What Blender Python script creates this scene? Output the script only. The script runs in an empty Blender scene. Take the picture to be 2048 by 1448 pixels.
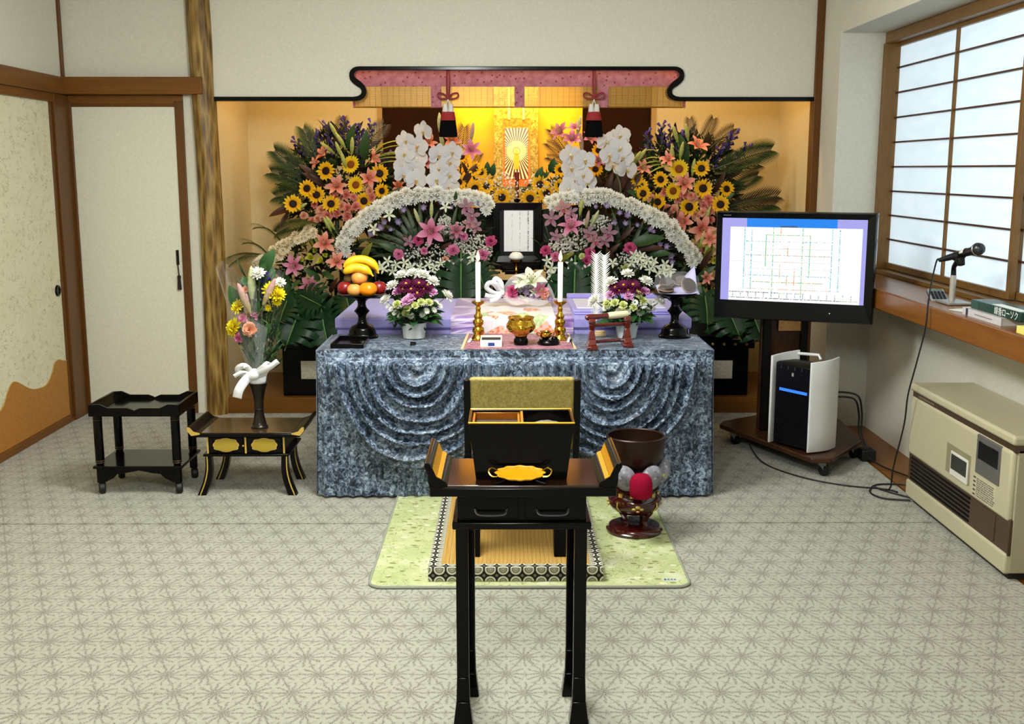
import bpy, bmesh, math, random
from mathutils import Vector, Matrix, Euler, noise
R = math.radians
PI = math.pi
scene = bpy.context.scene
col = scene.collection
rnd = random.Random(7)

# ------------------------------------------------------------------ camera, light, exposure
CAM_H, PITCH, YAW, FPX = 1.5, R(9.93), R(-0.31), 2200.0
cam_d = bpy.data.cameras.new('camera'); cam = bpy.data.objects.new('camera', cam_d); col.objects.link(cam)
cam.location = (0, 0, CAM_H); cam.rotation_euler = (PI/2 - PITCH, 0, YAW)
cam_d.sensor_fit = 'HORIZONTAL'; cam_d.sensor_width = 36; cam_d.lens = FPX/2048*36
cam_d.clip_start = .05; cam_d.clip_end = 60
scene.camera = cam
vs = scene.view_settings
scene.display_settings.display_device = 'sRGB'
vs.view_transform = 'Standard'; vs.look = 'None'; vs.gamma = 1; vs.exposure = -0.04
vs.use_curve_mapping = False
scene.cycles.max_bounces = 8
scene.cycles.transparent_max_bounces = 12
scene.cycles.caustics_reflective = False; scene.cycles.caustics_refractive = False
scene.cycles.use_denoising = True

world = bpy.data.worlds.new('daylight'); scene.world = world; world.use_nodes = True
wb = world.node_tree.nodes['Background']; wb.inputs[0].default_value = (.82, .91, 1, 1); wb.inputs[1].default_value = 1.6

def lamp(name, kind, loc, energy, color, size=.1, size_y=None, rot=(0, 0, 0), spot=None):
    d = bpy.data.lights.new(name, kind); d.energy = energy; d.color = color
    if kind == 'AREA':
        d.size = size
        if size_y: d.shape = 'RECTANGLE'; d.size_y = size_y
    else:
        d.shadow_soft_size = size
    if spot: d.spot_size = spot; d.spot_blend = .6
    o = bpy.data.objects.new(name, d); o.location = loc; o.rotation_euler = rot; col.objects.link(o)
    return o
lamp('ceiling_lamp', 'AREA', (-.35, 4.1, 2.5), 36, (.965, 1, .985), 1.1, .6)
lamp('added_wall_fill', 'POINT', (-.35, 4.0, 2.2), 92, (.965, 1, .985), .2)  # unseen point light, added to throw more light sideways onto the walls
lamp('added_wall_fill', 'POINT', (-.35, 1.1, 2.2), 92, (.965, 1, .985), .2)  # second added fill, nearer the camera
lamp('ceiling_lamp', 'AREA', (-.35, 1.2, 2.5), 36, (.965, 1, .985), 1.1, .6)
lamp('alcove_lamp', 'AREA', (-1.25, 7.0, 2.36), 4.5, (1, .50, .05), .5, .12)
lamp('alcove_lamp', 'AREA', (1.35, 7.0, 2.36), 4.5, (1, .50, .05), .5, .12)
lamp('alcove_front_lamp', 'AREA', (.06, 6.98, 2.36), 18, (1, .78, .46), 2.2, .08, rot=(R(8), 0, 0))
lamp('niche_lamp', 'AREA', (.07, 7.74, 2.08), 17, (1, .68, .12), .8, .06, rot=(R(18), 0, 0))

# ------------------------------------------------------------------ ground truth of the view: a point at depth Y / height Z / plane X
def ray(x, y):
    a = (x-1024)/FPX; b = -(y-724)/FPX
    d = Vector((a, math.cos(PITCH)+b*math.sin(PITCH), -math.sin(PITCH)+b*math.cos(PITCH)))
    return Matrix.Rotation(YAW, 3, 'Z') @ d
def at(x, y, Y):
    d = ray(x, y); return Vector((0, 0, CAM_H)) + d*(Y/d.y)
def atZ(x, y, Z=0):
    d = ray(x, y); return Vector((0, 0, CAM_H)) + d*((Z-CAM_H)/d.z)
def atX(x, y, X):
    d = ray(x, y); return Vector((0, 0, CAM_H)) + d*(X/d.x)

# ------------------------------------------------------------------ colour and material helpers
def lin(h):
    if not isinstance(h, str): return tuple(h)[:3]
    h = h.lstrip('#')
    return tuple(((c/12.92) if c <= .04045 else ((c+.055)/1.055)**2.4) for c in (int(h[i:i+2], 16)/255 for i in (0, 2, 4)))
class NT:
    """shader-node algebra: NT.v wraps a float socket"""
    def __init__(s, tree): s.t = tree; s.n = tree.nodes; s.l = tree.links
    def new(s, t, **k):
        n = s.n.new(t)
        for a, b in k.items(): setattr(n, a, b)
        return n
    def m(s, op, *a, clamp=False):
        n = s.new('ShaderNodeMath', operation=op, use_clamp=clamp)
        for i, x in enumerate(a):
            if isinstance(x, (int, float)): n.inputs[i].default_value = x
            else: s.l.new(x, n.inputs[i])
        return n.outputs[0]
    def mix(s, f, a, b, blend='MIX'):
        n = s.new('ShaderNodeMix', data_type='RGBA', blend_type=blend)
        for i, x in ((0, f), (6, a), (7, b)):
            if hasattr(x, 'is_output') or isinstance(x, bpy.types.NodeSocket): s.l.new(x, n.inputs[i])
            elif i == 0: n.inputs[0].default_value = x
            else: n.inputs[i].default_value = (*lin(x), 1)
        return n.outputs[2]
    def coord(s, kind='Object', scale=(1, 1, 1), rot=(0, 0, 0)):
        tc = s.new('ShaderNodeTexCoord'); mp = s.new('ShaderNodeMapping')
        mp.inputs['Scale'].default_value = scale; mp.inputs['Rotation'].default_value = rot
        s.l.new(tc.outputs[kind], mp.inputs[0]); return mp.outputs[0]
    def noise(s, vec, scale=5, detail=3, rough=.5, dist=0, out=0):
        n = s.new('ShaderNodeTexNoise'); n.inputs['Scale'].default_value = scale; n.inputs['Detail'].default_value = detail
        n.inputs['Roughness'].default_value = rough; n.inputs['Distortion'].default_value = dist
        if vec is not None: s.l.new(vec, n.inputs['Vector'])
        return n.outputs[out]
    def voro(s, vec, scale=5, feature='F1', out=0, rand=1):
        n = s.new('ShaderNodeTexVoronoi', feature=feature); n.inputs['Scale'].default_value = scale; n.inputs['Randomness'].default_value = rand
        s.l.new(vec, n.inputs['Vector']); return n.outputs[out]
    def ramp(s, f, stops, interp='LINEAR'):
        n = s.new('ShaderNodeValToRGB'); n.color_ramp.interpolation = interp
        e = n.color_ramp.elements
        while len(e) < len(stops): e.new(.5)
        for q, (p, c) in zip(e, stops): q.position = p; q.color = (*lin(c), 1)
        s.l.new(f, n.inputs[0]); return n.outputs[0]
    def xyz(s, vec):
        n = s.new('ShaderNodeSeparateXYZ'); s.l.new(vec, n.inputs[0]); return n.outputs
    def bump(s, h, strength=.3, dist=.01):
        n = s.new('ShaderNodeBump'); n.inputs['Strength'].default_value = strength; n.inputs['Distance'].default_value = dist
        s.l.new(h, n.inputs['Height']); return n.outputs[0]
MATS = {}
def base(name, rough=.5, metal=0, spec=.5, coat=0, sheen=0):
    m = bpy.data.materials.new(name); m.use_nodes = True; MATS[name] = m
    b = m.node_tree.nodes['Principled BSDF']
    b.inputs['Roughness'].default_value = rough; b.inputs['Metallic'].default_value = metal
    b.inputs['Specular IOR Level'].default_value = spec; b.inputs['Coat Weight'].default_value = coat
    b.inputs['Coat Roughness'].default_value = .08; b.inputs['Sheen Weight'].default_value = sheen
    return m, NT(m.node_tree), b
def setcol(n, b, c):
    if isinstance(c, bpy.types.NodeSocket): n.l.new(c, b.inputs['Base Color'])
    else: b.inputs['Base Color'].default_value = (*lin(c), 1)
def M(name, c, rough=.5, metal=0, spec=.5, coat=0, sheen=0, var=.06, vs_=8, bump=0, bs=120, stretch=(1, 1, 1), emit=0, alpha=1, trans=0):
    m, n, b = base(name, rough, metal, spec, coat, sheen)
    vec = n.coord('Object', stretch)
    if var:
        dark = tuple(x*(1-var) for x in lin(c)); light = tuple(min(1, x*(1+var)) for x in lin(c))
        setcol(n, b, n.ramp(n.noise(vec, vs_, 4), [(.3, dark), (.7, light)]))
    else: setcol(n, b, c)
    if bump: n.l.new(n.bump(n.noise(vec, bs, 2), bump, .002), b.inputs['Normal'])
    if emit:
        b.inputs['Emission Color'].default_value = (*lin(c), 1); b.inputs['Emission Strength'].default_value = emit
    if alpha < 1: b.inputs['Alpha'].default_value = alpha
    if trans: b.inputs['Transmission Weight'].default_value = trans
    return m
def Mcol(name, rough=.5, metal=0, spec=.4, emit=0, coat=0, var=.12, sub=0):
    """colour comes from the faces of the mesh (petals, prints)"""
    m, n, b = base(name, rough, metal, spec, coat)
    a = n.new('ShaderNodeAttribute', attribute_name='Col')
    c = a.outputs['Color']
    if var:
        c = n.mix(1, c, n.ramp(n.noise(n.coord('Object'), 30, 2), [(.3, (1-var,)*3), (.7, (1, 1, 1))]), 'MULTIPLY')
    setcol(n, b, c)
    if emit:
        n.l.new(c, b.inputs['Emission Color']); b.inputs['Emission Strength'].default_value = emit
    if sub:
        t = n.new('ShaderNodeBsdfTranslucent'); n.l.new(c, t.inputs['Color'])
        mx = n.new('ShaderNodeMixShader'); mx.inputs[0].default_value = sub
        n.l.new(b.outputs[0], mx.inputs[1]); n.l.new(t.outputs[0], mx.inputs[2])
        n.l.new(mx.outputs[0], n.n['Material Output'].inputs['Surface'])
    return m
def wood(name, c1, c2, axis='X', scale=1, rough=.4, coat=0, spec=.4):
    m, n, b = base(name, rough, 0, spec, coat)
    st = {'X': (1.2, 22, 22), 'Y': (22, 1.2, 22), 'Z': (22, 22, 1.2)}[axis]
    v = n.coord('Object', tuple(x*scale for x in st))
    f = n.noise(v, 1.5, 6, .6, .6)
    fine = n.noise(n.coord('Object', tuple(x*scale*5 for x in st)), 2, 3)
    c = n.ramp(f, [(.3, c1), (.7, c2)])
    c = n.mix(.35, c, n.ramp(fine, [(.35, c1), (.65, c2)]))
    setcol(n, b, c); n.l.new(n.bump(fine, .08, .002), b.inputs['Normal'])
    return m

# ------------------------------------------------------------------ mesh helpers
class MB:
    def __init__(s): s.v = []; s.f = []; s.c = []; s.has = False
    def add(s, v, f, c=None, M=None):
        o = len(s.v)
        s.v += [tuple(M @ Vector(p)) if M is not None else tuple(p) for p in v]
        s.f += [tuple(i+o for i in q) for q in f]
        if c is not None: s.has = True
        if isinstance(c, list): s.c += c
        else: s.c += [c]*len(f)
        return s
    def box(s, x0, x1, y0, y1, z0, z1, c=None, M=None):
        v = [(x, y, z) for z in (z0, z1) for y in (y0, y1) for x in (x0, x1)]
        return s.add(v, [(0, 2, 3, 1), (4, 5, 7, 6), (0, 1, 5, 4), (2, 6, 7, 3), (0, 4, 6, 2), (1, 3, 7, 5)], c, M)
    def frus(s, r0, z0, r1, z1, c=None, M=None):
        """r=(x0,x1,y0,y1) at z0 and at z1"""
        v = [(x, y, z0) for y in r0[2:] for x in r0[:2]] + [(x, y, z1) for y in r1[2:] for x in r1[:2]]
        return s.add(v, [(0, 2, 3, 1), (4, 5, 7, 6), (0, 1, 5, 4), (2, 6, 7, 3), (0, 4, 6, 2), (1, 3, 7, 5)], c, M)
    def prism(s, pts, d0, d1, plane='XZ', c=None, M=None):
        """outline pts (a,b) extruded along the third axis"""
        n = len(pts)
        def P(a, b, d): return {'XZ': (a, d, b), 'XY': (a, b, d), 'YZ': (d, a, b)}[plane]
        v = [P(a, b, d0) for a, b in pts] + [P(a, b, d1) for a, b in pts]
        f = [tuple(range(n)), tuple(range(2*n-1, n-1, -1))] + [(i, i+n, (i+1) % n+n, (i+1) % n) for i in range(n)]
        return s.add(v, f, c, M)
    def lathe(s, prof, n=24, c=None, M=None, a0=0, a1=2*PI):
        full = abs(a1-a0-2*PI) < 1e-6; k = n if full else n+1
        v = []; f = []
        for r, z in prof:
            for i in range(k):
                a = a0+(a1-a0)*i/n; v.append((r*math.cos(a), r*math.sin(a), z))
        for j in range(len(prof)-1):
            for i in range(n):
                i2 = (i+1) % k if full else i+1
                f.append((j*k+i, j*k+i2, (j+1)*k+i2, (j+1)*k+i))
        return s.add(v, f, c, M)
    def ball(s, p, r, nu=12, nv=8, c=None, M=None):
        r = (r, r, r) if isinstance(r, (int, float)) else r
        v = [(p[0], p[1], p[2]-r[2])]; f = []
        for j in range(1, nv):
            t = -PI/2+PI*j/nv
            for i in range(nu):
                a = 2*PI*i/nu; v.append((p[0]+r[0]*math.cos(t)*math.cos(a), p[1]+r[1]*math.cos(t)*math.sin(a), p[2]+r[2]*math.sin(t)))
        v.append((p[0], p[1], p[2]+r[2])); e = len(v)-1
        for i in range(nu):
            f.append((0, 1+(i+1) % nu, 1+i)); f.append((e, e-nu+i, e-nu+(i+1) % nu))
        for j in range(nv-2):
            for i in range(nu):
                a = 1+j*nu+i; b_ = 1+j*nu+(i+1) % nu; f.append((a, b_, b_+nu, a+nu))
        return s.add(v, f, c, M)
    def tube(s, pts, r, n=8, c=None, M=None, closed=False):
        pts = [Vector(p) for p in pts]; k = len(pts); v = []; f = []
        rs = r if isinstance(r, (list, tuple)) else [r]*k
        up = None
        for i, p in enumerate(pts):
            if closed: t = pts[(i+1) % k]-pts[i-1]
            else: t = pts[min(i+1, k-1)]-pts[max(i-1, 0)]
            t.normalize()
            if up is None: up = t.orthogonal().normalized()
            up = (up - t*up.dot(t)); up = up.normalized() if up.length > 1e-6 else t.orthogonal().normalized()
            b_ = t.cross(up)
            for j in range(n):
                a = 2*PI*j/n; v.append(p+(up*math.cos(a)+b_*math.sin(a))*rs[i])
        for i in range(k if closed else k-1):
            i2 = (i+1) % k
            for j in range(n): f.append((i*n+j, i*n+(j+1) % n, i2*n+(j+1) % n, i2*n+j))
        if not closed: f += [tuple(range(n-1, -1, -1)), tuple((k-1)*n+j for j in range(n))]
        return s.add(v, f, c, M)
    def grid(s, fn, nu, nv, c=None, M=None, cf=None):
        v = [fn(i/nu, j/nv) for j in range(nv+1) for i in range(nu+1)]
        f = [(j*(nu+1)+i, j*(nu+1)+i+1, (j+1)*(nu+1)+i+1, (j+1)*(nu+1)+i) for j in range(nv) for i in range(nu)]
        if cf: c = [cf((i+.5)/nu, (j+.5)/nv) for j in range(nv) for i in range(nu)]
        return s.add(v, f, c, M)
    def mesh(s, name, smooth=40):
        me = bpy.data.meshes.new(name); me.from_pydata(s.v, [], s.f)
        if s.has:
            ca = me.color_attributes.new('Col', 'FLOAT_COLOR', 'CORNER')
            buf = []
            for p, c in zip(me.polygons, s.c):
                q = (*lin(c if c is not None else '#808080'), 1)
                buf += list(q)*p.loop_total
            ca.data.foreach_set('color', buf)
        bm = bmesh.new(); bm.from_mesh(me)
        bmesh.ops.recalc_face_normals(bm, faces=bm.faces); bm.to_mesh(me); bm.free()
        if smooth:
            me.shade_smooth(); me.set_sharp_from_angle(angle=R(smooth))
        me.update()
        return me
    def build(s, name, m, parent=None, loc=(0, 0, 0), rot=(0, 0, 0), smooth=40, bevel=0, thick=0, seg=2):
        o = bpy.data.objects.new(name, s.mesh(name, smooth)); col.objects.link(o)
        o.data.materials.append(m)
        if parent is not None: o.parent = parent
        o.location = loc; o.rotation_euler = rot
        if thick:
            q = o.modifiers.new('thick', 'SOLIDIFY'); q.thickness = thick; q.offset = 0
        if bevel:
            q = o.modifiers.new('bevel', 'BEVEL'); q.width = bevel; q.segments = seg; q.limit_method = 'ANGLE'; q.angle_limit = R(40)
        return o
def tag(o, label=None, cat=None, group=None, kind=None):
    if label: o['label'] = label
    if cat: o['category'] = cat
    if group: o['group'] = group
    if kind: o['kind'] = kind
    return o
def thing(name, label, cat, loc=(0, 0, 0), rz=0, group=None):
    o = bpy.data.objects.new(name, None); col.objects.link(o); o.empty_display_size = .05
    o.location = loc; o.rotation_euler = (0, 0, rz)
    return tag(o, label, cat, group)
def struct(o): o['kind'] = 'structure'; return o
def copy_tree(o, parent=None):
    c = o.copy(); col.objects.link(c)
    if parent is not None: c.parent = parent
    for ch in o.children: copy_tree(ch, c)
    return c
def bez(p0, p1, p2, n=12):
    p0, p1, p2 = Vector(p0), Vector(p1), Vector(p2)
    return [p0*(1-t)**2+p1*2*t*(1-t)+p2*t*t for t in (i/n for i in range(n+1))]
def smoothpts(pts, n=8):
    """Catmull-Rom through pts"""
    P = [Vector(p) for p in pts]; out = []
    for i in range(len(P)-1):
        a, b_, c, d = P[max(i-1, 0)], P[i], P[i+1], P[min(i+2, len(P)-1)]
        for k in range(n):
            t = k/n
            out.append(.5*((2*b_)+(c-a)*t+(2*a-5*b_+4*c-d)*t*t+(3*b_-a-3*c+d)*t**3))
    out.append(P[-1]); return out
def rrect(x0, x1, y0, y1, r, n=5):
    o = []
    for cx, cy, a in ((x1-r, y1-r, 0), (x0+r, y1-r, 90), (x0+r, y0+r, 180), (x1-r, y0+r, 270)):
        o += [(cx+r*math.cos(R(a+90*i/n)), cy+r*math.sin(R(a+90*i/n))) for i in range(n+1)]
    return o
# ------------------------------------------------------------------ materials of the room
def carpet():
    m, n, b = base('carpet_pile', .95, 0, .1, 0, .3)
    v = n.coord('Object'); wob = n.noise(v, 45, 2, .5, 0, 1)
    add = n.new('ShaderNodeMixRGB', blend_type='LINEAR_LIGHT'); add.inputs[0].default_value = .011
    n.l.new(v, add.inputs[1]); n.l.new(wob, add.inputs[2])
    x, y, _ = n.xyz(add.outputs[0])
    X = n.m('MULTIPLY', x, 1/.1135); Y = n.m('MULTIPLY', y, .866/.1195)
    def fam(deg, sp):
        t = n.m('ADD', n.m('MULTIPLY', X, math.cos(R(deg))/sp), n.m('MULTIPLY', Y, math.sin(R(deg))/sp))
        return n.m('MULTIPLY', n.m('PINGPONG', t, .5), sp)
    edges = n.m('MINIMUM', n.m('MINIMUM', fam(90, .866025), fam(150, .866025)), fam(210, .866025))
    med = n.m('MINIMUM', n.m('MINIMUM', fam(120, .5), fam(180, .5)), fam(240, .5))
    Ys = n.m('DIVIDE', Y, 1.73205)
    def dist(o):
        dx = n.m('PINGPONG', n.m('ADD', X, o), .5); dy = n.m('MULTIPLY', n.m('PINGPONG', n.m('ADD', Ys, o), .5), 1.73205)
        return n.m('SQRT', n.m('ADD', n.m('MULTIPLY', dx, dx), n.m('MULTIPLY', dy, dy)))
    r = n.m('MINIMUM', dist(0), dist(.5))
    far = n.m('MULTIPLY', n.m('GREATER_THAN', r, .5), 1.0)
    d = n.m('MINIMUM', edges, n.m('ADD', med, far))
    ln = n.m('SUBTRACT', 1, n.m('DIVIDE', d, .05), clamp=True)
    speck = n.noise(v, 210, 2, .6)
    brk = n.m('MULTIPLY', n.m('SUBTRACT', speck, .37), 5, clamp=True)
    star = n.m('MULTIPLY', n.m('LESS_THAN', r, .19), n.m('MULTIPLY', n.m('SUBTRACT', n.noise(v, 190, 2), .46), 5, clamp=True))
    ink = n.m('MAXIMUM', n.m('MULTIPLY', ln, brk), n.m('MULTIPLY', star, .6))
    bg = n.ramp(n.noise(v, 1.6, 3), [(.3, '#9b9a8c'), (.7, '#a7a598')])
    bg = n.mix(.3, bg, n.ramp(n.noise(v, 500, 2), [(.3, '#838073'), (.7, '#b9b8aa')]))
    c = n.mix(n.m('MULTIPLY', ink, .92), bg, '#4b4538')
    setcol(n, b, c)
    n.l.new(n.bump(n.m('SUBTRACT', n.m('MULTIPLY', n.noise(v, 420, 2), .6), n.m('MULTIPLY', ln, .5)), .35, .004), b.inputs['Normal'])
    return m
def plaster(name, c, rough=.9):
    m, n, b = base(name, rough, 0, .15)
    v = n.coord('Object'); f = n.noise(v, 140, 3)
    d = lin(c); setcol(n, b, n.ramp(n.noise(v, 60, 4), [(.3, tuple(x*.95 for x in d)), (.7, tuple(min(1, x*1.03) for x in d))]))
    n.l.new(n.bump(f, .25, .0015), b.inputs['Normal']); return m
def fusuma_paper():
    m, n, b = base('fusuma_paper', .8, 0, .2)
    v = n.coord('Object', (1, 1, 1.5)); 
    def wisps(sc, off, w):
        f = n.noise(n.coord('Object', (1, 1.3, 1.6), (off, off, off)), sc, 1.0, .4, 1.6)
        return n.m('SUBTRACT', 1, n.m('DIVIDE', n.m('ABSOLUTE', n.m('SUBTRACT', f, .5)), w), clamp=True)
    gate = n.m('MULTIPLY', n.m('SUBTRACT', n.noise(v, 20, 2), .46), 6, clamp=True)
    k = n.m('MULTIPLY', n.m('MAXIMUM', wisps(13, 0, .032), wisps(16, 1.3, .03)), gate)
    bg = n.ramp(n.noise(v, 3, 3), [(.3, '#ded8b6'), (.7, '#e6e1c6')])
    setcol(n, b, n.mix(n.m('MULTIPLY', k, .65), bg, '#97884f')); return m
m_carpet = carpet()
m_wall = plaster('wall_plaster', '#dcd8c8'); m_alc = plaster('alcove_plaster', '#cdbf98')
m_door = plaster('door_cloth', '#e6e3d0'); m_bay = plaster('bay_plaster', '#d3d1c4'); m_ceil = plaster('ceiling_board', '#e2dccb')
m_brown = wood('brown_wood_beam', '#643905', '#80500f', 'X'); m_brownz = wood('brown_wood_post', '#523006', '#6e4210', 'Z')
m_browny = wood('brown_wood_rail', '#643905', '#80500f', 'Y')
m_tokoY = wood('alcove_floor_wood', '#6b3f12', '#865420', 'X', .6, .25)
m_kamachi = wood('alcove_sill_wood', '#5e3608', '#774a16', 'X', .6, .3)
m_shojiz = wood('shoji_wood_upright', '#6b4a1f', '#83602f', 'Z'); m_shojiy = wood('shoji_wood_rail', '#6b4a1f', '#83602f', 'Y')
m_muntin = wood('shoji_muntin', '#3c2016', '#54301f', 'Y')
m_black = M('black_lacquer', '#060505', .15, spec=.16, var=0)
m_blacks = M('black_satin', '#0b0b0b', .4, spec=.2, var=.05)
m_gold = M('gold_leaf', '#c9962e', .28, 1, var=.08, vs_=20)
m_brass = M('polished_brass', '#d6a438', .14, 1, var=.05)
m_goldpaint = M('pale_gold_paint', '#cfae55', .45, .3, var=.06)
m_white = M('white_paper', '#e9e8e4', .7, var=.02)

# ------------------------------------------------------------------ setting
XL, XR, YB, ZC = -2.63, 1.88, 6.74, 2.52
def S(name, mat, fn, **k):
    q = MB(); fn(q); return struct(q.build(name, mat, **k))
fl = S('floor', m_browny, lambda q: q.box(XL-.1, 2.2, -2.6, 6.5, -.12, -.012), smooth=0)
for y0, y1 in ((-2.5, 4.540), (4.548, YB)):
    q = MB(); x1 = 1.895
    q.box(XL, x1 if y1 < 5 else XR, y0, min(y1, 6.42), -.012, 0)
    if y1 > 5: q.box(XL, XR, 6.42, YB, -.012, 0)
    o = q.build('carpet_sheet', m_carpet, fl, smooth=0)
S('floor_bay', m_browny, lambda q: q.box(1.897, 2.135, -2.5, 6.38, -.012, -.004), smooth=0)
S('ceiling', m_ceil, lambda q: q.box(XL-.1, 2.3, -2.6, YB+.1, ZC, ZC+.08), smooth=0)
S('wall_rear', m_wall, lambda q: q.box(XL-.1, 2.4, -2.7, -2.5, -.1, ZC+.1), smooth=0)
# left wall: plaster above the lintel, sliding doors below
S('wall_left', m_wall, lambda q: q.box(XL-.1, XL, -2.5, YB+.1, 1.9, ZC).box(XL-.1, XL-.03, -2.5, YB+.1, -.1, 1.9), smooth=0)
S('trim_lintel_left', m_browny, lambda q: q.box(XL, XL+.035, -2.5, YB-.03, 1.935, 2.033), bevel=.003)
S('trim_track_left', m_browny, lambda q: q.box(XL-.03, XL+.015, -2.5, 6.55, 1.885, 1.935).box(XL-.03, XL+.012, -2.5, 6.55, 0, .022), bevel=.002)
S('trim_post_left', m_brownz, lambda q: q.box(XL-.05, XL+.02, 6.535, YB, 0, 1.935).box(XL-.02, XL+.012, YB-.035, YB+.02, 2.033, ZC), bevel=.003)
for i in range(4):
    y1 = 6.525-i*1.62; 
    d = struct(MB().box(XL-.025, XL-.002, y1-1.6, y1, .022, 1.887).build('door_%d' % (i+1), fusuma_paper() if i == 0 else MATS['fusuma_paper'], smooth=0))
    MB().box(XL-.004, XL+.006, y1-.028, y1, .022, 1.887).box(XL-.004, XL+.006, y1-1.6, y1-1.572, .022, 1.887).build('door_stile', m_brownz, d, bevel=.002)
    MB().box(XL-.004, XL+.006, y1-1.572, y1-.028, .022, .045).build('door_rail', m_browny, d)
    # brown hill print along the foot of the door
    hill = [(.0, .375), (.06, .385), (.12, .40), (.18, .385), (.22, .34), (.30, .29), (.40, .285), (.5, .30), (.58, .33), (.68, .375), (.74, .38), (.80, .34), (.86, .28), (.95, .25), (1.1, .235), (1.25, .26), (1.4, .32), (1.545, .36)]
    hill = [(p.x, p.y) for p in smoothpts([(a, b_, 0) for a, b_ in hill], 4)]
    if i == 0:
        pr = [(y1-.028-a, b_) for a, b_ in hill]
        pr = [(y1-.028, .046)] + pr + [(y1-1.572, .046)]
        MB().prism(pr, XL-.002, XL+.0015, 'YZ').build('hill_print', M('hill_print_ochre', '#b1762c', .6, var=.12, vs_=60), d, smooth=0)
        MB().tube([(XL+.001, y1-.028-a, b_) for a, b_ in hill], .0022, 4).build('hill_outline', m_goldpaint, d)
        pl = MB().lathe([(.0, .004), (.018, .004), (.024, .009), (.031, .009), (.034, 0)], 20).build('door_pull', m_black, d, (XL-.001, y1-.085, .80), (0, PI/2, 0))
# back wall, left bay: lintel, white hinged door
S('wall_back_left', m_wall, lambda q: q.box(XL-.1, -1.76, YB, YB+.1, 1.93, ZC).box(XL-.1, -1.76, YB+.03, YB+.1, -.1, 1.93).box(-1.925, -1.78, YB, YB+.05, 0, 1.93), smooth=0)
S('trim_lintel_back', m_brown, lambda q: q.box(XL+.02, -1.787, YB-.092, YB+.01, 1.936, 2.035), bevel=.003)
S('trim_head_back', m_brown, lambda q: q.box(XL+.02, -1.925, YB-.012, YB+.03, 1.885, 1.936), bevel=.003)
S('trim_jamb_back', m_brownz, lambda q: q.box(XL+.015, -2.592, YB-.015, YB+.04, 0, 1.9).box(-1.975, -1.925, YB-.015, YB+.04, 0, 1.9), bevel=.003)
d2 = S('door_5', m_door, lambda q: q.box(-2.592, -1.975, YB-.004, YB+.028, .0, 1.868), bevel=.002)
MB().box(-2.592, -1.975, YB-.01, YB+.03, 1.868, 1.886).build('door_head_rail', m_brownz, d2)
# tasselled pull on the white door
pt = at(355, 515, YB-.01)
MB().box(pt.x-.008, pt.x+.008, YB-.012, YB-.002, pt.z-.045, pt.z+.045).build('door_plate', m_blacks, d2, bevel=.002)
q = MB().tube([(pt.x, YB-.016, pt.z+.01), (pt.x+.002, YB-.02, pt.z-.03), (pt.x+.006, YB-.016, pt.z-.11)], .004, 6)
q.lathe([(.004, 0), (.011, -.008), (.011, -.02), (.009, -.026), (.013, -.09), (0, -.09)], 12, None, Matrix.Translation((pt.x+.006, YB-.018, pt.z-.105)))
q.build('door_tassel', M('maroon_cord', '#2a1210', .8), d2)
# rough log pillar
def pillar(u, v):
    a = 2*PI*u; z = v*ZC
    r = .067*(1+.06*noise.noise(Vector((math.cos(a)*1.2, math.sin(a)*1.2, z*1.1)))+.05*noise.noise(Vector((math.cos(a)*5, math.sin(a)*5, z*2)))) + .0035*math.sin(9*a+3*math.sin(3*z))
    return (-1.797+.012*math.sin(z*1.7)+r*math.cos(a), YB-.01+r*math.sin(a), z)
def log_mat():
    m, n, b = base('carved_log', .45, 0, .4)
    f = n.m('ADD', n.m('MULTIPLY', n.noise(n.coord('Object', (20, 20, 1.5)), 1.4, 5, .6, 1.2), .6), n.m('MULTIPLY', n.voro(n.coord('Object', (1, 1, .16)), 42), .45))
    setcol(n, b, n.ramp(f, [(.3, '#4b3310'), (.5, '#7d5d26'), (.72, '#a98a4c')])); n.l.new(n.bump(f, .6, .01), b.inputs['Normal']); return m
S('trim_log_pillar', log_mat(), lambda q: q.grid(pillar, 40, 60), smooth=60)
# right hand post, wall and window bay
S('trim_post_right', m_brownz, lambda q: q.box(1.835, 1.885, YB-.03, YB+.06, 0, ZC), bevel=.004)
S('wall_right', m_wall, lambda q: q.box(XR, XR+.3, 6.38, YB+.1, -.1, ZC).box(XR, 2.4, -2.6, 6.38, 2.256, ZC), smooth=0)
S('wall_bay', m_bay, lambda q: q.box(2.13, 2.32, -2.6, 6.38, -.1, .86).box(XR+.004, 2.42, 6.379, 6.5, -.1, 2.256).box(2.28, 2.42, -2.6, 6.38, .86, 2.3), smooth=0)
S('trim_bay_soffit', m_bay, lambda q: q.box(XR+.002, 2.4, -2.6, 6.38, 2.254, 2.262), smooth=0)
sh = S('trim_window_ledge', wood('ledge_wood', '#6f3f13', '#8d5a22', 'Y', .5, .28), lambda q: q.box(1.85, 2.235, -2.4, 6.378, .812, .912), bevel=.006)
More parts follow.
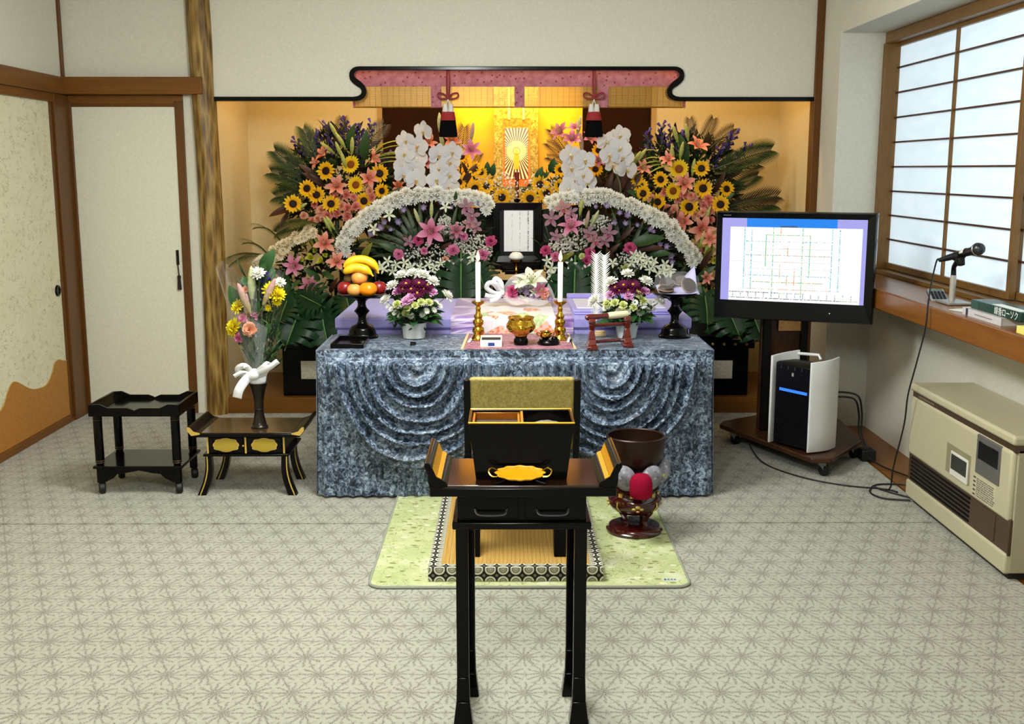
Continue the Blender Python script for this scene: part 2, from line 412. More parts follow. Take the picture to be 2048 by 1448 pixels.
# shoji window: outer frame, two sashes with nine rows of paper
m_paper, n_, b_ = base('shoji_paper', .8, 0, .2)
pv = n_.noise(n_.coord('Object', (1, 2, 9)), 3, 4)
pc = n_.ramp(pv, [(.3, '#c6d9e6'), (.7, '#d2e3ee')]); setcol(n_, b_, pc)
n_.l.new(pc, b_.inputs['Emission Color']); b_.inputs['Emission Strength'].default_value = .70   # paper lit through by daylight
w = S('window_1', m_shojiy, lambda q: q.box(2.13, 2.25, 1.0, 6.378, 2.195, 2.252).box(2.13, 2.25, 1.0, 6.378, .912, .935), bevel=.003)
MB().box(2.12, 2.25, 6.405-.06, 6.378, .935, 2.195).build('window_jamb', m_shojiz, w, bevel=.003)
def sash(y0, y1, X, zt):
    MB().box(X-.012, X+.018, y0, y0+.035, .94, zt).box(X-.012, X+.018, y1-.03, y1, .94, zt).build('sash_stile', m_shojiz, w, bevel=.002)
    MB().box(X-.012, X+.018, y0+.035, y1-.03, zt-.025, zt).build('sash_top_rail', m_shojiy, w)
    MB().box(X-.012, X+.018, y0+.035, y1-.03, .94, .972).build('sash_bottom_rail', m_shojiy, w)
    ym = y1-.03-(y1-y0-.065)*.53
    MB().box(X-.008, X+.008, ym-.007, ym+.007, .972, zt-.025).build('sash_muntin_upright', m_shojiz, w)
    zs = [.96]+[1.105+.1366*k for k in range(8)]+[zt-.015]
    for za, zb in zip(zs[:-1], zs[1:]):
        for ya, yb in ((y0+.02, ym), (ym, y1-.015)): MB().box(X+.008, X+.011, ya, yb, za, zb).build('paper_pane', m_paper, w, smooth=0)
    for k in range(8):
        z = 1.105+.1366*k
        MB().box(X-.006, X+.0075, y0+.035, y1-.03, z-.0045, z+.0045).build('sash_muntin', m_muntin, w, smooth=0)
sash(4.755, 6.39, 2.2, 2.2); sash(3.05, 4.80, 2.232, 2.2); sash(1.35, 3.0, 2.2, 2.2)

# ------------------------------------------------------------------ alcove
AX0, AX1, AYB = -1.745, 1.85, 7.6
NX0, NX1 = -.865, 1.012
S('alcove_floor', m_tokoY, lambda q: q.box(AX0-.05, AX1+.05, YB+.02, AYB+.1, -.1, .097), smooth=0)['kind'] = 'structure'
S('trim_alcove_sill', m_kamachi, lambda q: q.box(AX0, AX1, YB-.02, YB+.02, 0, .1), bevel=.004)
S('wall_alcove_left', m_alc, lambda q: q.box(AX0-.06, AX0, YB+.02, AYB, 0, 2.42), smooth=0)
S('wall_alcove_right', m_alc, lambda q: q.box(AX1, AX1+.06, YB+.06, AYB, 0, 2.42), smooth=0)
S('wall_alcove_back', m_alc, lambda q: q.box(AX0-.06, NX0, AYB, AYB+.08, 0, 2.42).box(NX1, AX1+.06, AYB, AYB+.08, 0, 2.42).box(NX0, NX1, AYB, AYB+.08, 2.2, 2.42).box(NX0, NX1, AYB, AYB+.08, 0, .8), smooth=0)
S('ceiling_alcove', m_alc, lambda q: q.box(AX0-.06, AX1+.06, YB+.06, 8.1, 2.4, 2.46), smooth=0)
S('trim_niche', M('niche_jamb', '#a98a52', .6), lambda q: q.box(NX0, NX0+.03, AYB-.012, AYB+.09, .8, 2.2).box(NX1-.03, NX1, AYB-.012, AYB+.09, .8, 2.2), bevel=.002)
m_niche = M('gold_wall_cloth', '#d9a21c', .55, .15, var=.08, vs_=4)
S('wall_niche', m_niche, lambda q: q.box(NX0-.02, NX1+.02, 8.0, 8.06, .7, 2.4).box(NX0-.03, NX0, AYB+.08, 8.0, .7, 2.4).box(NX1, NX1+.03, AYB+.08, 8.0, .7, 2.4).box(NX0, NX1, AYB+.08, 8.0, 2.2, 2.25).box(NX0, NX1, AYB+.08, 8.0, .75, .8), smooth=0)
m_dark = M('dark_brown_panel', '#2a1304', .8, spec=.1, var=.1)
for i, (a, c) in enumerate(((NX0+.03, -.365), (.52, NX1-.03))):
    struct(MB().box(a, c, AYB+.025, AYB+.05, .8, 2.2).build('door_%d' % (i+6), m_dark, bevel=.003))
# header wall with the raised black lacquer curve
edge = [(0, 688), (250, 685), (330, 672), (385, 640), (404, 600), (400, 560), (375, 525), (300, 478), (235, 425), (190, 370), (172, 300), (175, 240), (200, 185), (240, 148), (290, 126), (350, 118)]
inner = [(0, 765), (270, 765), (370, 752), (440, 715), (482, 660), (500, 600), (494, 555), (455, 475), (385, 402), (320, 355), (278, 320), (264, 285), (270, 245), (300, 212), (340, 196), (380, 192)]
def hx(e): p = at(680+e[0]/9.31, 120+e[1]/9.31, YB-.02); return (p.x, p.z)
E_ = [hx(e) for e in edge]; I_ = [hx(e) for e in inner]
mir = lambda P: [(2*.0655-a, b_) for a, b_ in reversed(P)]
E_[0] = (AX0, E_[1][1]); I_[0] = (AX0, I_[1][1])
EO = E_+mir(E_); IO = I_+mir(I_)
EO[-1] = (AX1, EO[-1][1]); IO[-1] = (AX1, IO[-1][1])
S('wall_header', m_wall, lambda q: q.prism([(AX0, ZC)]+EO+[(AX1, ZC)], YB-.01, YB+.05), smooth=0)
def trimq(q):
    k = len(EO); v = []
    for d in (YB-.028, YB+.056):
        v += [(a, d, b_) for a, b_ in EO]+[(a, d, b_) for a, b_ in IO]
    f = []
    for i in range(k-1):
        f += [(i, i+1, k+i+1, k+i), (2*k+i, 3*k+i, 3*k+i+1, 2*k+i+1), (i, 2*k+i, 2*k+i+1, i+1), (k+i, k+i+1, 3*k+i+1, 3*k+i)]
    f += [(0, k, 3*k, 2*k), (k-1, 2*k+k-1, 4*k-1, 2*k-1)]
    q.add(v, f)
S('trim_header_curve', m_black, trimq, smooth=35, bevel=.004)
# ------------------------------------------------------------------ furniture
def origin(o):
    p = Vector((0, 0, 0))
    while o is not None: p += o.location; o = o.parent
    return p
def part(t, name, mat, fn, rel=False, **k):
    """mesh part given in world coordinates (or relative to its thing) under the thing or part t"""
    q = MB(); fn(q)
    if not rel:
        L = origin(t); q.v = [(a-L.x, b_-L.y, c-L.z) for a, b_, c in q.v]
    return q.build(name, mat, t, **k)
def single(name, mat, label, cat, fn, loc=(0, 0, 0), group=None, rot=(0, 0, 0), **k):
    q = MB(); fn(q); o = q.build(name, mat, loc=loc, rot=rot, **k); return tag(o, label, cat, group)

# --- green mat and tatami dais
def mat_green():
    m, n, b = base('green_mat_print', .85, 0, .2)
    v = n.coord('Object')
    f = n.noise(v, 7, 3); c = n.ramp(f, [(.3, '#a4ad78'), (.55, '#b4ba8a'), (.75, '#c9ccb0')])
    d = n.noise(n.coord('Object', (1, 1, 1), (.3, 0, .8)), 17, 1.0, .5, 1.6)
    vine = n.m('SUBTRACT', 1, n.m('DIVIDE', n.m('ABSOLUTE', n.m('SUBTRACT', d, .5)), .022), clamp=True)
    leaf = n.m('LESS_THAN', n.voro(n.coord('Object', (1, 1.7, 1)), 15), .20)
    pale = n.m('LESS_THAN', n.voro(n.coord('Object', (1, 1.4, 1), (0, 0, .7)), 11), .16)
    c = n.mix(n.m('MULTIPLY', pale, .55), c, '#dad9c4'); c = n.mix(n.m('MULTIPLY', vine, .75), c, '#6a703f'); c = n.mix(n.m('MULTIPLY', leaf, .8), c, '#6d7338')
    setcol(n, b, c); n.l.new(n.bump(n.noise(v, 400, 2), .2, .002), b.inputs['Normal']); return m
gm = thing('floor_mat', 'pale green floor mat with scattered leaf print under the tatami platform', 'mat', (.085, 4.4, 0))
part(gm, 'mat_sheet', mat_green(), lambda q: q.prism(rrect(-.498, .668, 3.797, 5.1, .05), .0006, .009, 'XY'))
part(gm, 'mat_edging', M('mat_edging_grey', '#8d9083', .8), lambda q: q.tube([(a, b_, .006) for a, b_ in rrect(-.502, .672, 3.793, 5.104, .053)], .006, 6, closed=True))
def name_tag(q):
    z = .0095
    q.box(.578, .628, 3.845, 3.868, z-.001, z, '#b9c39c')
    for i in range(4):
        q.box(.582+i*.012, .590+i*.012, 3.85, 3.863, z, z+.0006, '#34489a' if i == 0 else '#5d70b0')
m_print = Mcol('printed_colours', .6, var=0)
part(gm, 'mat_label', m_print, name_tag, smooth=0)

def brocade_roundel():
    m, n, b = base('roundel_brocade', .7, 0, .3)
    # world-aligned roundels, 0.052 m pitch, on every face of the border
    tc = n.new('ShaderNodeTexCoord'); x, y, z = n.xyz(tc.outputs['Object'])
    nz = n.m('ABSOLUTE', n.xyz(tc.outputs['Normal'])[2]); nx = n.m('ABSOLUTE', n.xyz(tc.outputs['Normal'])[0])
    a = n.m('ADD', n.m('MULTIPLY', x, n.m('LESS_THAN', nx, .5)), n.m('MULTIPLY', y, n.m('GREATER_THAN', nx, .5)))
    c = n.m('ADD', n.m('MULTIPLY', y, n.m('GREATER_THAN', nz, .5)), n.m('MULTIPLY', z, n.m('LESS_THAN', nz, .5)))
    p = .0468
    X = n.m('PINGPONG', n.m('DIVIDE', a, p), .5); Y = n.m('PINGPONG', n.m('DIVIDE', n.m('SUBTRACT', c, -.0005), p), .5)
    r = n.m('SQRT', n.m('ADD', n.m('MULTIPLY', X, X), n.m('MULTIPLY', Y, Y)))
    r2 = n.m('SQRT', n.m('ADD', n.m('POWER', n.m('SUBTRACT', .5, X), 2), n.m('POWER', n.m('SUBTRACT', .5, Y), 2)))
    ring = n.ramp(r, [(0, '#8d8a78'), (.07, '#c9c5b2'), (.12, '#5c594c'), (.17, '#b5b19c'), (.25, '#7f7b69'), (.29, '#46433a'), (.33, '#d3cfbc'), (.42, '#d3cfbc'), (.455, '#12110f'), (.5, '#12110f')], 'LINEAR')
    dia = n.m('LESS_THAN', r2, .12)
    setcol(n, b, n.mix(n.m('MULTIPLY', dia, .8), ring, '#77735f')); return m
def straw():
    m, n, b = base('tatami_straw', .75, 0, .25)
    v = n.coord('Object'); x, y, _ = n.xyz(v)
    ribs = n.m('SINE', n.m('MULTIPLY', x, 2*PI/.011)); big = n.m('PINGPONG', n.m('DIVIDE', x, .0155), .5)
    c = n.ramp(n.noise(n.coord('Object', (160, 3, 1)), 1.5, 3), [(.3, '#a67f3c'), (.7, '#bd9850')])
    c = n.mix(n.m('MULTIPLY', n.m('LESS_THAN', big, .1), .5), c, '#80602b')
    setcol(n, b, c); n.l.new(n.bump(ribs, .3, .001), b.inputs['Normal']); return m
tt = thing('tatami_platform', 'small tatami platform with black and grey roundel brocade border on the green mat', 'tatami', (.035, 4.4, .009))
X0, X1, Y0, Y1 = -.287, .357, 3.842, 4.86
part(tt, 'straw_top', straw(), lambda q: q.box(X0+.045, X1-.045, Y0+.04, Y1-.04, .010, .0605), smooth=0)
mb_ = brocade_roundel()
def rot_border(q):
    q.box(X0, X1, Y0, Y0+.042, .010, .0615)
    q.box(X0, X0+.046, Y0+.042, Y1-.042, .010, .0615); q.box(X1-.046, X1, Y0+.042, Y1-.042, .010, .0615); q.box(X0, X1, Y1-.042, Y1, .010, .0615)
part(tt, 'brocade_border', mb_, rot_border, smooth=0)

# --- low chair seen from behind, on the platform
ch = thing('low_chair', 'low black chair with olive gold brocade backrest on the tatami platform', 'chair', (.06, 4.1, .0615))
def fabric_gold():
    m, n, b = base('olive_brocade', .6, 0, .35)
    v = n.coord('Object'); f = n.noise(v, 70, 2, .5, 1.5)
    setcol(n, b, n.ramp(f, [(.35, '#8b7a3c'), (.55, '#9d8c4c'), (.7, '#a99a5c')])); n.l.new(n.bump(n.noise(v, 300, 2), .25, .002), b.inputs['Normal']); return m
m_fab = fabric_gold()
def chair_post(s):
    def f(q):
        x = .06+s*.2065; w = .0125
        pts = [(4.125, .06), (4.06, .37), (3.995, .50), (4.055, .728)]
        # leaning upright, square section
        for (ya, za), (yb, zb) in (((4.10, .40), (4.03, .728)),):
            q.add([(x-w, ya-.02, za), (x+w, ya-.02, za), (x+w, ya+.02, za), (x-w, ya+.02, za), (x-w, yb-.015, zb), (x+w, yb-.015, zb), (x+w, yb+.015, zb), (x-w, yb+.015, zb)],
                  [(0, 3, 2, 1), (4, 5, 6, 7), (0, 1, 5, 4), (1, 2, 6, 5), (2, 3, 7, 6), (3, 0, 4, 7)])
    return f
for s in (-1, 1):
    part(ch, 'back_post', m_black, chair_post(s), bevel=.003)
    def legf(q, s=s):
        x = .04+s*.171
        q.prism([(3.955, .062), (4.05, .062), (4.10, .20), (4.12, .42), (4.05, .42), (4.01, .20)], x-.032, x+.032, 'YZ')
    part(ch, 'leg', m_black, legf, bevel=.004)
    part(ch, 'leg', m_black, lambda q, s=s: q.prism([(4.40, .062), (4.45, .062), (4.46, .42), (4.40, .42)], .04+s*.155-.02, .04+s*.155+.02, 'YZ'), bevel=.004)
part(ch, 'backrest', m_fab, lambda q: q.prism([(4.085, .44), (4.125, .44), (4.06, .735), (4.015, .735)], -.138, .256, 'YZ'), bevel=.012, seg=3)
part(ch, 'seat', m_fab, lambda q: q.box(-.12, .24, 4.06, 4.48, .42, .46), bevel=.012, seg=3)

# --- bell (rin) on its cushion and stand
m_red = M('dark_red_lacquer', '#380a07', .16, coat=.5, var=.1)
m_redl = M('red_lacquer', '#551108', .15, coat=.5, var=.1)
st = thing('bell_stand', 'dark red lacquered bell stand with gilt fittings on the green mat', 'stand', (.536, 4.42, .009))
part(st, 'base', m_red, lambda q: q.lathe([(0, .0), (.116, .0), (.118, .012), (.108, .02), (.106, .028), (.09, .034), (0, .034)], 40), rel=True)
for k in range(4):
    a = R(45+90*k); 
    pts = [(.058*math.cos(a), .058*math.sin(a), .03), (.055*math.cos(a), .055*math.sin(a), .06), (.085*math.cos(a), .085*math.sin(a), .10)]
    part(st, 'leg', m_red, lambda q: q.tube(smoothpts(pts, 4), .012, 8), rel=True)
part(st, 'bowl_rest', m_red, lambda q: q.lathe([(.045, .078), (.072, .086), (.098, .104), (.112, .13), (.110, .150), (.095, .163), (.089, .170), (.093, .180), (.102, .188), (.096, .193), (0, .193)], 40), rel=True, smooth=70)
for k in range(8):
    a = R(-90+45*k); fwd = Matrix.Translation((math.cos(a)*.094, math.sin(a)*.094, .171)) @ Matrix.Rotation(a+PI/2, 4, 'Z')
    w = .03 if k % 2 == 0 else .008
    part(st, 'gilt_plate', m_goldpaint, lambda q: q.box(-w, w, -.004, .004, -.004 if k % 2 == 0 else -.008, .004 if k % 2 == 0 else .008, None, fwd), rel=True)
for k in range(4):
    a = R(-90+90*k); fwd = Matrix.Translation((math.cos(a)*.109, math.sin(a)*.109, .125)) @ Matrix.Rotation(a+PI/2, 4, 'Z')
    part(st, 'gilt_crest', m_goldpaint, lambda q: [q.ball((dx, 0, dz), (r_, .006, r_*.6), 8, 6, None, fwd) for dx, dz, r_ in ((0, .008, .012), (-.016, 0, .009), (.016, 0, .009), (0, -.01, .007))], rel=True)
    a = R(-45+90*k)
    part(st, 'gilt_line', m_goldpaint, lambda q: q.tube([(math.cos(a)*r_, math.sin(a)*r_, z) for r_, z in ((.114, .145), (.116, .125), (.098, .105), (.086, .098))], .003, 5), rel=True)
def cushion_cloth():
    m, n, b = base('cushion_cloth', .7, 0, .3)
    v = n.coord('Object'); c = n.ramp(n.voro(v, 60, out=1), [(.2, '#6f6d78'), (.45, '#8b8a96'), (.6, '#a7a6b2'), (.72, '#b7566a'), (.78, '#c9b85e'), (.84, '#8a8894'), (1, '#cfccd6')], 'CONSTANT')
    spot = n.m('LESS_THAN', n.voro(v, 60), .40); bg = n.ramp(n.noise(v, 20), [(.35, '#72707a'), (.65, '#96949f')])
    setcol(n, b, n.mix(spot, bg, c)); return m
cu = thing('bell_cushion', 'ring of six padded floral petals cradling the bronze bell', 'cushion', (.536, 4.42, .202))
mcu = cushion_cloth()
for k in range(6):
    a = R(-60+60*k)
    q = MB().ball((0, 0, 0), (.034, .05, .062), 14, 10)
    q.build('cushion_petal', mcu, cu, (.105*math.cos(a), .105*math.sin(a), .058), (0, R(24), a))
part(cu, 'cushion_centre', mcu, lambda q: q.ball((0, 0, .036), (.085, .085, .034), 20, 8), rel=True)
single('bronze_bell', M('dark_bronze', '#2c180d', .36, .5, var=.15, vs_=6), 'large dark bronze bowl bell resting in the floral cushion', 'bell',
       lambda q: q.lathe([(0, 0), (.05, .0), (.09, .02), (.113, .06), (.12, .10), (.121, .138), (.122, .148), (.1175, .152), (.113, .148), (.1115, .10), (.10, .05), (.06, .02), (0, .015)], 48), (.534, 4.42, .27))
ml = thing('bell_mallet', 'crimson padded mallet head leaning against the bell cushion', 'mallet', (.541, 4.262, .2))
part(ml, 'mallet_head', M('crimson_felt', '#86082a', .85, spec=.1, var=.08), lambda q: q.lathe([(0, 0), (.036, 0), (.044, .008), (.047, .03), (.046, .06), (.04, .082), (.028, .094), (.012, .099), (0, .1)], 32), rel=True, smooth=80)
part(ml, 'mallet_handle', m_black, lambda q: q.tube([(0, .012, .05), (0, .05, .025), (.02, .095, .0)], .007, 8), rel=True)

# --- incense desk in the foreground
dk = thing('incense_desk', 'tall slim black lacquered incense desk with drawers and scrolled ends, nearest piece', 'desk', (.042, 2.9, 0))
DX0, DX1, DY0, DY1, DZ = -.199, .287, 2.752, 3.03, .692
m_glint = M('niche_glint_paint', '#e6a010', .3, .35, var=.05)  # gold colour standing in for the niche's reflection in black lacquer
m_top = M('brown_black_lacquer', '#24130a', .13, coat=.4, var=.25, vs_=3)
part(dk, 'top_board', m_top, lambda q: q.box(DX0+.03, DX1-.03, DY0+.004, DY1, DZ-.02, DZ), bevel=.003)
part(dk, 'top_edge', m_black, lambda q: q.box(DX0, DX1, DY0, DY1+.005, DZ-.03, DZ-.006), bevel=.004)
for s in (-1, 1):
    def scroll(q, s=s):
        x = DX0 if s < 0 else DX1
        pr = [(0, -.01), (.05*-s, -.006), (.043*-s, .008), (.03*-s, .016), (.018*-s, .022), (.008*-s, .045), (.0, .058), (.012*s, .062), (.014*s, .05), (.004*s, .03), (.004*s, .012)]
        q.prism([(x+a, DZ+b_) for a, b_ in pr], DY0+.004, DY1, 'XZ')
    en_ = part(dk, 'scroll_end', m_black, scroll, bevel=.002)
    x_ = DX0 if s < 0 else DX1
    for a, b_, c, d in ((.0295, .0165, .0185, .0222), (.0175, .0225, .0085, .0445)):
        part(en_, 'painted_glint', m_glint, lambda q: q.prism([(x_-s*a, DZ+b_), (x_-s*c, DZ+d), (x_-s*(c+.0012), DZ+d+.0012), (x_-s*(a+.0012), DZ+b_+.0012)], DY0+.008, DY1-.004, 'XZ'))  # strip painted with the niche's golden reflection on the scroll end
part(dk, 'case', m_black, lambda q: q.box(-.13, .212, 2.80, 3.0, .580, .664), bevel=.003)
part(dk, 'case_skirt', m_black, lambda q: q.box(-.143, .225, 2.785, 3.01, .562, .582), bevel=.004)
for s, x in ((-1, -.04), (1, .122)):
    dr = part(dk, 'drawer', m_black, lambda q: q.box(x-.072, x+.072, 2.793, 2.802, .59, .655), bevel=.002)
    part(dr, 'drawer_pull', M('dark_steel_%d' % (s+1), '#6d6d70', .25, .9, var=0), lambda q: q.tube(smoothpts([(x-.042, 2.79, .618), (x-.036, 2.778, .608), (x-.018, 2.772, .606), (x+.018, 2.772, .606), (x+.036, 2.778, .608), (x+.042, 2.79, .618)], 4), .0032, 6))
for x, y, sx in ((-.118, 2.81, -1), (.198, 2.81, 1), (-.106, 2.985, -1), (.187, 2.985, 1)):
    def leg(q):
        for (z0, w0), (z1, w1) in (((.564, .0165), (.14, .0165)), ((.14, .0165), (.07, .0185)), ((.07, .0185), (.0, .027))):
            q.frus((x-w1, x+w1, y-w1, y+w1), z1, (x-w0, x+w0, y-w0, y+w0), z0)
    part(dk, 'leg', m_black, leg, bevel=.003)
# incense box with two compartments
ib = thing('incense_box', 'deep black tapered incense box with gilt rim and two compartments on the desk', 'incense box', (.038, 2.9, DZ))
bx0, bx1, by0, by1, bz0, bz1 = -.098, .178, 2.80, 2.968, DZ+.0015, .848
def boxwalls(q):
    t = .006; i = .018
    lo = (bx0+i, bx1-i, by0+i*.6, by1-i*.6); hi = (bx0, bx1, by0, by1)
    v = []
    for (a, b_, c, d), z, o in ((lo, bz0, 0), (hi, bz1, 0), (hi, bz1, t), (lo, bz0+.008, t)):
        v += [(a+o, c+o, z), (b_-o, c+o, z), (b_-o, d-o, z), (a+o, d-o, z)]
    f = [(0, 3, 2, 1), (12, 13, 14, 15)]
    for j in range(3):
        for k in range(4): f.append((4*j+k, 4*j+(k+1) % 4, 4*j+4+(k+1) % 4, 4*j+4+k))
    q.add(v, f)
part(ib, 'box_body', m_black, boxwalls, smooth=0, bevel=.0015)
part(ib, 'gilt_rim', m_gold, lambda q: q.tube([(bx0, by0, bz1), (bx1, by0, bz1), (bx1, by1, bz1), (bx0, by1, bz1)], .0026, 6, closed=True))
part(ib, 'divider', m_gold, lambda q: q.box(.038, .046, by0+.014, by1-.012, bz1-.06, bz1-.002), bevel=.001)
m_amber = M('amber_lacquer', '#a8641c', .2, .5, var=.1)
tr = part(ib, 'inner_tray', m_amber, lambda q: q.box(bx0+.008, .037, by0+.008, by1-.008, bz1-.05, bz1-.028).box(bx0+.008, bx0+.015, by0+.008, by1-.008, bz1-.028, bz1-.006).box(.030, .037, by0+.008, by1-.008, bz1-.028, bz1-.006).box(bx0+.015, .03, by0+.008, by0+.034, bz1-.028, bz1-.006).box(bx0+.015, .03, by1-.016, by1-.008, bz1-.028, bz1-.006), bevel=.001)
part(tr, 'incense_grains', M('incense_brown', '#4e3524', .95, var=.3, vs_=300), lambda q: q.grid(lambda u, v: (bx0+.016+u*.113, by0+.035+v*.115, bz1-.024+.003*noise.noise(Vector((u*20, v*20, 0)))), 20, 20))
part(ib, 'ash_bed', M('grey_ash', '#7b7264', .95, var=.3, vs_=200, bump=.6, bs=300), lambda q: q.grid(lambda u, v: (.048+u*.122, by0+.01+v*.148, bz1-.036+.022*math.sin(PI*u)*math.sin(PI*v)+.002*noise.noise(Vector((u*9, v*9, 3)))), 20, 20))
part(ib, 'coin_slot', m_gold, lambda q: q.box(bx0+.02, .02, by0+.011, by0+.030, bz1-.0062, bz1-.0045))
# gilt scalloped tray in front of the box
gt = thing('gilt_tray', 'small gilt scalloped tray with looped handles before the incense box', 'tray', (.036, 2.778, DZ+.012)); gt.rotation_euler = (R(22), 0, 0)
def scal(q):
    n = 64; R_ = lambda a: 1+.05*math.cos(12*a)
    rings = [(0, .012), (.8, .012), (.93, .017), (1, .021)]
    v = [(0, 0, .012)]; f = []
    for r, z in rings[1:]:
        for i in range(n):
            a = 2*PI*i/n; v.append((.064*r*R_(a)*math.cos(a), .030*r*R_(a)*math.sin(a), z))
    for i in range(n): f.append((0, 1+i, 1+(i+1) % n))
    for j in range(2):
        for i in range(n): f.append((1+j*n+i, 1+(j+1)*n+i, 1+(j+1)*n+(i+1) % n, 1+j*n+(i+1) % n))
    q.add(v, f)
part(gt, 'tray_dish', M('gilt_tray_gold', '#eaa908', .35, 0, var=.03), scal, rel=True, thick=.0015)
for s in (-1, 1):
    part(gt, 'handle', m_brass, lambda q: q.tube(smoothpts([(s*.058, .008, .020), (s*.072, .01, .028), (s*.082, 0, .026), (s*.074, -.012, .018), (s*.058, -.012, .016)], 4), .0022, 6), rel=True)
for sx, sy in ((-1, -1), (1, -1), (-1, 1), (1, 1)):
    part(gt, 'foot', m_black, lambda q: q.tube([(sx*.035, sy*.014, .0095), (sx*.05, sy*.02, .005), (sx*.066, sy*.024, .003)], .003, 6), rel=True)

# --- black two-tier trolley
tc = thing('tea_trolley', 'black two-tier trolley with turned legs and castors beside the white door', 'trolley', (-1.725, 5.13, 0))
cx0, cx1, cy0, cy1 = -1.93, -1.51, 4.97, 5.29
part(tc, 'tray_board', m_black, lambda q: q.box(cx0+.01, cx1-.01, cy0+.01, cy1-.01, .383, .395), bevel=.002)
def rail(x0, x1, y0, y1):
    def f(q):
        alongx = (x1-x0) > (y1-y0)
        L = (x1-x0) if alongx else (y1-y0)
        prof = [(0, .375), (0, .43), (.05, .433), (.09, .415), (L/2-.03, .415), (L/2-.012, .408), (L/2, .402), (L/2+.012, .408), (L/2+.03, .415), (L-.09, .415), (L-.05, .433), (L, .43), (L, .375)]
        if alongx: q.prism([(x0+a, b_) for a, b_ in prof], y0, y1, 'XZ')
        else: q.prism([(y0+a, b_-(.0 if 0 else 0)) for a, b_ in [(0, .375), (0, .43), (L, .43), (L, .375)]], x0, x1, 'YZ')
    return f
part(tc, 'tray_rail', m_black, rail(cx0, cx1, cy0, cy0+.012), bevel=.002)
part(tc, 'tray_rail', m_black, rail(cx0, cx1, cy1-.012, cy1), bevel=.002)
part(tc, 'tray_rail', m_black, lambda q: q.prism([(cx0, .375), (cx0, .43), (cx0+.012, .432), (cx0+.045, .396), (cx0+.045, .39)], cy0+.012, cy1-.012, 'XZ'), bevel=.002)
part(tc, 'tray_rail', m_black, lambda q: q.prism([(cx1, .375), (cx1, .43), (cx1-.012, .432), (cx1-.045, .396), (cx1-.045, .39)], cy0+.012, cy1-.012, 'XZ'), bevel=.002)
part(tc, 'shelf_board', m_black, lambda q: q.box(cx0+.005, cx1-.0, cy0, cy1, .125, .138), bevel=.003)
def apron(q):
    L0, L1 = cx0+.03, cx1-.03; W = L1-L0
    top = .126; pts = [(0, .126), (W, .126), (W, .05), (W-.02, .055), (W-.06, .075), (W-.08, .095), (W-.12, .1), (W/2+.02, .108), (W/2, .112), (W/2-.02, .108), (.12, .1), (.08, .095), (.06, .075), (.02, .055), (0, .05)]
    q.prism([(L0+a, b_) for a, b_ in pts], cy0+.02, cy0+.032, 'XZ')
part(tc, 'apron', m_black, apron, bevel=.002)
m_ring = M('bronze_ring', '#5d4d38', .3, .7, var=0); m_rubber = M('black_rubber', '#0d0d0e', .55, var=.05)
for x in (cx0+.03, cx1-.03):
    for y in (cy0+.03, cy1-.03):
        lg = part(tc, 'leg', m_black, lambda q: q.lathe([(0, .055), (.019, .055), (.019, .125), (.016, .139), (.0205, .15), (.0205, .36), (.018, .376), (0, .376)], 20, None, Matrix.Translation((x, y, 0))))
        for z in (.148, .157, .352, .362): part(lg, 'leg_ring', m_ring, lambda q: q.lathe([(.0195, z), (.0225, z+.003), (.0195, z+.006)], 20, None, Matrix.Translation((x, y, 0))))
        part(tc, 'castor', m_rubber, lambda q: q.lathe([(0, -.016), (.021, -.016), (.027, -.009), (.027, .009), (.021, .016), (0, .016)], 20, None, Matrix.Translation((x+.003, y, .0272)) @ Matrix.Rotation(R(20), 4, 'Z') @ Matrix.Rotation(PI/2, 4, 'Y')).tube([(x, y, .06), (x, y, .03)], .008, 8))

# --- low sutra table with gilt cartouches
lt = thing('low_altar_table', 'low black table with gilt cartouche panels and splayed legs, holding a flower vase', 'table', (-1.2, 5.13, 0))
lx0, lx1, ly0, ly1, lz = -1.475, -.935, 4.96, 5.3, .298
m_lac = M('speckled_brown_lacquer', '#4a3723', .16, coat=.5, var=.35, vs_=60)
part(lt, 'tabletop', m_black, lambda q: q.box(lx0+.02, lx1-.02, ly0, ly1, lz-.02, lz-.002), bevel=.004)
part(lt, 'top_panel', m_lac, lambda q: q.box(lx0+.06, lx1-.06, ly0+.012, ly1-.012, lz-.004, lz), bevel=.001)
for s in (-1, 1):
    x = lx0 if s < 0 else lx1
    e_ = [(0, .012), (-.012*-s*0+.0, .02), (.0, .03), (-s*.012, .028), (-s*.03, .008), (-s*.06, .0), (-s*.06, -.006), (-s*.02, -.012)]
    en = part(lt, 'scroll_end', m_black, lambda q: q.prism([(x+a, lz+b_) for a, b_ in e_], ly0, ly1, 'XZ'), bevel=.002)
    part(en, 'gilt_end', m_goldpaint, lambda q: q.prism([(x+a*.97, lz+b_*.97) for a, b_ in e_], ly0-.003, ly0+.0005, 'XZ'))
part(lt, 'case', m_black, lambda q: q.box(-1.392, -1.03, 4.985, 5.275, .195, lz-.018), bevel=.002)
part(lt, 'case_skirt', m_black, lambda q: q.box(-1.41, -1.012, 4.97, 5.29, .184, .196), bevel=.003)
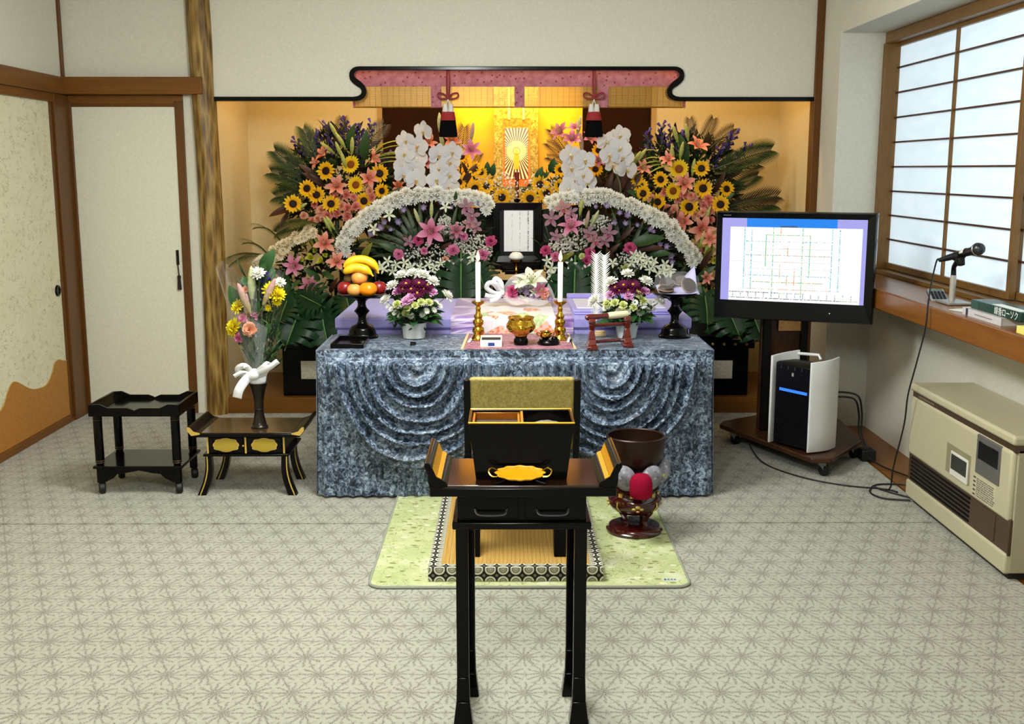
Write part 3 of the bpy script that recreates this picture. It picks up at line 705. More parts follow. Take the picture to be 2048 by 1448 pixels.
for i, cxp in enumerate((-1.303, -1.125)):
    def cart(sc, y0, y1):
        def f(q):
            w, h = .052*sc, .028*sc; pts = []
            for k in range(48):
                a = 2*PI*k/48
                r = 1+.05*math.cos(8*a) if math.sin(a) > -.3 else 1+.07*math.cos(6*a+PI)
                pts.append((cxp+w*r*math.copysign(abs(math.cos(a))**.8, math.cos(a)), .238+h*r*math.copysign(abs(math.sin(a))**.8, math.sin(a))))
            q.prism(pts, y0, y1, 'XZ')
        return f
    drw = part(lt, 'drawer', m_black, lambda q: q.box(cxp-.078, cxp+.078, 4.979, 4.987, .205, .272), bevel=.001)
    part(drw, 'cartouche_rim', m_goldpaint, cart(1.12, 4.976, 4.981)); part(drw, 'cartouche_panel', M('mustard_gold_%d' % i, '#b79d38', .4, .35, var=.05), cart(1, 4.974, 4.98))
for x in (-1.388, -1.212, -1.034): part(lt, 'gilt_stripe', m_goldpaint, lambda q: q.box(x-.0035, x+.0035, 4.976, 4.986, .198, .276))
part(lt, 'knob', m_brass, lambda q: q.ball((-1.222, 4.972, .235), .006, 10, 8))
for x, y, s, b_ in ((-1.387, 4.99, -1, 0), (-1.033, 4.99, 1, 0), (-1.372, 5.26, -1, 1), (-1.045, 5.26, 1, 1)):
    def leg(q):
        P = smoothpts([(x, y, .19), (x, y, .12), (x+s*.012, y-.004, .06), (x+s*.035, y-.01, 0)], 4)
        for a, c in zip(P[:-1], P[1:]):
            wa = .014+.006*(1-a.z/.19); wc = .014+.006*(1-c.z/.19)
            q.frus((c.x-wc, c.x+wc, c.y-wc, c.y+wc), c.z, (a.x-wa, a.x+wa, a.y-wa, a.y+wa), a.z)
    lg = part(lt, 'leg', m_black, leg)
    part(lg, 'gilt_stripe', m_goldpaint, lambda q: q.tube([(p.x+s*.008+.002, p.y-.016-.006*(1-p.z/.19), p.z+.002) for p in smoothpts([(x, y, .19), (x, y, .12), (x+s*.012, y-.004, .06), (x+s*.035, y-.01, 0)], 4)], .003, 5))
# ------------------------------------------------------------------ altar table, cloth, coffin
TX0, TX1, TY0, TY1, TZ = -.858, .940, 4.945, 5.44, .69
def velvet():
    m, n, b = base('crushed_velvet', .34, 0, .5, 0, .42)
    v = n.coord('Object')
    w = n.noise(v, 9, 3, .6, 0, 1)
    add = n.new('ShaderNodeMixRGB', blend_type='LINEAR_LIGHT'); add.inputs[0].default_value = .02
    n.l.new(v, add.inputs[1]); n.l.new(w, add.inputs[2])
    f = n.noise(add.outputs[0], 58, 5, .68, .9); f2 = n.noise(v, 12, 3, .6, .6)
    c = n.ramp(n.m('ADD', n.m('MULTIPLY', f, .74), n.m('MULTIPLY', f2, .26)), [(.41, '#111926'), (.475, '#394659'), (.53, '#6a7a90'), (.595, '#98a9ba'), (.68, '#c8d4de')])
    setcol(n, b, c); n.l.new(n.bump(f, .55, .004), b.inputs['Normal'])
    b.inputs['Sheen Roughness'].default_value = .3; b.inputs['Sheen Tint'].default_value = (.75, .85, 1, 1)
    return m
m_velvet = velvet()
tb = thing('altar_table', 'plain folding altar table hidden under the blue velvet cloth', 'table', (.04, 5.19, 0))
part(tb, 'tabletop', m_blacks, lambda q: q.box(TX0+.02, TX1-.02, TY0+.02, TY1-.01, .655, .684), bevel=.003)
for x in (TX0+.08, TX1-.08):
    for y in (TY0+.09, TY1-.06): part(tb, 'leg', m_blacks, lambda q: q.tube([(x, y, 0), (x, y, .656)], .014, 8))
def sstep(a, b_, x):
    t = max(0, min(1, (x-a)/(b_-a))); return t*t*(3-2*t)
def skirt(x, z):
    """how far the front of the cloth stands proud of the table edge"""
    s = -1 if x < .041 else 1
    lx = abs(x-.041)
    if z > .652: return .003+.002*noise.noise(Vector((x*9, z*9, 0)))
    dz = .652-z
    wob = noise.noise(Vector((x*4, z*4, s*3.)))
    dx = lx-.436-.05*dz*(0 if lx > .436 else 1)
    # swag: drooping arcs, narrow at the top and wide below
    a = .40; b_ = .50
    qv = math.sqrt((dx/a)**2+(dz/b_)**2) if dz > 0 else abs(dx)/a
    qv += .045*wob+.012*noise.noise(Vector((x*11, z*11, 5)))
    ph = (qv+.014*math.sin(qv*17))*8.6-.25
    fr = ph-math.floor(ph)
    saw = (fr/.72 if fr < .72 else (1-fr)/.28)          # fold: long slope, sharp under-edge
    saw = saw**1.6
    amp = .062*sstep(.04, .35, qv)*(1-.3*qv)+.010
    swag = .028+amp*saw
    pl = .5+.5*math.sin(2*PI*(x/.060)+2.2*noise.noise(Vector((x*5, z*1.5, 7))))
    low = .010+.018*(pl**1.5)*sstep(0, .1, dz)+.010*sstep(.3, .65, dz)
    k = 1-sstep(1.0, 1.03, qv)
    edge = sstep(0, .02, dz)
    return (low*(1-k)+(swag+.012)*k)*edge+.003
tc_ = thing('tablecloth', 'steel blue crushed velvet cloth with draped swags over the altar table', 'tablecloth', (.04, 5.19, TZ))
def clothfront(u, v):
    x = TX0-.004+u*(TX1-TX0+.008); z = TZ-v*(TZ-.012)
    e = min(x-TX0+.004, TX1+.004-x); d = skirt(x, z)*sstep(-.01, .05, e)
    sag = .012*sstep(.2, .69, TZ-z)
    return (x+(-1 if u < .5 else 1)*sag*(1-sstep(0, .12, e)), TY0-d-.004*sstep(.5, .69, TZ-z), z)
part(tc_, 'front_drape', m_velvet, lambda q: q.grid(clothfront, 300, 130), smooth=80)
part(tc_, 'cloth_top', m_velvet, lambda q: q.grid(lambda u, v: (TX0-.006+u*(TX1-TX0+.012), TY0-.004+v*(TY1-TY0+.01), TZ+.0015*noise.noise(Vector((u*30, v*12, 0)))-.006*max(0, 1-(min(u, 1-u))*90)), 120, 40), smooth=80)
for s in (-1, 1):
    x = TX0-.004 if s < 0 else TX1+.004
    part(tc_, 'side_drape', m_velvet, lambda q: q.grid(lambda u, v: (x+s*(.004+.016*v*(.5+.5*math.sin(u*40+2*v))), TY0-.002+u*(TY1-TY0), TZ-v*(TZ-.012)), 60, 30), smooth=80)

m_lav = M('lavender_cloth', '#a098de', .6, sheen=.3, var=.07, vs_=30, bump=.15, bs=200)
m_lavd = M('lavender_line', '#55519a', .6); m_lavw = M('pale_lavender_panel', '#dcdaf0', .5, var=.03)
CX0, CX1, CY0, CY1 = -.857, .930, 5.455, 6.30
cf = thing('coffin', 'lavender cloth-covered coffin lying behind the altar table', 'coffin', (.04, 5.88, .3))
part(cf, 'body', m_lav, lambda q: q.box(CX0+.01, CX1-.01, CY0+.008, CY1-.008, .30, .712), bevel=.006)
part(cf, 'lid', m_lav, lambda q: q.box(CX0, CX1, CY0, CY1, .714, .770), bevel=.01, seg=3)
part(cf, 'lid_line', m_lavd, lambda q: q.box(CX0+.004, CX1-.004, CY0+.004, CY1-.004, .7105, .7155))
rb = part(cf, 'head_lid', m_lav, lambda q: q.box(.345, CX1-.06, 5.55, 6.24, .770, .784), bevel=.006)
part(rb, 'lid_ridge', m_lav, lambda q: q.box(.345, CX1-.06, 6.17, 6.24, .784, .806), bevel=.004); part(rb, 'lid_ridge', m_lav, lambda q: q.box(.345, CX1-.06, 5.55, 5.60, .784, .793), bevel=.004)
for a, c in ((.37, .598), (.606, .835)):
    wd = part(cf, 'window_door', m_lavw, lambda q: q.box(a, c, 5.69, 6.1, .784, .792), bevel=.003)
    part(wd, 'door_pull', m_white, lambda q: q.box((a+c)/2-.012, (a+c)/2+.012, 5.71, 5.72, .792, .797), bevel=.002)
for x in (-.6, .66):
    part(cf, 'bier_beam', m_blacks, lambda q: q.box(x-.04, x+.04, 5.5, 6.26, .24, .30), bevel=.004)
    for y in (5.56, 6.2): part(cf, 'bier_leg', m_blacks, lambda q: q.box(x-.035, x+.035, y-.03, y+.03, 0, .24), bevel=.003)
def brocade():
    m, n, b = base('purple_brocade', .45, 0, .5, 0, .4)
    v = n.coord('Object'); x, y, z = n.xyz(v)
    band = n.noise(n.coord('Object', (1.2, 1, 9), (0, R(14), 0)), 2.2, 3, .5, .6)
    c = n.ramp(band, [(.36, '#7c58a6'), (.45, '#a98bc6'), (.5, '#d9cde2'), (.54, '#9f80be'), (.66, '#7450a0')])
    setcol(n, b, c); n.l.new(n.bump(n.noise(v, 180, 3), .3, .002), b.inputs['Normal']); return m
def mums():
    m, n, b = base('printed_chrysanthemums', .6, 0, .3)
    v = n.coord('Object', (1, .55, 1)); vv = n.voro(v, 12, out=1); d = n.voro(v, 12)
    c = n.ramp(vv, [(0, '#e8e2ea'), (.3, '#e3845f'), (.42, '#e9e4e6'), (.62, '#b7cf8e'), (.72, '#ece6dc'), (.86, '#e6a07e')], 'CONSTANT')
    pet = n.voro(v, 60); c = n.mix(n.m('MULTIPLY', n.m('GREATER_THAN', pet, .5), .4), c, '#f3efe6')
    c = n.mix(n.m('MULTIPLY', n.m('LESS_THAN', d, .08), .6), c, '#c98f4a'); setcol(n, b, c); return m
cv = thing('brocade_cover', 'purple brocade cover with printed chrysanthemums draped over the coffin centre', 'cloth', (.04, 5.87, .772))
def drape(x0, x1, off):
    def f(u, v):
        x = x0+u*(x1-x0); r = .003*noise.noise(Vector((x*14, v*6, 2)))
        if v < .16: t = v/.16; return (x, CY0-.006-off+r, .63+t*.128)
        if v < .24: t = (v-.16)/.08; a = t*PI/2; return (x, CY0+.012-.018*math.cos(a)-off*math.cos(a), .758+.016*math.sin(a)+off*math.sin(a)+r*.5)
        t = (v-.24)/.76; return (x, CY0+.012+t*.80, .774+off+r*.5)
    return f
part(cv, 'cover_sheet', brocade(), lambda q: q.grid(drape(-.277, .337, 0), 60, 60), smooth=80)
part(cv, 'flower_print', mums(), lambda q: q.grid(lambda u, v: drape(-.135, .245, .0035)(u, .0+v*.75), 40, 50), smooth=80)

# --- black lacquer dais across the alcove
m_studgold = M('stud_gold', '#b59a52', .3, .8, var=0)
def damask():
    m, n, b = base('silver_damask', .55, .2, .4)
    v = n.coord('Object'); f = n.noise(v, 34, 2, .5, 2); k = n.m('SUBTRACT', 1, n.m('DIVIDE', n.m('ABSOLUTE', n.m('SUBTRACT', f, .5)), .03), clamp=True)
    setcol(n, b, n.mix(n.m('MULTIPLY', k, .7), '#a6a091' if 0 else n.ramp(n.noise(v, 9), [(.3, '#9a9484'), (.7, '#b3ad9c')]), '#5f5a4c')); return m
ds = thing('altar_dais', 'long black lacquer dais with gilt studs and damask panels in the alcove', 'altar dais', (.07, 7.1, .097))
GX0, GX1, GY0, GY1 = -1.40, 1.52, 6.79, 7.5
part(ds, 'dais_body', m_black, lambda q: q.box(GX0, GX1, GY0, GY1, .098, .40), bevel=.004)
part(ds, 'dais_top', m_black, lambda q: q.box(GX0-.03, GX1+.03, GY0-.03, GY1, .40, .455), bevel=.006)
for x0, x1 in ((GX0+.115, GX0+.52), (GX1-.52, GX1-.10)):
    part(ds, 'damask_panel', damask(), lambda q: q.box(x0, x1, GY0-.006, GY0+.002, .205, .32), bevel=.001)
for k in range(42):
    x = GX0+.02+k*.0702
    if k == 0: o = part(ds, 'stud', m_studgold, lambda q: q.ball((x, GY0-.032, .428), (.010, .006, .010), 10, 6)); so = o
    else:
        c_ = so.copy(); col.objects.link(c_); c_.location = (k*.0702, 0, 0)
part(ds, 'upper_step', m_black, lambda q: q.box(GX0+.3, GX1-.3, 7.02, GY1, .455, .78), bevel=.004)
part(ds, 'centre_step', m_black, lambda q: q.box(-.15, .30, 6.80, 7.02, .455, .855), bevel=.004)
# ------------------------------------------------------------------ things on the altar table
def stand_prof(h, R0):
    return [(0, 0), (.078, 0), (.078, .010), (.070, .016), (.066, .022), (.064, .040), (.052, .056), (.030, .066), (.021, .078), (.019, .10), (.022, .112), (.038, .130), (.022, .150), (.019, .165), (.022, .180), (.040, h-.022), (R0-.006, h-.012), (R0, h), (R0-.005, h+.001), (R0-.02, h-.006), (0, h-.008)]
def dish_stand(x, y, h, label):
    t = thing('offering_stand', label, 'stand', (x, y, TZ))
    part(t, 'pedestal', m_black, lambda q: q.lathe([p for p in stand_prof(h, .12)][:16]+[(0, h-.02)], 40), rel=True, smooth=50)
    part(t, 'plate', m_black, lambda q: q.lathe([(0, h-.022), (.06, h-.02), (.108, h-.012), (.12, h), (.117, h+.002), (.104, h-.006), (0, h-.010)], 48), rel=True)
    return t
dish_stand(-.703, 5.33, .215, 'tall black lacquer offering stand piled with fruit')
dish_stand(.825, 5.33, .222, 'tall black lacquer offering stand holding wrapped sweets')
FZ = TZ+.215-.009
m_apple = M('apple_skin', '#8c1a1c', .25, var=.35, vs_=20); m_pear = M('pear_skin', '#d99a4c', .45, var=.08, vs_=60)
m_pers = M('persimmon_skin', '#f08a0c', .22, var=.06); m_banana = M('banana_skin', '#e6b619', .4, var=.12, vs_=30); m_kiwi = M('kiwi_skin', '#5d431f', .9, var=.25, vs_=90); m_stem = M('fruit_stem', '#4a3a1e', .8)
def fruit(name, mat, label, x, y, z, r, sq=1, stem=True, calyx=False):
    t = thing(name, label, 'fruit', (x, y, z), rnd.random()*6)
    prof = []
    for k in range(17):
        a = PI*k/16; rr = r*math.sin(a); zz = -r*sq*math.cos(a)
        if sq <= 1: zz -= .16*r*math.exp(-(rr/(r*.35))**2)*(1 if zz > 0 else -.4)
        prof.append((rr if 0 < k < 16 else 0, zz+r*sq))
    q = MB().lathe(prof, 28)
    if calyx: q.v = [(a*(1+.05*math.cos(4*math.atan2(b_, a))), b_*(1+.05*math.cos(4*math.atan2(b_, a))), c) for a, b_, c in q.v]
    q.build('skin', mat, t, smooth=80)
    if stem: MB().tube([(0, 0, 2*r*sq-.22*r), (.002, 0, 2*r*sq+.12*r)], .0022, 6).build('stem', m_stem, t)
    if calyx:
        q = MB()
        for k in range(4):
            a = PI/2*k+.4; q.add([(0, 0, 2*r*sq-.006), (.014*math.cos(a-.5), .014*math.sin(a-.5), 2*r*sq-.006), (.022*math.cos(a), .022*math.sin(a), 2*r*sq-.009), (.014*math.cos(a+.5), .014*math.sin(a+.5), 2*r*sq-.006)], [(0, 1, 2, 3)])
        q.build('calyx', M('calyx_brown', '#5f5a2a', .8), t, thick=.001)
    return t
fx, fy = -.703, 5.33
fruit('apple', m_apple, 'red apple at the left edge of the fruit plate', fx-.078, fy-.01, FZ+.004, .037, .92)
fruit('apple', m_apple, 'red apple at the right edge of the fruit plate, beside the persimmon', fx+.086, fy+.0, FZ+.004, .037, .92)
fruit('pear', m_pear, 'yellow brown pear at the front bottom of the fruit pile', fx-.026, fy-.062, FZ+.002, .035, .9)
fruit('persimmon', m_pers, 'bright orange persimmon at the front of the fruit pile', fx+.040, fy-.060, FZ+.001, .043, .84, calyx=True, stem=False)
fruit('apple', m_apple, 'red apple mostly hidden at the back of the fruit pile', fx+.0, fy+.06, FZ+.003, .037, .92)
fruit('pear', m_pear, 'round yellow brown pear resting on the lower fruit under the bananas', fx-.008, fy-.004, FZ+.052, .040, .9)
fruit('kiwi', m_kiwi, 'brown fuzzy kiwi fruit beside the upper pear', fx-.064, fy-.0, FZ+.060, .021, 1.05, stem=False)
bn = thing('banana_bunch', 'bunch of yellow bananas lying on top of the fruit pile', 'fruit', (fx-.016, fy-.005, FZ+.136))
for k, (dy, dz, ln, cv_) in enumerate(((-.03, -.008, 1.0, .9), (.002, .018, 1.05, 1.15), (.03, .010, .95, 1.1))):
    P = []; Rr = []
    for i in range(15):
        t_ = i/14; a = R(150-125*t_*cv_)
        P.append((.012+.085*ln*math.cos(a), dy+.01*math.sin(t_*3), dz-.055+.075*math.sin(a)+(-.022 if k == 0 else 0)*t_)); Rr.append(.004+.018*min(1, math.sin(PI*min(1, t_*1.05+.02))*1.6)**.8)
    part(bn, 'banana', m_banana, lambda q: q.tube(P, [max(.003, r) for r in Rr], 7), rel=True, smooth=60)
part(bn, 'stem', m_stem, lambda q: q.tube([(-.06, -.03, -.02), (-.075, 0, -.012), (-.062, .028, -.012)], .006, 6), rel=True)
# wrapped sweets
m_film = M('clear_wrap', '#f2f2f4', .12, var=0, alpha=.09, spec=.7); m_cake = M('brown_cake', '#2c190b', .5, var=.15, vs_=40); m_bean = M('pale_cake', '#a98259', .6)
SZ = TZ+.222-.006
pp = single('wrapping_paper', M('pale_lilac_paper', '#b9b5de', .6, var=.02), 'folded pale lilac paper sheet standing up under the wrapped sweets', 'paper',
            lambda q: q.grid(lambda u, v: (.74+u*.19, 5.25+v*.17, SZ+.004+.075*max(0, v-.45)*1.5*(.4+u)+.05*max(0, u-.75)*3*v), 12, 12), thick=.001)
for k, (dx, dy, dz, rx, rz, nm) in enumerate(((-.052, -.03, .016, 8, 20, 'at the front left'), (-.035, .045, .04, 30, -15, 'at the back left'), (.058, -.03, .036, 58, 20, 'standing up at the right'), (.02, .05, .055, 35, 0, 'on top at the back'))):
    sw = thing('wrapped_cake', 'round brown bean cake in clear wrap %s of the sweets plate' % nm, 'sweet', (.825+dx, 5.33+dy, SZ+dz+.006)); sw.rotation_euler = (R(rx), 0, R(rz))
    MB().lathe([(0, -.011), (.034, -.011), (.039, -.003), (.037, .0), (.0, .0)], 28).lathe([(0, .012), (.032, .012), (.038, .005), (.037, .001)], 28).build('cake', m_cake, sw)
    MB().lathe([(.037, -.003), (.0395, 0), (.037, .003)], 28).build('filling', m_bean, sw)
    q = MB(); 
    q.grid(lambda u, v: ((u-.5)*.125, (v-.5)*.092, .0145+.004*noise.noise(Vector((u*7, v*7, k)))-.012*max(0, abs(u-.5)-.28)*8*.5), 14, 10)
    q.build('wrapper', m_film, sw, smooth=70)

# candle stands
m_wax = M('white_wax', '#f1efe9', .45, var=0); m_flame, n_, b_ = base('candle_flame', .5)
b_.inputs['Base Color'].default_value = (1, .7, .3, 1); b_.inputs['Emission Color'].default_value = (1, .60, .22, 1); b_.inputs['Emission Strength'].default_value = 3
def candle(x, y, side):
    t = thing('candle_stand', 'polished brass candle stand %s of the brass incense bowl' % side, 'candle stand', (x, y, TZ+.005))
    pr = [(0, 0), (.034, 0), (.035, .008), (.03, .014), (.024, .022), (.022, .03), (.029, .042), (.027, .058), (.016, .066), (.025, .078), (.026, .092), (.017, .102), (.021, .112), (.021, .118), (.012, .126), (.011, .145), (.013, .152), (.009, .160), (.012, .166), (.030, .178), (.033, .186), (.031, .187), (.012, .176), (0, .176)]
    part(t, 'stand_body', m_brass, lambda q: q.lathe(pr, 32), rel=True, smooth=50)
    c = thing('candle', 'lit white candle in the brass stand %s of the incense bowl' % side, 'candle', (x, y, TZ+.182))
    part(c, 'wax', m_wax, lambda q: q.lathe([(0, 0), (.0125, 0), (.0125, .192), (.0105, .196), (0, .192)], 20), rel=True)
    part(c, 'wick', m_blacks, lambda q: q.tube([(0, 0, .19), (.001, 0, .203)], .001, 5), rel=True)
    part(c, 'flame', m_flame, lambda q: q.lathe([(0, .198), (.006, .204), (.0095, .213), (.008, .225), (.004, .239), (0, .252)], 14), rel=True, smooth=80)
    lamp('candle_flame_light', 'POINT', (x, y-.03, TZ+.40), .25, (1, .55, .2), .012)
candle(-.133, 5.215, 'left'); candle(.258, 5.215, 'right')
# placemat and censers
pm = thing('altar_runner', 'mauve brocade runner with cream end strips under the brass altar set', 'runner', (.062, 5.18, TZ))
m_mauve, n_, b_ = base('mauve_brocade', .6, 0, .4)
f_ = n_.noise(n_.coord('Object'), 30, 3, .5, 1.5); setcol(n_, b_, n_.ramp(f_, [(.35, '#7f4a5c'), (.5, '#9c6a78'), (.62, '#b48a94'), (.7, '#8d5668')]))
part(pm, 'runner_cloth', m_mauve, lambda q: q.prism([(-.194, 4.955), (.308, 4.955), (.303, 5.42), (-.182, 5.42)], TZ+.0015, TZ+.0045, 'XY'))
for a, c, d, e in ((-.207, -.194, -.194, -.182), (.308, .321, .303, .315)):
    part(pm, 'end_strip', M('cream_strip_%d' % (a > 0), '#d2bd8e', .6), lambda q: q.prism([(a, 4.953), (c, 4.953), (d if a > 0 else e, 5.42), (e if a > 0 else d, 5.42)] if a > 0 else [(a, 4.953), (c, 4.953), (e, 5.42), (d, 5.42)], TZ+.0015, TZ+.008, 'XY'))
ce = thing('incense_bowl', 'round polished brass incense bowl on a black stand at the centre of the table', 'incense bowl', (.069, 5.07, TZ+.005))
part(ce, 'stand', m_black, lambda q: q.lathe([(0, 0), (.031, 0), (.034, .012), (.033, .026), (.027, .034), (.03, .042), (0, .042)], 32), rel=True)
part(ce, 'bowl', m_brass, lambda q: q.lathe([(0, .042), (.03, .042), (.034, .05), (.058, .064), (.069, .082), (.068, .096), (.058, .110), (.056, .118), (.0605, .124), (.062, .130), (.058, .131), (.053, .122), (.05, .112), (0, .112)], 44), rel=True, smooth=50)
part(ce, 'ash', MATS['grey_ash'], lambda q: q.lathe([(.052, .1185), (.03, .121), (0, .122)], 32), rel=True)
for s in (-1, 1): part(ce, 'lug', m_brass, lambda q: q.ball((0, s*.067, .082), (.009, .006, .009), 10, 8), rel=True)
c2 = thing('small_censer', 'tiny brass censer on a black carved stand right of the incense bowl', 'censer', (.198, 5.08, TZ+.005))
part(c2, 'stand', m_black, lambda q: q.lathe([(0, 0), (.05, 0), (.054, .010), (.046, .018), (.044, .026), (0, .026)], 28).ball((.028, 0, .026), (.016, .014, .012)), rel=True)
part(c2, 'bowl', m_brass, lambda q: q.lathe([(0, .026), (.014, .026), (.026, .036), (.028, .046), (.024, .056), (.028, .062), (.024, .062), (.02, .054), (0, .05)], 28, None, Matrix.Translation((-.014, 0, 0))), rel=True)
for s in (-1, 1): part(c2, 'handle', m_brass, lambda q: q.tube(smoothpts([(-.014+s*.025, 0, .05), (-.014+s*.038, 0, .056), (-.014+s*.038, 0, .042), (-.014+s*.026, 0, .038)], 4), .003, 6), rel=True)
bxm = thing('match_tray', 'small white open box with dark contents and a blue square on its front', 'box', (-.069, 5.06, TZ+.005))
m_card = M('white_card', '#e4e1d8', .6)
part(bxm, 'box_shell', m_card, lambda q: [q.box(*b_) for b_ in ((-.05, .05, -.068, .085, 0, .004), (-.05, .05, -.068, -.062, .004, .033), (-.05, .05, .079, .085, .004, .033), (-.05, -.044, -.062, .079, .004, .033), (.044, .05, -.062, .079, .004, .033))], rel=True, bevel=.001)
part(bxm, 'contents', M('dark_green_ash', '#26281f', .9, var=.3, vs_=200), lambda q: q.box(-.044, .044, -.062, .079, .004, .024), rel=True)
part(bxm, 'blue_label', M('blue_ink', '#1c3d8e', .5), lambda q: q.box(-.014, .016, -.0687, -.0678, .006, .021), rel=True)
for s, x in ((-1, -.168), (1, .300)):
    single('incense_rest', m_card, 'short white paper stick lying at the %s end of the mauve runner' % ('left' if s < 0 else 'right'), 'stick', lambda q: q.box(-.0065, .0065, -.08, .08, 0, .008), (x, 5.2, TZ+.0045), rot=(0, 0, R(-6)), bevel=.003)
# black tray, clip, little wooden block
ty = thing('small_tray', 'small square black lacquer tray at the left end of the altar table', 'tray', (-.73, 5.1, TZ))
def tray_(q):
    a = [(-.072, 4.992), (.072, 4.992), (.072, 5.195), (-.066, 5.195)]
part(ty, 'tray_floor', m_black, lambda q: q.box(-.80, -.66, 4.99, 5.24, TZ+.002, TZ+.008), bevel=.002)
for b_ in ((-.806, -.654, 4.984, 4.992), (-.806, -.654, 5.238, 5.246)): part(ty, 'tray_side', m_black, lambda q: q.box(*b_, TZ+.002, TZ+.022), bevel=.002)
for b_ in ((-.806, -.798), (-.662, -.654)): part(ty, 'tray_side', m_black, lambda q: q.box(*b_, 4.992, 5.238, TZ+.002, TZ+.022), bevel=.002)
single('binder_clip', m_blacks, 'small black clip lying in front of the left flower pot', 'clip', lambda q: q.box(-.013, .013, -.03, -.005, 0, .006).box(-.013, .013, -.004, .003, .0, .012).box(-.012, .012, .003, .028, 0, .005), (-.436, 5.10, TZ+.002), bevel=.001)
single('wooden_block', M('pale_wood_block', '#c9ab7c', .6), 'pale stepped wooden block behind the red mallet rest', 'block', lambda q: q.box(-.03, .03, -.02, .02, 0, .016).box(-.022, .022, -.014, .014, .016, .026), (.462, 5.36, TZ+.002), bevel=.002)
# red mallet rest with mallet
mr = thing('mallet_rest', 'red lacquer mallet rest with turned-out feet at the right of the altar table', 'stand', (.478, 5.02, TZ))
def rest_end(x, y0):
    def f(q):
        sec = [(0, .024, .062), (.014, .024, .062), (.022, .019, .050), (.045, .016, .034), (.085, .011, .020), (.112, .014, .026), (.124, .017, .033), (.138, .013, .026)]
        for (z0, a, b_), (z1, c, d) in zip(sec[:-1], sec[1:]): q.frus((x-a, x+a, y0-b_, y0+b_), TZ+.002+z0, (x-c, x+c, y0-d, y0+d), TZ+.002+z1)
    return f
part(mr, 'end_frame', m_redl, rest_end(.392, 4.985), bevel=.002); part(mr, 'end_frame', m_redl, rest_end(.562, 5.055), bevel=.002)
part(mr, 'lower_rail', m_redl, lambda q: q.tube([(.392, 4.985, TZ+.030), (.562, 5.055, TZ+.030)], .008, 8)); part(mr, 'upper_rail', m_redl, lambda q: q.tube([(.392, 4.985, TZ+.105), (.562, 5.055, TZ+.105)], .009, 8))
rm = thing('bell_striker', 'bell striker with red lacquer handle and cream leather head on the red rest', 'mallet', (.478, 5.02, TZ+.148))
dv = Vector((.175, .072, .006)).normalized(); qd = dv.to_track_quat('Z', 'Y').to_matrix().to_4x4()
part(rm, 'striker_handle', m_redl, lambda q: q.lathe([(0, -.125), (.008, -.125), (.014, -.115), (.0145, -.09), (.011, -.05), (.0125, -.035), (.0125, -.01), (0, -.01)], 18, None, qd), rel=True)
part(rm, 'striker_head', M('cream_leather', '#d8d1ab', .6), lambda q: q.lathe([(0, -.012), (.0135, -.012), (.016, 0), (.0165, .08), (.0145, .09), (0, .09)], 18, None, qd), rel=True)

# ------------------------------------------------------------------ portrait, rice cup, little fence, bouquet on the coffin
PZ = .857
pf = thing('memorial_frame', 'black memorial portrait frame with a white sheet, standing amid the flowers', 'picture frame', (.07, 6.97, PZ))
pa, pb, p0, p1 = -.085, .225, .922, 1.296
def frame_ring(x0, x1, z0, z1, w, y0, y1):
    def f(q):
        O = [(x0, z0), (x1, z0), (x1, z1), (x0, z1)]; I = [(x0+w, z0+w), (x1-w, z0+w), (x1-w, z1-w), (x0+w, z1-w)]
        v = [(a, y0, b_) for a, b_ in O]+[(a, y0+.012, b_) for a, b_ in I]+[(a, y1, b_) for a, b_ in O]+[(a, y1, b_) for a, b_ in I]
        f_ = []
        for k in range(4):
            j = (k+1) % 4; f_ += [(k, j, 4+j, 4+k), (k, 8+k, 8+j, j), (4+k, 4+j, 12+j, 12+k), (8+k, 12+k, 12+j, 8+j)]
        q.add(v, f_)
    return f
part(pf, 'frame_moulding', m_black, frame_ring(pa, pb, p0, p1, .045, 6.93, 6.97), smooth=0, bevel=.003)
part(pf, 'frame_mount', m_blacks, lambda q: q.box(pa+.03, pb-.03, 6.955, 6.969, p0+.03, p1-.03))
prx0, prx1, prz0, prz1 = at(1008, 500, 6.95).x, at(1066, 500, 6.95).x, at(1037, 503, 6.95).z, at(1037, 421, 6.95).z
def sheet(q):
    y = 6.9545
    q.box(prx0, prx1, y-.001, y, prz0, prz1, '#fbfbfb')
    W = prx1-prx0; Hh = prz1-prz0; r_ = random.Random(3)
    for fx_, c_, n_s in ((.28, '#cbbfae', 50), (.55, '#9d9d9d', 60), (.83, '#2a2a2a', 90)):
        for k in range(n_s):
            z = prz0+Hh*r_.random(); w_ = .0016 if fx_ > .8 else .0009
            x = prx0+W*(fx_+.012*r_.uniform(-1, 1)); q.box(x-w_, x+w_, y-.0014, y-.0009, z, z+.0045, c_)
    for fz in (.22, .43, .80):
        for k in range(22): x = prx0+W*(k+.3)/22; q.box(x, x+.002, y-.0014, y-.0009, prz0+Hh*fz, prz0+Hh*fz+.0008, '#c6dcdd')
    for k in range(10): x = prx0+W*(.25+.03*k); z = prz0+.004+.008*r_.random(); q.box(x, x+.003, y-.0014, y-.0009, z, z+.0012, '#555555')
m_sheet = Mcol('white_print', .5, var=0)
part(pf, 'white_sheet', m_sheet, sheet, smooth=0)
part(pf, 'frame_foot', m_black, lambda q: q.box(pa-.01, pb+.01, 6.91, 6.99, .858, .876).box(pa+.01, pb-.01, 6.92, 6.97, .876, .926), bevel=.004)
m_pine = M('pale_pine', '#c9a263', .55, var=.08, vs_=20)
wf = thing('offering_shelf', 'small pale wood offering shelf with pierced ends before the portrait', 'shelf', (.07, 6.852, TZ+.15))
part(wf, 'shelf_board', m_pine, lambda q: q.box(-.105, .245, 6.772, 6.912, 0.8275, 0.8415), bevel=.002)
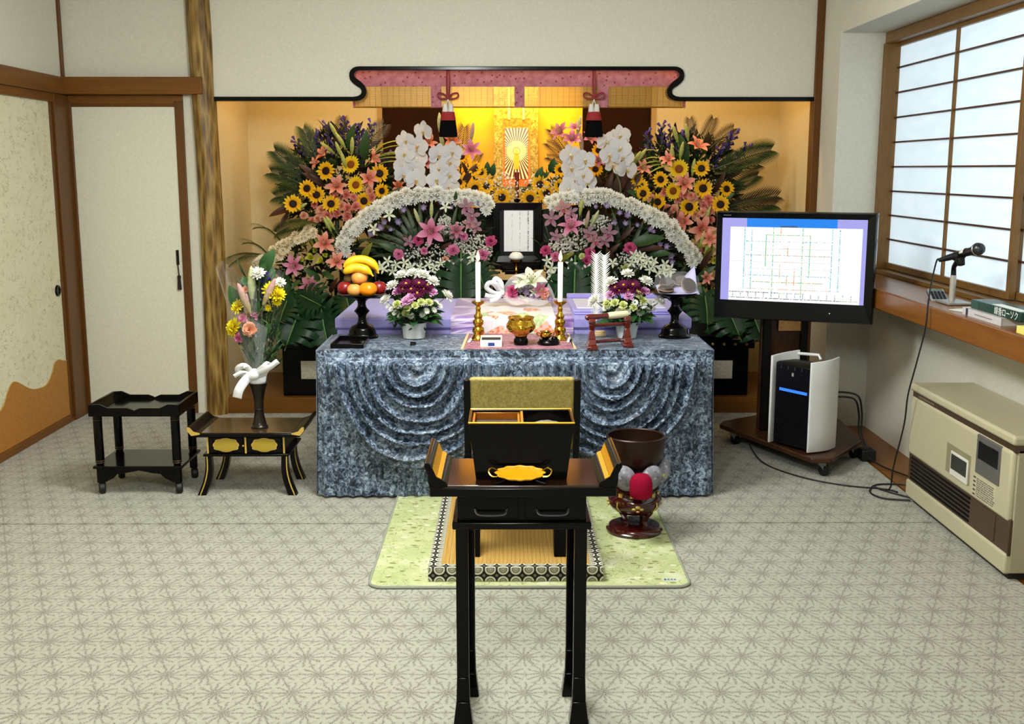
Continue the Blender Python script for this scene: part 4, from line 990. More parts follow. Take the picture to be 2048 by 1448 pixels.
part(wf, 'rail', m_pine, lambda q: q.box(-.105, .245, 6.776, 6.784, 0.8415, 0.8615).box(-.105, .245, 6.900, 6.908, 0.8415, 0.8545), bevel=.001)
for x0, s in ((-.092, 1), (.232, -1)):
    def pierced(q):
        for b_ in ((0, .012, 0.8615, 0.8915), (.012, .055, 0.8815, 0.8915), (.012, .055, 0.8615, 0.8665), (.055, .066, 0.8615, 0.8875), (.066, .085, 0.8615, 0.8745)):
            q.box(*sorted((x0+s*b_[0], x0+s*b_[1])), 6.776, 6.784, b_[2], b_[3])
        q.tube([(x0+s*.018, 6.780, 0.8735), (x0+s*.026, 6.780, 0.8785), (x0+s*.036, 6.780, 0.8725), (x0+s*.046, 6.780, 0.8775)], .0025, 5)
    part(wf, 'pierced_end', m_pine, pierced)
for x in (-.100, .240): part(wf, 'newel_post', m_pine, lambda q: q.lathe([(0, 0.8275), (.007, 0.8275), (.007, 0.8995), (.0045, 0.9025), (.008, 0.9105), (.006, 0.9175), (0, 0.9195)], 14, None, Matrix.Translation((x, 6.780, 0))))
for x in (-.09, .23):
    for y in (6.782, 6.892): part(wf, 'leg', m_pine, lambda q: q.box(x-.008, x+.008, y-.008, y+.008, .456 if y > 6.7 else .456, 0.8275))
rc = thing('rice_cup', 'brass pedestal cup heaped with white rice before the portrait', 'cup', (.063, 6.832, 0.8415))
part(rc, 'cup_pedestal', m_brass, lambda q: q.lathe([(0, 0), (.026, 0), (.027, .006), (.014, .014), (.011, .03), (.015, .04), (.009, .05), (.008, .078), (.014, .086), (.033, .094), (.036, .112), (.034, .113), (.03, .1), (0, .1)], 28), rel=True)
ri = part(rc, 'rice_heap', M('boiled_rice', '#efeee6', .7, var=.06, vs_=150, bump=.5, bs=250), lambda q: q.lathe([(.034, .108), (.045, .118), (.046, .126), (.036, .142), (.024, .152), (0, .155)], 28), rel=True)
# ------------------------------------------------------------------ TV on its wheeled stand, air purifier
tvL, tvR = Vector((1.094, 5.76, 0)), Vector((1.832, 5.45, 0))
ta = math.atan2(tvR.y-tvL.y, tvR.x-tvL.x); tw = (tvR-tvL).length
tvt = thing('television', 'black flat television showing a white sheet on a lavender screen', 'television', ((tvL.x+tvR.x)/2, (tvL.y+tvR.y)/2, .76), ta)
tz0, tz1 = -.03, .527; hw = tw/2
m_tv = M('tv_gloss_black', '#07080b', .2, spec=.2, var=0)
MB().box(-hw, hw, .012, .085, tz0, tz1).box(-hw*.7, hw*.7, .085, .13, .06, .44).build('cabinet', m_tv, tvt, bevel=.006)
fr = [(-hw, tz0), (hw, tz0), (hw, tz1), (-hw, tz1)]; bi = .040
sx0, sx1, sz0, sz1 = -hw+.033, hw-.046, .068, tz1-.034
q = MB(); I = [(sx0, sz0), (sx1, sz0), (sx1, sz1), (sx0, sz1)]
v = [(a, .014, b_) for a, b_ in fr]+[(a*.985, -.006, b_-.006*(1 if b_ > .2 else -1)) for a, b_ in fr]+[(a, .004, b_) for a, b_ in I]
f = []
for k in range(4):
    j = (k+1) % 4; f += [(k, j, 4+j, 4+k), (4+k, 4+j, 8+j, 8+k)]
q.add(v, f).build('bezel', m_tv, tvt, smooth=0)
MB().box(sx0+.006, sx0+.045, -.0035, .001, sz1+.012, sz1+.016).build('maker_plate', M('grey_print', '#4a4a4c', .5), tvt)
MB().lathe([(0, 0), (.0022, 0), (.0022, .001), (0, .001)], 10).build('standby_lamp', M('standby_glow', '#f2e6c8', .5, emit=1.5, var=0), tvt, (sx0+.56, -.005, .020), (PI/2, 0, 0))
def screen(q):
    W = sx1-sx0; Hh = sz1-sz0; y = .004
    def rc_(u0, u1, v0, v1, c, d=0): q.add([(sx0+u0*W, y-d, sz0+v0*Hh), (sx0+u1*W, y-d, sz0+v0*Hh), (sx0+u1*W, y-d, sz0+v1*Hh), (sx0+u0*W, y-d, sz0+v1*Hh)], [(0, 1, 2, 3)], c)
    LV, BL, WH = '#a9a6ee', '#1787f2', '#ffffff'
    rc_(0, .175, .895, 1, LV); rc_(.175, .80, .895, 1, BL); rc_(.80, 1, .895, 1, LV)
    rc_(0, .059, 0, .895, LV); rc_(.971, 1, 0, .895, LV); rc_(.059, .971, 0, .895, WH)
    rc_(.41, .53, .895, .915, '#37608f', .0003)
    r_ = random.Random(5); X = lambda px: (px-118)/(1632-118); Y_ = lambda py: 1-(py-170)/(1110-170)*1.0
    def dash(u0, v0, u1, v1, cs, n):
        for k in range(n):
            if r_.random() < .25: continue
            t = (k+r_.random()*.6)/n; u = u0+(u1-u0)*t; v_ = v0+(v1-v0)*t; c = r_.choice(cs)
            if abs(v1-v0) > abs(u1-u0): rc_(u-.0026+r_.uniform(-.001, .001), u+.0026, v_, v_+.009, c, .0004)
            else: rc_(u, u+.0065, v_-.0038+r_.uniform(-.0015, .0015), v_+.0038, c, .0004)
    CY, GR, OR, PL = ['#3fd0dc', '#2aa6cc', '#7fe3e6'], ['#35c8a0', '#6ed84a', '#2bb7c8', '#c8dc4a'], ['#f0b070', '#e8a050', '#f4c890'], ['#d9eaf0', '#e8dff0', '#e4f2ee']
    for u in (.11, .16): dash(X(u*1514+202), .08, X(u*1514+202), .88, CY, 95) if 0 else None
    for px in (365, 442): dash(X(px), .14, X(px), .89, CY, 90)
    for px in (1285, 1362): dash(X(px), .14, X(px), .89, CY, 90)
    for px, a, b_ in ((672, .03, .89), (980, .03, .89), (1058, .3, .80), (595, .42, .80)): dash(X(px), a, X(px), b_, GR, 85)
    for px, a, b_ in ((750, .28, .45), (828, .2, .30), (905, .2, .4), (750, .82, .89), (828, .55, .65)): dash(X(px), a, X(px), b_, OR, 24)
    for py, a, b_, cs in ((355, 595, 1058, GR), (430, 375, 1285, PL+CY), (510, 450, 1280, PL), (585, 375, 1285, CY+OR), (660, 680, 980, OR), (660, 220, 1290, PL), (740, 375, 1285, PL), (815, 375, 1285, PL+CY), (890, 450, 1210, GR+OR), (970, 370, 1370, PL+OR), (508, 750, 830, OR), (970, 750, 980, OR)):
        dash(X(a), Y_(py), X(b_), Y_(py), cs, int((b_-a)/9))
    K = ['#22252a', '#44484a', '#5a5a40']
    dash(.06, .105, .42, .105, K, 60); dash(.42, .103, .6, .103, ['#8fb4c8', '#5a7a9a', '#b9d84a'], 24)
    dash(.06, .035, .85, .035, K, 110); dash(.85, .036, .96, .036, ['#b9b48a'], 14)
    for k in range(16): dash(.09+k*.055, .04, .09+k*.055, .10, ['#a0a0a0', '#70b8c0', '#c0a0c0'], 8)
m_screen = Mcol('screen_picture', .15, emit=1.03, var=0)
for l_ in list(m_screen.node_tree.links):
    if l_.to_socket.name == 'Base Color': m_screen.node_tree.links.remove(l_)
m_screen.node_tree.nodes['Principled BSDF'].inputs['Base Color'].default_value = (.01, .01, .012, 1)
q = MB(); screen(q); q.build('screen', m_screen, tvt, smooth=0)
tvt2 = thing('television_stand', 'dark wheeled television stand with wood grain post and wedge base', 'television stand', (1.55, 5.75, 0))
m_walnut = wood('dark_walnut', '#2e1a0e', '#4d2d17', 'Z', .8, .3)
base_out = [(1.19, 5.98), (1.50, 5.24), (1.60, 5.235), (1.87, 5.62), (1.90, 6.10), (1.80, 6.22), (1.45, 6.22), (1.22, 6.06)]
part(tvt2, 'base_board', m_walnut, lambda q: q.prism(base_out, .074, .0995, 'XY'), bevel=.006)
part(tvt2, 'post_panel', m_walnut, lambda q: q.box(1.375, 1.60, 5.86, 5.90, .084, .72), bevel=.004)
for x in (1.40, 1.60): part(tvt2, 'post_rail', m_blacks, lambda q: q.box(x-.018, x+.018, 5.82, 5.862, .084, .95), bevel=.003)
part(tvt2, 'bracket', m_blacks, lambda q: q.box(1.37, 1.63, 5.785, 5.82, .86, 1.2), bevel=.003)
part(tvt2, 'metal_plate', M('coppery_plate', '#b08a63', .18, .9, var=.3, vs_=30), lambda q: q.box(1.46, 1.60, 5.835, 5.845, .645, .745), bevel=.002)
m_chrome = M('caster_steel', '#8a8f94', .3, .8, var=0)
for x, y in ((1.255, 5.92), (1.565, 5.285), (1.82, 5.62), (1.82, 6.12), (1.5, 6.15)):
    cs = part(tvt2, 'castor', m_rubber, lambda q: q.lathe([(0, -.013), (.02, -.013), (.029, -.01), (.029, .01), (.02, .013), (0, .013)], 20, None, Matrix.Translation((x+.012, y, .0295)) @ Matrix.Rotation(R(25), 4, 'Z') @ Matrix.Rotation(PI/2, 4, 'Y')))
    part(cs, 'castor_fork', m_chrome, lambda q: q.prism([(x-.016, .06), (x+.018, .06), (x+.022, .036), (x+.012, .024), (x+.002, .036)], y-.018, y-.014, 'XZ').prism([(x-.016, .06), (x+.018, .06), (x+.022, .036), (x+.012, .024), (x+.002, .036)], y+.014, y+.018, 'XZ').box(x-.018, x+.02, y-.018, y+.018, .056, .074), bevel=.001)
# air purifier: black front, curved white side panels
pL, pM = Vector((1.372, 5.545)), Vector((1.512, 5.330))
pa_ = math.atan2(pM.y-pL.y, pM.x-pL.x); pw = (pM-pL).length
ap = thing('air_purifier', 'slim air purifier with black front and curved white sides on the stand base', 'air purifier', (pL.x, pL.y, .1), pa_)
PH = .462; pd = .15
m_pw = M('white_plastic', '#e3e4e4', .3, var=.02); m_pb = M('purifier_black', '#0c0d10', .3, var=0)
MB().box(.012, pw-.008, .004, pd+.03, .012, PH-.035).box(.03, pw-.02, .02, pd+.02, 0, .012).build('body', m_pb, ap, bevel=.004)
sl = MB()
for k in range(30): sl.box(.018, pw-.014, .001, .0045, .03+k*.0095, .035+k*.0095)
g_ = sl.build('grille', m_pb, ap, smooth=0); g_['kind'] = 'stuff'
MB().prism([(.004, PH-.036), (.02, PH-.028), (pd, PH-.03), (pd+.03, PH-.036)], .012, pw-.008, 'YZ').build('control_top', m_blacks, ap)
for s in (0, 1):
    def side(u, v):
        x = (pw-.006+.022*math.sin(PI*u)*(1 if s else 0)) if s else (-.004-.010*math.sin(PI*u))
        return (x+(.004 if s else 0), -.012+u*(pd+.055), .006+v*(PH-.006+.012*u))
    MB().grid(side, 16, 4).build('side_panel', m_pw, ap, thick=.012, bevel=.003, smooth=60)
MB().tube([(-.004, pd+.03, PH-.006), (pw*.5, pd+.04, PH+.002), (pw*.55, pd+.04, PH-.02)], .008, 8).build('carry_handle', m_pw, ap)
MB().box(.045, pw-.03, -.0005, .004, PH-.172, PH-.158).build('status_strip', M('blue_display', '#2f6fe0', .4, emit=1.0, var=.2, vs_=120), ap)
MB().box(pw*.5-.006, pw*.5+.006, .001, .004, PH-.09, PH-.072).build('badge', M('badge_silver', '#9a9a9a', .4), ap)
tk = MB()
for k in range(4): tk.box(.05+k*.045, .052+k*.045, -.0, .0035, PH-.058, PH-.042)
tk.build('button_marks', m_chrome, ap)['kind'] = 'stuff'
lb = MB()
for k in range(6): lb.box(pw+.010, pw+.019, .09+(k % 2)*.012, .10+(k % 2)*.012, .05+k*.008, .055+k*.008)

# ------------------------------------------------------------------ heater
ht = thing('gas_heater', 'large cream gas fan heater with brown louvre band below the window ledge', 'heater', (1.98, 4.36, 0))
hx0, hx1, hy0, hy1 = 1.835, 2.12, 3.85, 4.875
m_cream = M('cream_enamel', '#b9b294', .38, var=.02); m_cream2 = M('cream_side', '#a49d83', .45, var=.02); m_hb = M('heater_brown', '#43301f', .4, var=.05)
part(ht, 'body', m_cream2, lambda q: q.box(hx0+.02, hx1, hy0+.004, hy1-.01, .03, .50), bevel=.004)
part(ht, 'lid', m_cream, lambda q: q.box(hx0-.005, hx1, hy0-.004, hy1+.004, .515, .552), bevel=.012, seg=3)
part(ht, 'lid_gap', m_hb, lambda q: q.box(hx0+.008, hx1-.01, hy0+.004, hy1-.004, .488, .516))
part(ht, 'front_panel', m_cream, lambda q: q.box(hx0, hx0+.03, hy0+.012, hy1, .225, .492), bevel=.014, seg=3)
part(ht, 'louvre_band', m_hb, lambda q: q.box(hx0+.008, hx0+.03, hy0+.006, hy1-.002, .095, .235), bevel=.004)
part(ht, 'kick_panel', m_cream, lambda q: q.box(hx0, hx0+.03, hy0+.008, hy1, .025, .105), bevel=.01, seg=3)
part(ht, 'foot_bar', m_rubber, lambda q: q.box(hx0+.03, hx1-.02, hy0+.03, hy1-.03, .0, .03))
for k in range(6):
    part(ht, 'louvre', m_blacks, lambda q: q.prism([(hx0+.004, .115+k*.0185), (hx0+.016, .118+k*.0185), (hx0+.016, .128+k*.0185), (hx0+.007, .124+k*.0185)], 4.20, 4.84, 'XZ'))
part(ht, 'louvre_recess', M('recess_dark', '#15100c', .7), lambda q: q.box(hx0+.010, hx0+.018, 4.195, 4.845, .108, .228))
part(ht, 'access_cover', m_hb, lambda q: q.box(hx0+.005, hx0+.012, 3.97, 4.12, .112, .218), bevel=.002)
def yz(px, py): p = atX(px, py, hx0); return p.y, p.z
(ya, za), (yb, zb) = yz(1938, 860), yz(1992, 945)
part(ht, 'control_panel', M('panel_grey', '#5c5b58', .4), lambda q: q.box(hx0-.003, hx0+.01, 3.945, 4.155, .335, .488), bevel=.003)
part(ht, 'display', M('display_black', '#0c0d12', .1, coat=.5), lambda q: q.box(hx0-.005, hx0, 3.962, 4.135, .395, .466), bevel=.002)
def lab(q):
    r_ = random.Random(2)
    q.box(hx0-.0006, hx0+.001, 3.965, 4.17, .24, .325, '#bdb69b')
    for row in range(9):
        y = 4.165; z = .318-row*.0085
        if row % 2 == 0: q.box(hx0-.0012, hx0, 4.145, 4.165, z-.006, z, '#2d2a24')
        y = 4.135
        while y > 3.985:
            w_ = r_.uniform(.006, .02)
            q.box(hx0-.0012, hx0, y-w_, y, z-.0055, z-.001, '#68645a'); y -= w_+r_.uniform(.003, .007)
part(ht, 'instruction_print', m_print, lab, smooth=0)
part(ht, 'window_recess', M('recess_cream', '#8b8468', .5), lambda q: q.box(hx0-.001, hx0+.004, 4.20, 4.44, .262, .385), bevel=.002)
part(ht, 'card_frame', M('card_white', '#d6d4cc', .4), lambda q: q.box(hx0-.006, hx0, 4.215, 4.385, .262, .362), bevel=.002)
part(ht, 'card_window', M('card_window_dark', '#33352f', .3), lambda q: q.box(hx0-.0075, hx0-.003, 4.225, 4.375, .29, .352), bevel=.001)
def lab2(q):
    r_ = random.Random(4)
    q.box(1.905, 2.0, hy0-.0012+.004, hy0+.005, .135, .325, '#a9a28a')
    for row in range(18):
        z = .318-row*.0082; x = 1.912
        while x < 1.985:
            w_ = r_.uniform(.005, .018); q.box(x, x+w_, hy0+.002, hy0+.0035, z-.0048, z-.001, '#615c50'); x += w_+.004
    q.box(1.912, 1.935, hy0+.002, hy0+.0035, .142, .168, '#615c50'); q.box(1.915, 1.932, hy0+.0015, hy0+.003, .146, .164, '#a9a28a')
part(ht, 'side_label', m_print, lab2, smooth=0)
part(ht, 'side_slot', m_hb, lambda q: q.prism(rrect(1.925, 1.945, .06, .095, .009), hy0+.001, hy0+.006, 'XZ'))
part(ht, 'brand_strip', M('strip_dark', '#6a5a48', .5), lambda q: q.box(hx0+.006, hx0+.0085, 4.62, 4.80, .497, .507))

# ------------------------------------------------------------------ on the window ledge
LZ = .912
mc = thing('microphone', 'black handheld microphone with silver mesh head clipped to the desk stand', 'microphone', (1.97, 4.86, LZ+.19))
A = atX(1880, 520, 1.965); B = atX(1950, 500, 2.0); Cc = atX(1972, 494, 2.01)
dm = (Cc-A).normalized(); mq = Matrix.Translation(A) @ dm.to_track_quat('Z', 'Y').to_matrix().to_4x4()
L_ = (B-A).length
def rel_(t, name, mat, fn, **k):
    q = MB(); fn(q); L = origin(t); q.v = [tuple(mq @ Vector(p) - L) for p in q.v]; return q.build(name, mat, t, **k)
hd = rel_(mc, 'handle', m_blacks, lambda q: q.lathe([(0, 0), (.0095, 0), (.011, .02), (.014, .07), (.018, L_-.02), (.022, L_), (0, L_)], 20))
rel_(mc, 'label_band', m_card, lambda q: q.lathe([(.0182, L_*.66), (.0196, L_*.78)], 20, a0=1.0, a1=3.2), thick=.0006)
def mesh_head():
    m, n, b = base('mic_mesh', .35, .8); v = n.coord('Object'); setcol(n, b, n.ramp(n.voro(v, 420), [(.2, '#7d7f82'), (.5, '#2c2d2f')])); return m
rel_(mc, 'mesh_head', mesh_head(), lambda q: q.lathe([(.021, L_), (.0265, L_+.012), (.0275, L_+.026), (.024, L_+.042), (.013, L_+.053), (0, L_+.056)], 24))
rel_(mc, 'head_ring', M('ring_silver', '#c8c8c8', .25, .9, var=0), lambda q: q.lathe([(.0272, L_+.021), (.0288, L_+.0235), (.0272, L_+.026)], 24))
part(mc, 'cable', m_rubber, lambda q: q.tube(smoothpts([A, A-dm*.03, atX(1862, 570, 1.90), atX(1856, 610, 1.838), atX(1850, 660, 1.825), atX(1832, 730, 1.80), atX(1816, 790, 1.79), atX(1808, 850, 1.80), Vector((1.795, 4.93, .14)), Vector((1.80, 4.98, .02)), Vector((1.76, 5.06, .006)), Vector((1.80, 4.98, .006)), Vector((1.87, 4.89, .006))], 6), .0038, 6))
ms = thing('microphone_stand', 'desk microphone stand with steel pole and flat square base on the ledge', 'microphone stand', (2.0, 4.87, LZ))
pb_ = atZ(1897, 610, LZ)
mbx, mby = 1.99, 4.875
part(ms, 'base_plate', M('steel_plate', '#a9a7a2', .35, .7, var=.05), lambda q: q.box(mbx-.055, mbx+.055, mby-.10, mby+.05, LZ+.001, LZ+.012), bevel=.003)
tp = atX(1905, 547, mbx)
part(ms, 'pole', M('pole_steel', '#c9c5bb', .3, .6, var=.05), lambda q: q.tube([(mbx, mby, LZ+.012), (mbx, mby, LZ+.125)], .013, 16))
mid = A.lerp(Cc, .42)
part(ms, 'clip', m_blacks, lambda q: q.tube([(mbx, mby, LZ+.125), (mbx, mby+.002, LZ+.150), (mbx-.004, mby-.008, LZ+.162), tuple(mid-Vector((0, 0, .022)))], [.0115, .011, .010, .012], 10).tube([tuple(mid-dm*.026-Vector((0, 0, .004))), tuple(mid+dm*.03-Vector((0, 0, .004)))], .0205, 12))
part(ms, 'clip_block', m_blacks, lambda q: q.tube([tuple(mid+dm*.012-Vector((0, 0, .004))), tuple(mid+dm*.03-Vector((0, 0, .05)))], [.021, .017], 8), bevel=.003)
rem = thing('desk_phone', 'small grey calculator-like remote with keys on the ledge behind the stand', 'remote', (1.985, 5.03, LZ+.004)); rem.rotation_euler = (R(14), 0, R(-12))
MB().box(-.036, .036, -.075, .075, .004, .020).build('remote_body', M('remote_silver', '#a3a5a8', .4, .3), rem, bevel=.004)
MB().box(-.038, .038, -.077, .077, 0, .008).build('remote_base', m_blacks, rem, bevel=.003)
kb = None
for i in range(4):
    for j in range(5):
        if kb is None: kb = MB().box(-.006, .006, -.007, .007, 0, .004).build('key', m_blacks, rem, (-.024, -.06, .02), bevel=.001)
        else: c_ = kb.copy(); col.objects.link(c_); c_.location = (-.024+i*.016, -.06+j*.021, .02)
MB().box(-.028, .028, .045, .068, .019, .0215).build('display', M('lcd_grey', '#5f6a60', .2), rem)
# boxes and books piled at the ledge's near end
def bookish(name, label, cat, b_, rz, mat, spine=None, extra=None):
    x0, x1, y0, y1, z0, z1 = b_; t = thing(name, label, cat, ((x0+x1)/2, (y0+y1)/2, z0), R(rz))
    hx_, hy_, h_ = (x1-x0)/2, (y1-y0)/2, z1-z0
    if spine:
        MB().box(-hx_+.002, hx_-.002, -hy_+.003, hy_-.003, .002, h_-.002).build('pages', M('page_white', '#e2dfd6', .8), t)
        MB().box(-hx_, hx_, -hy_, hy_, 0, .002).box(-hx_, hx_, -hy_, hy_, h_-.002, h_).box(-hx_-.001, -hx_+.002, -hy_, hy_, 0, h_).build('cover', mat, t)
    else: MB().box(-hx_, hx_, -hy_, hy_, 0, h_).build('carton', mat, t, bevel=.002)
    return t, hx_, hy_, h_
m_green = M('dark_green_card', '#123a2c', .35); m_bookw = M('book_white', '#c9c6c8', .5); m_yel = M('yellow_card', '#e6dd72', .5)
gb, a_, b2, c_ = bookish('book', 'white paperback book lying flat at the bottom of the pile on the ledge', 'book', (1.885, 2.02, 4.14, 4.50, LZ, LZ+.030), 0, m_bookw, True)
MB().box(-a_-.002, -a_-.0005, b2-.055, b2-.035, .001, c_-.001).build('spine_band', M('navy_ink', '#23263f', .5), gb)
MB().box(-a_-.002, -a_-.0005, -.1, .06, .012, .016).build('spine_print', M('mauve_ink', '#8d7f88', .5), gb)
gx, a_, b2, c_ = bookish('candle_carton', 'dark green candle carton with white lettering on top of the white book', 'box', (1.90, 2.0, 4.02, 4.46, LZ+.031, LZ+.066), 0, m_green)
MB().box(-a_-.0008, -a_+.001, b2-.075, b2-.01, .003, c_-.003).build('end_panel', M('green_panel', '#1d4a3a', .4), gx)
def text(t, body, size, loc, rot, mat, name='lettering'):
    cu_ = bpy.data.curves.new(name, 'FONT'); cu_.body = body; cu_.size = size; cu_.extrude = .0003; cu_.align_x = 'LEFT'
    o = bpy.data.objects.new(name, cu_); col.objects.link(o); o.parent = t; o.location = loc; o.rotation_euler = rot; cu_.materials.append(mat)
    dg = bpy.context.evaluated_depsgraph_get(); me = bpy.data.meshes.new_from_object(o.evaluated_get(dg)); m_ = bpy.data.objects.new(name, me); col.objects.link(m_)
    m_.parent = t; m_.location = loc; m_.rotation_euler = rot; m_['kind'] = 'stuff'
    bpy.data.objects.remove(o); return m_
m_ink = M('white_ink', '#e9ebe6', .6, var=0)
text(gx, '線香ローソク', .034, (-a_-.0012, .0, .006), (PI/2, 0, -PI/2), m_ink)
MB().box(-a_+.01, -a_+.05, -.19, .05, c_, c_+.0005).build('top_print', m_ink, gx)
bookish('carton', 'small white carton lying behind the green candle carton', 'box', (2.02, 2.10, 4.36, 4.62, LZ, LZ+.034), 0, m_card)
bookish('yellow_packet', 'pale yellow packet at the near end of the ledge', 'packet', (1.862, 1.915, 3.86, 3.965, LZ, LZ+.028), 0, m_yel)
bookish('leaflet', 'thin white leaflet with a navy edge under the book pile', 'leaflet', (1.90, 2.04, 4.52, 4.66, LZ, LZ+.003), 18, m_card)[0]
# cables on the floor
single('floor_cable', m_rubber, 'thin black cable running over the carpet from the television stand to the heater', 'cable', lambda q: q.tube(smoothpts([(1.30, 5.72, .05), (1.33, 5.50, .006), (1.45, 5.25, .005), (1.62, 5.10, .005), (1.80, 5.03, .005), (1.84, 4.98, .005)], 8), .004, 6))
single('power_cable', m_rubber, 'black power cord looping over the wooden strip beside the heater', 'cable', lambda q: q.tube(smoothpts([(1.86, 5.60, .03), (1.93, 5.42, .004), (1.99, 5.25, .004), (2.0, 5.05, .004), (1.9, 5.1, .007), (1.78, 5.10, .006), (1.71, 4.98, .006), (1.74, 4.88, .006), (1.85, 4.84, .008)], 8), .004, 6))
ad = thing('power_adapter', 'black power adapter lying behind the television stand base', 'adapter', (1.88, 5.58, 0))
part(ad, 'case', m_rubber, lambda q: q.box(-.03, .045, -.04, .04, .001, .06), rel=True, bevel=.006)
part(ad, 'cord', m_rubber, lambda q: q.tube(smoothpts([(0, 0, .06), (-.03, .03, .14), (-.035, .03, .24), (-.08, -.02, .33), (-.20, -.10, .36)], 6), .005, 6).tube(smoothpts([(.012, 0, .06), (-.015, .03, .14), (-.02, .03, .25), (-.065, -.02, .35), (-.20, -.10, .385)], 6), .005, 6), rel=True)
# ------------------------------------------------------------------ flowers: one mesh of each kind, copied
m_petal = Mcol('petals', .6, spec=.25, var=.10, sub=.25)
m_leafp = Mcol('leaves', .42, spec=.3, var=.25, sub=.12)
def lerp3(a, b_, t):
    a, b_ = lin(a), lin(b_); return tuple(x+(y-x)*t for x, y in zip(a, b_))
def petal(q, L, W, tilt, curl, az, r0=.05, z0=0, cin='#ffffff', cout='#ffffff', rows=4, cup=.15, peak=.6, wave=0, tip=.0, twist=0):
    """one petal: a strip that leaves the axis at `tilt` above the horizontal and bends by `curl`"""
    v = []; c = []
    x, z, a = r0, z0, tilt; ds = L/rows
    for i in range(rows+1):
        t = i/rows
        w = W*max(tip if i == rows else .22, (math.sin(PI*min(1, t**(math.log(.5)/math.log(peak)))))**.75)
        if i == rows: w = W*tip
        cc = cup*w
        for s in (-1, 0, 1):
            wz = wave*math.sin(t*9+s*2.1)*w
            px, py, pz = x-math.sin(a)*(abs(s)*cc*0), s*w*.5, z+abs(s)*cc+wz
            ca, sa = math.cos(az+twist*t), math.sin(az+twist*t)
            v.append((px*ca-py*sa, px*sa+py*ca, pz))
        x += math.cos(a)*ds; z += math.sin(a)*ds; a += curl/rows
    f = []
    for i in range(rows):
        for s in (0, 1):
            f.append((3*i+s, 3*i+s+1, 3*i+s+4, 3*i+s+3)); c.append(lerp3(cin, cout, (i+.5)/rows))
    q.add(v, f, c)
def kindmesh(name, fn, smooth=60):
    q = MB(); fn(q); return q.mesh(name, smooth)
K = {}
r_ = random.Random(11)
def k_sun(q):
    for layer, (n, L, ti) in enumerate(((15, .70, .22), (13, .62, .42))):
        for k in range(n): petal(q, L*r_.uniform(.9, 1.08), .27, ti+r_.uniform(-.1, .1), -.35+r_.uniform(-.2, .2), 2*PI*(k+.5*layer)/n+r_.uniform(-.08, .08), .30, 0, '#ee9f08', '#ffd51c', 3, .12, .55)
K['sunflower'] = kindmesh('sunflower', k_sun)
K['sunflower_pale'] = kindmesh('sunflower_pale', lambda q: [petal(q, .68*r_.uniform(.9, 1.05), .27, .3, -.4, 2*PI*k/20, .3, 0, '#f2b80e', '#ffe01e', 3, .12, .55) for k in range(20)])
K['disc'] = kindmesh('flower_disc', lambda q: q.lathe([(.40, .0), (.38, .08), (.26, .13), (.12, .11), (0, .09)], 14, '#241208'))
K['disc_pale'] = kindmesh('flower_disc_pale', lambda q: q.lathe([(.40, .0), (.38, .08), (.26, .13), (.12, .11), (0, .09)], 14, '#8a4a10'))
def lily(cin, cout):
    def f(q):
        for k in range(6):
            petal(q, 1.12, .50 if k % 2 else .36, 1.02+r_.uniform(-.1, .1), -1.35+r_.uniform(-.35, .3), PI/3*k+r_.uniform(-.1, .1), .04, -.02*(k % 2), cin, cout, 6, .16, .5, .05, .03)
        for k in range(6):
            a = PI/3*k+.3; q.tube([(0, 0, 0), (.10*math.cos(a), .10*math.sin(a), .4), (.22*math.cos(a), .22*math.sin(a), .62)], .015, 4, '#cfd69a')
            q.ball((.22*math.cos(a), .22*math.sin(a), .63), (.05, .03, .03), 6, 4, '#8a4310')
        q.tube([(0, 0, 0), (0, 0, .74)], .02, 4, '#b9cc88')
    return f
K['lily_pink'] = kindmesh('lily_pink', lily('#c8447c', '#e9a8c2')); K['lily_salmon'] = kindmesh('lily_salmon', lily('#dd5348', '#f3b59c'))
K['lily_white'] = kindmesh('lily_white', lily('#dfe6b8', '#f5f2ec')); K['lily_dusk'] = kindmesh('lily_dusk', lily('#9c3f5c', '#d08aa0'))
def bud(c1, c2):
    return lambda q: q.lathe([(.0, -1), (.07, -.95), (.16, -.5), (.2, 0), (.17, .5), (.09, .88), (0, 1)], 8, None) or None
def k_bud(c1, c2):
    def f(q):
        pr = [(.03, -1), (.10, -.9), (.2, -.45), (.235, 0), (.2, .45), (.11, .85), (.01, 1)]
        for i in range(6): q.lathe(pr[i:i+2], 9, lerp3(c1, c2, i/5))
        q.tube([(0, 0, -1), (0, .05, -1.8)], .04, 5, '#6f7f34')
    return f
K['lily_bud'] = kindmesh('lily_bud', k_bud('#8d9a3a', '#cfd07a')); K['lily_bud_pale'] = kindmesh('lily_bud_pale', k_bud('#a3b36a', '#d7d9a8')); K['lily_bud_pink'] = kindmesh('lily_bud_pink', k_bud('#a9a766', '#d7a2a6'))
def k_orchid(cp, cl, ce):
    def f(q):
        for az in (PI/2, PI/2+2.25, PI/2-2.25): petal(q, .90, .72, .12, -.15, az, .06, -.02, cp, cp, 5, .05, .55, 0, .22)
        for s in (-1, 1): petal(q, .92, 1.15, .28, -.40, PI/2-s*1.42, .05, .03, cp, cp, 5, .03, .56, .02, .35)
        q.ball((0, .02, .13), (.09, .10, .10), 8, 6, cl)
        for s in (-1, 1): petal(q, .26, .2, .9, .8, -PI/2+s*.9, .05, .08, ce, cl, 3, .2, .5)
        petal(q, .34, .22, .5, -.9, -PI/2, .05, .08, ce, ce, 4, .2, .55, 0, .1)
    return f
K['orchid'] = kindmesh('orchid', k_orchid('#d9d9dc', '#f4ead2', '#c9a23a')); 
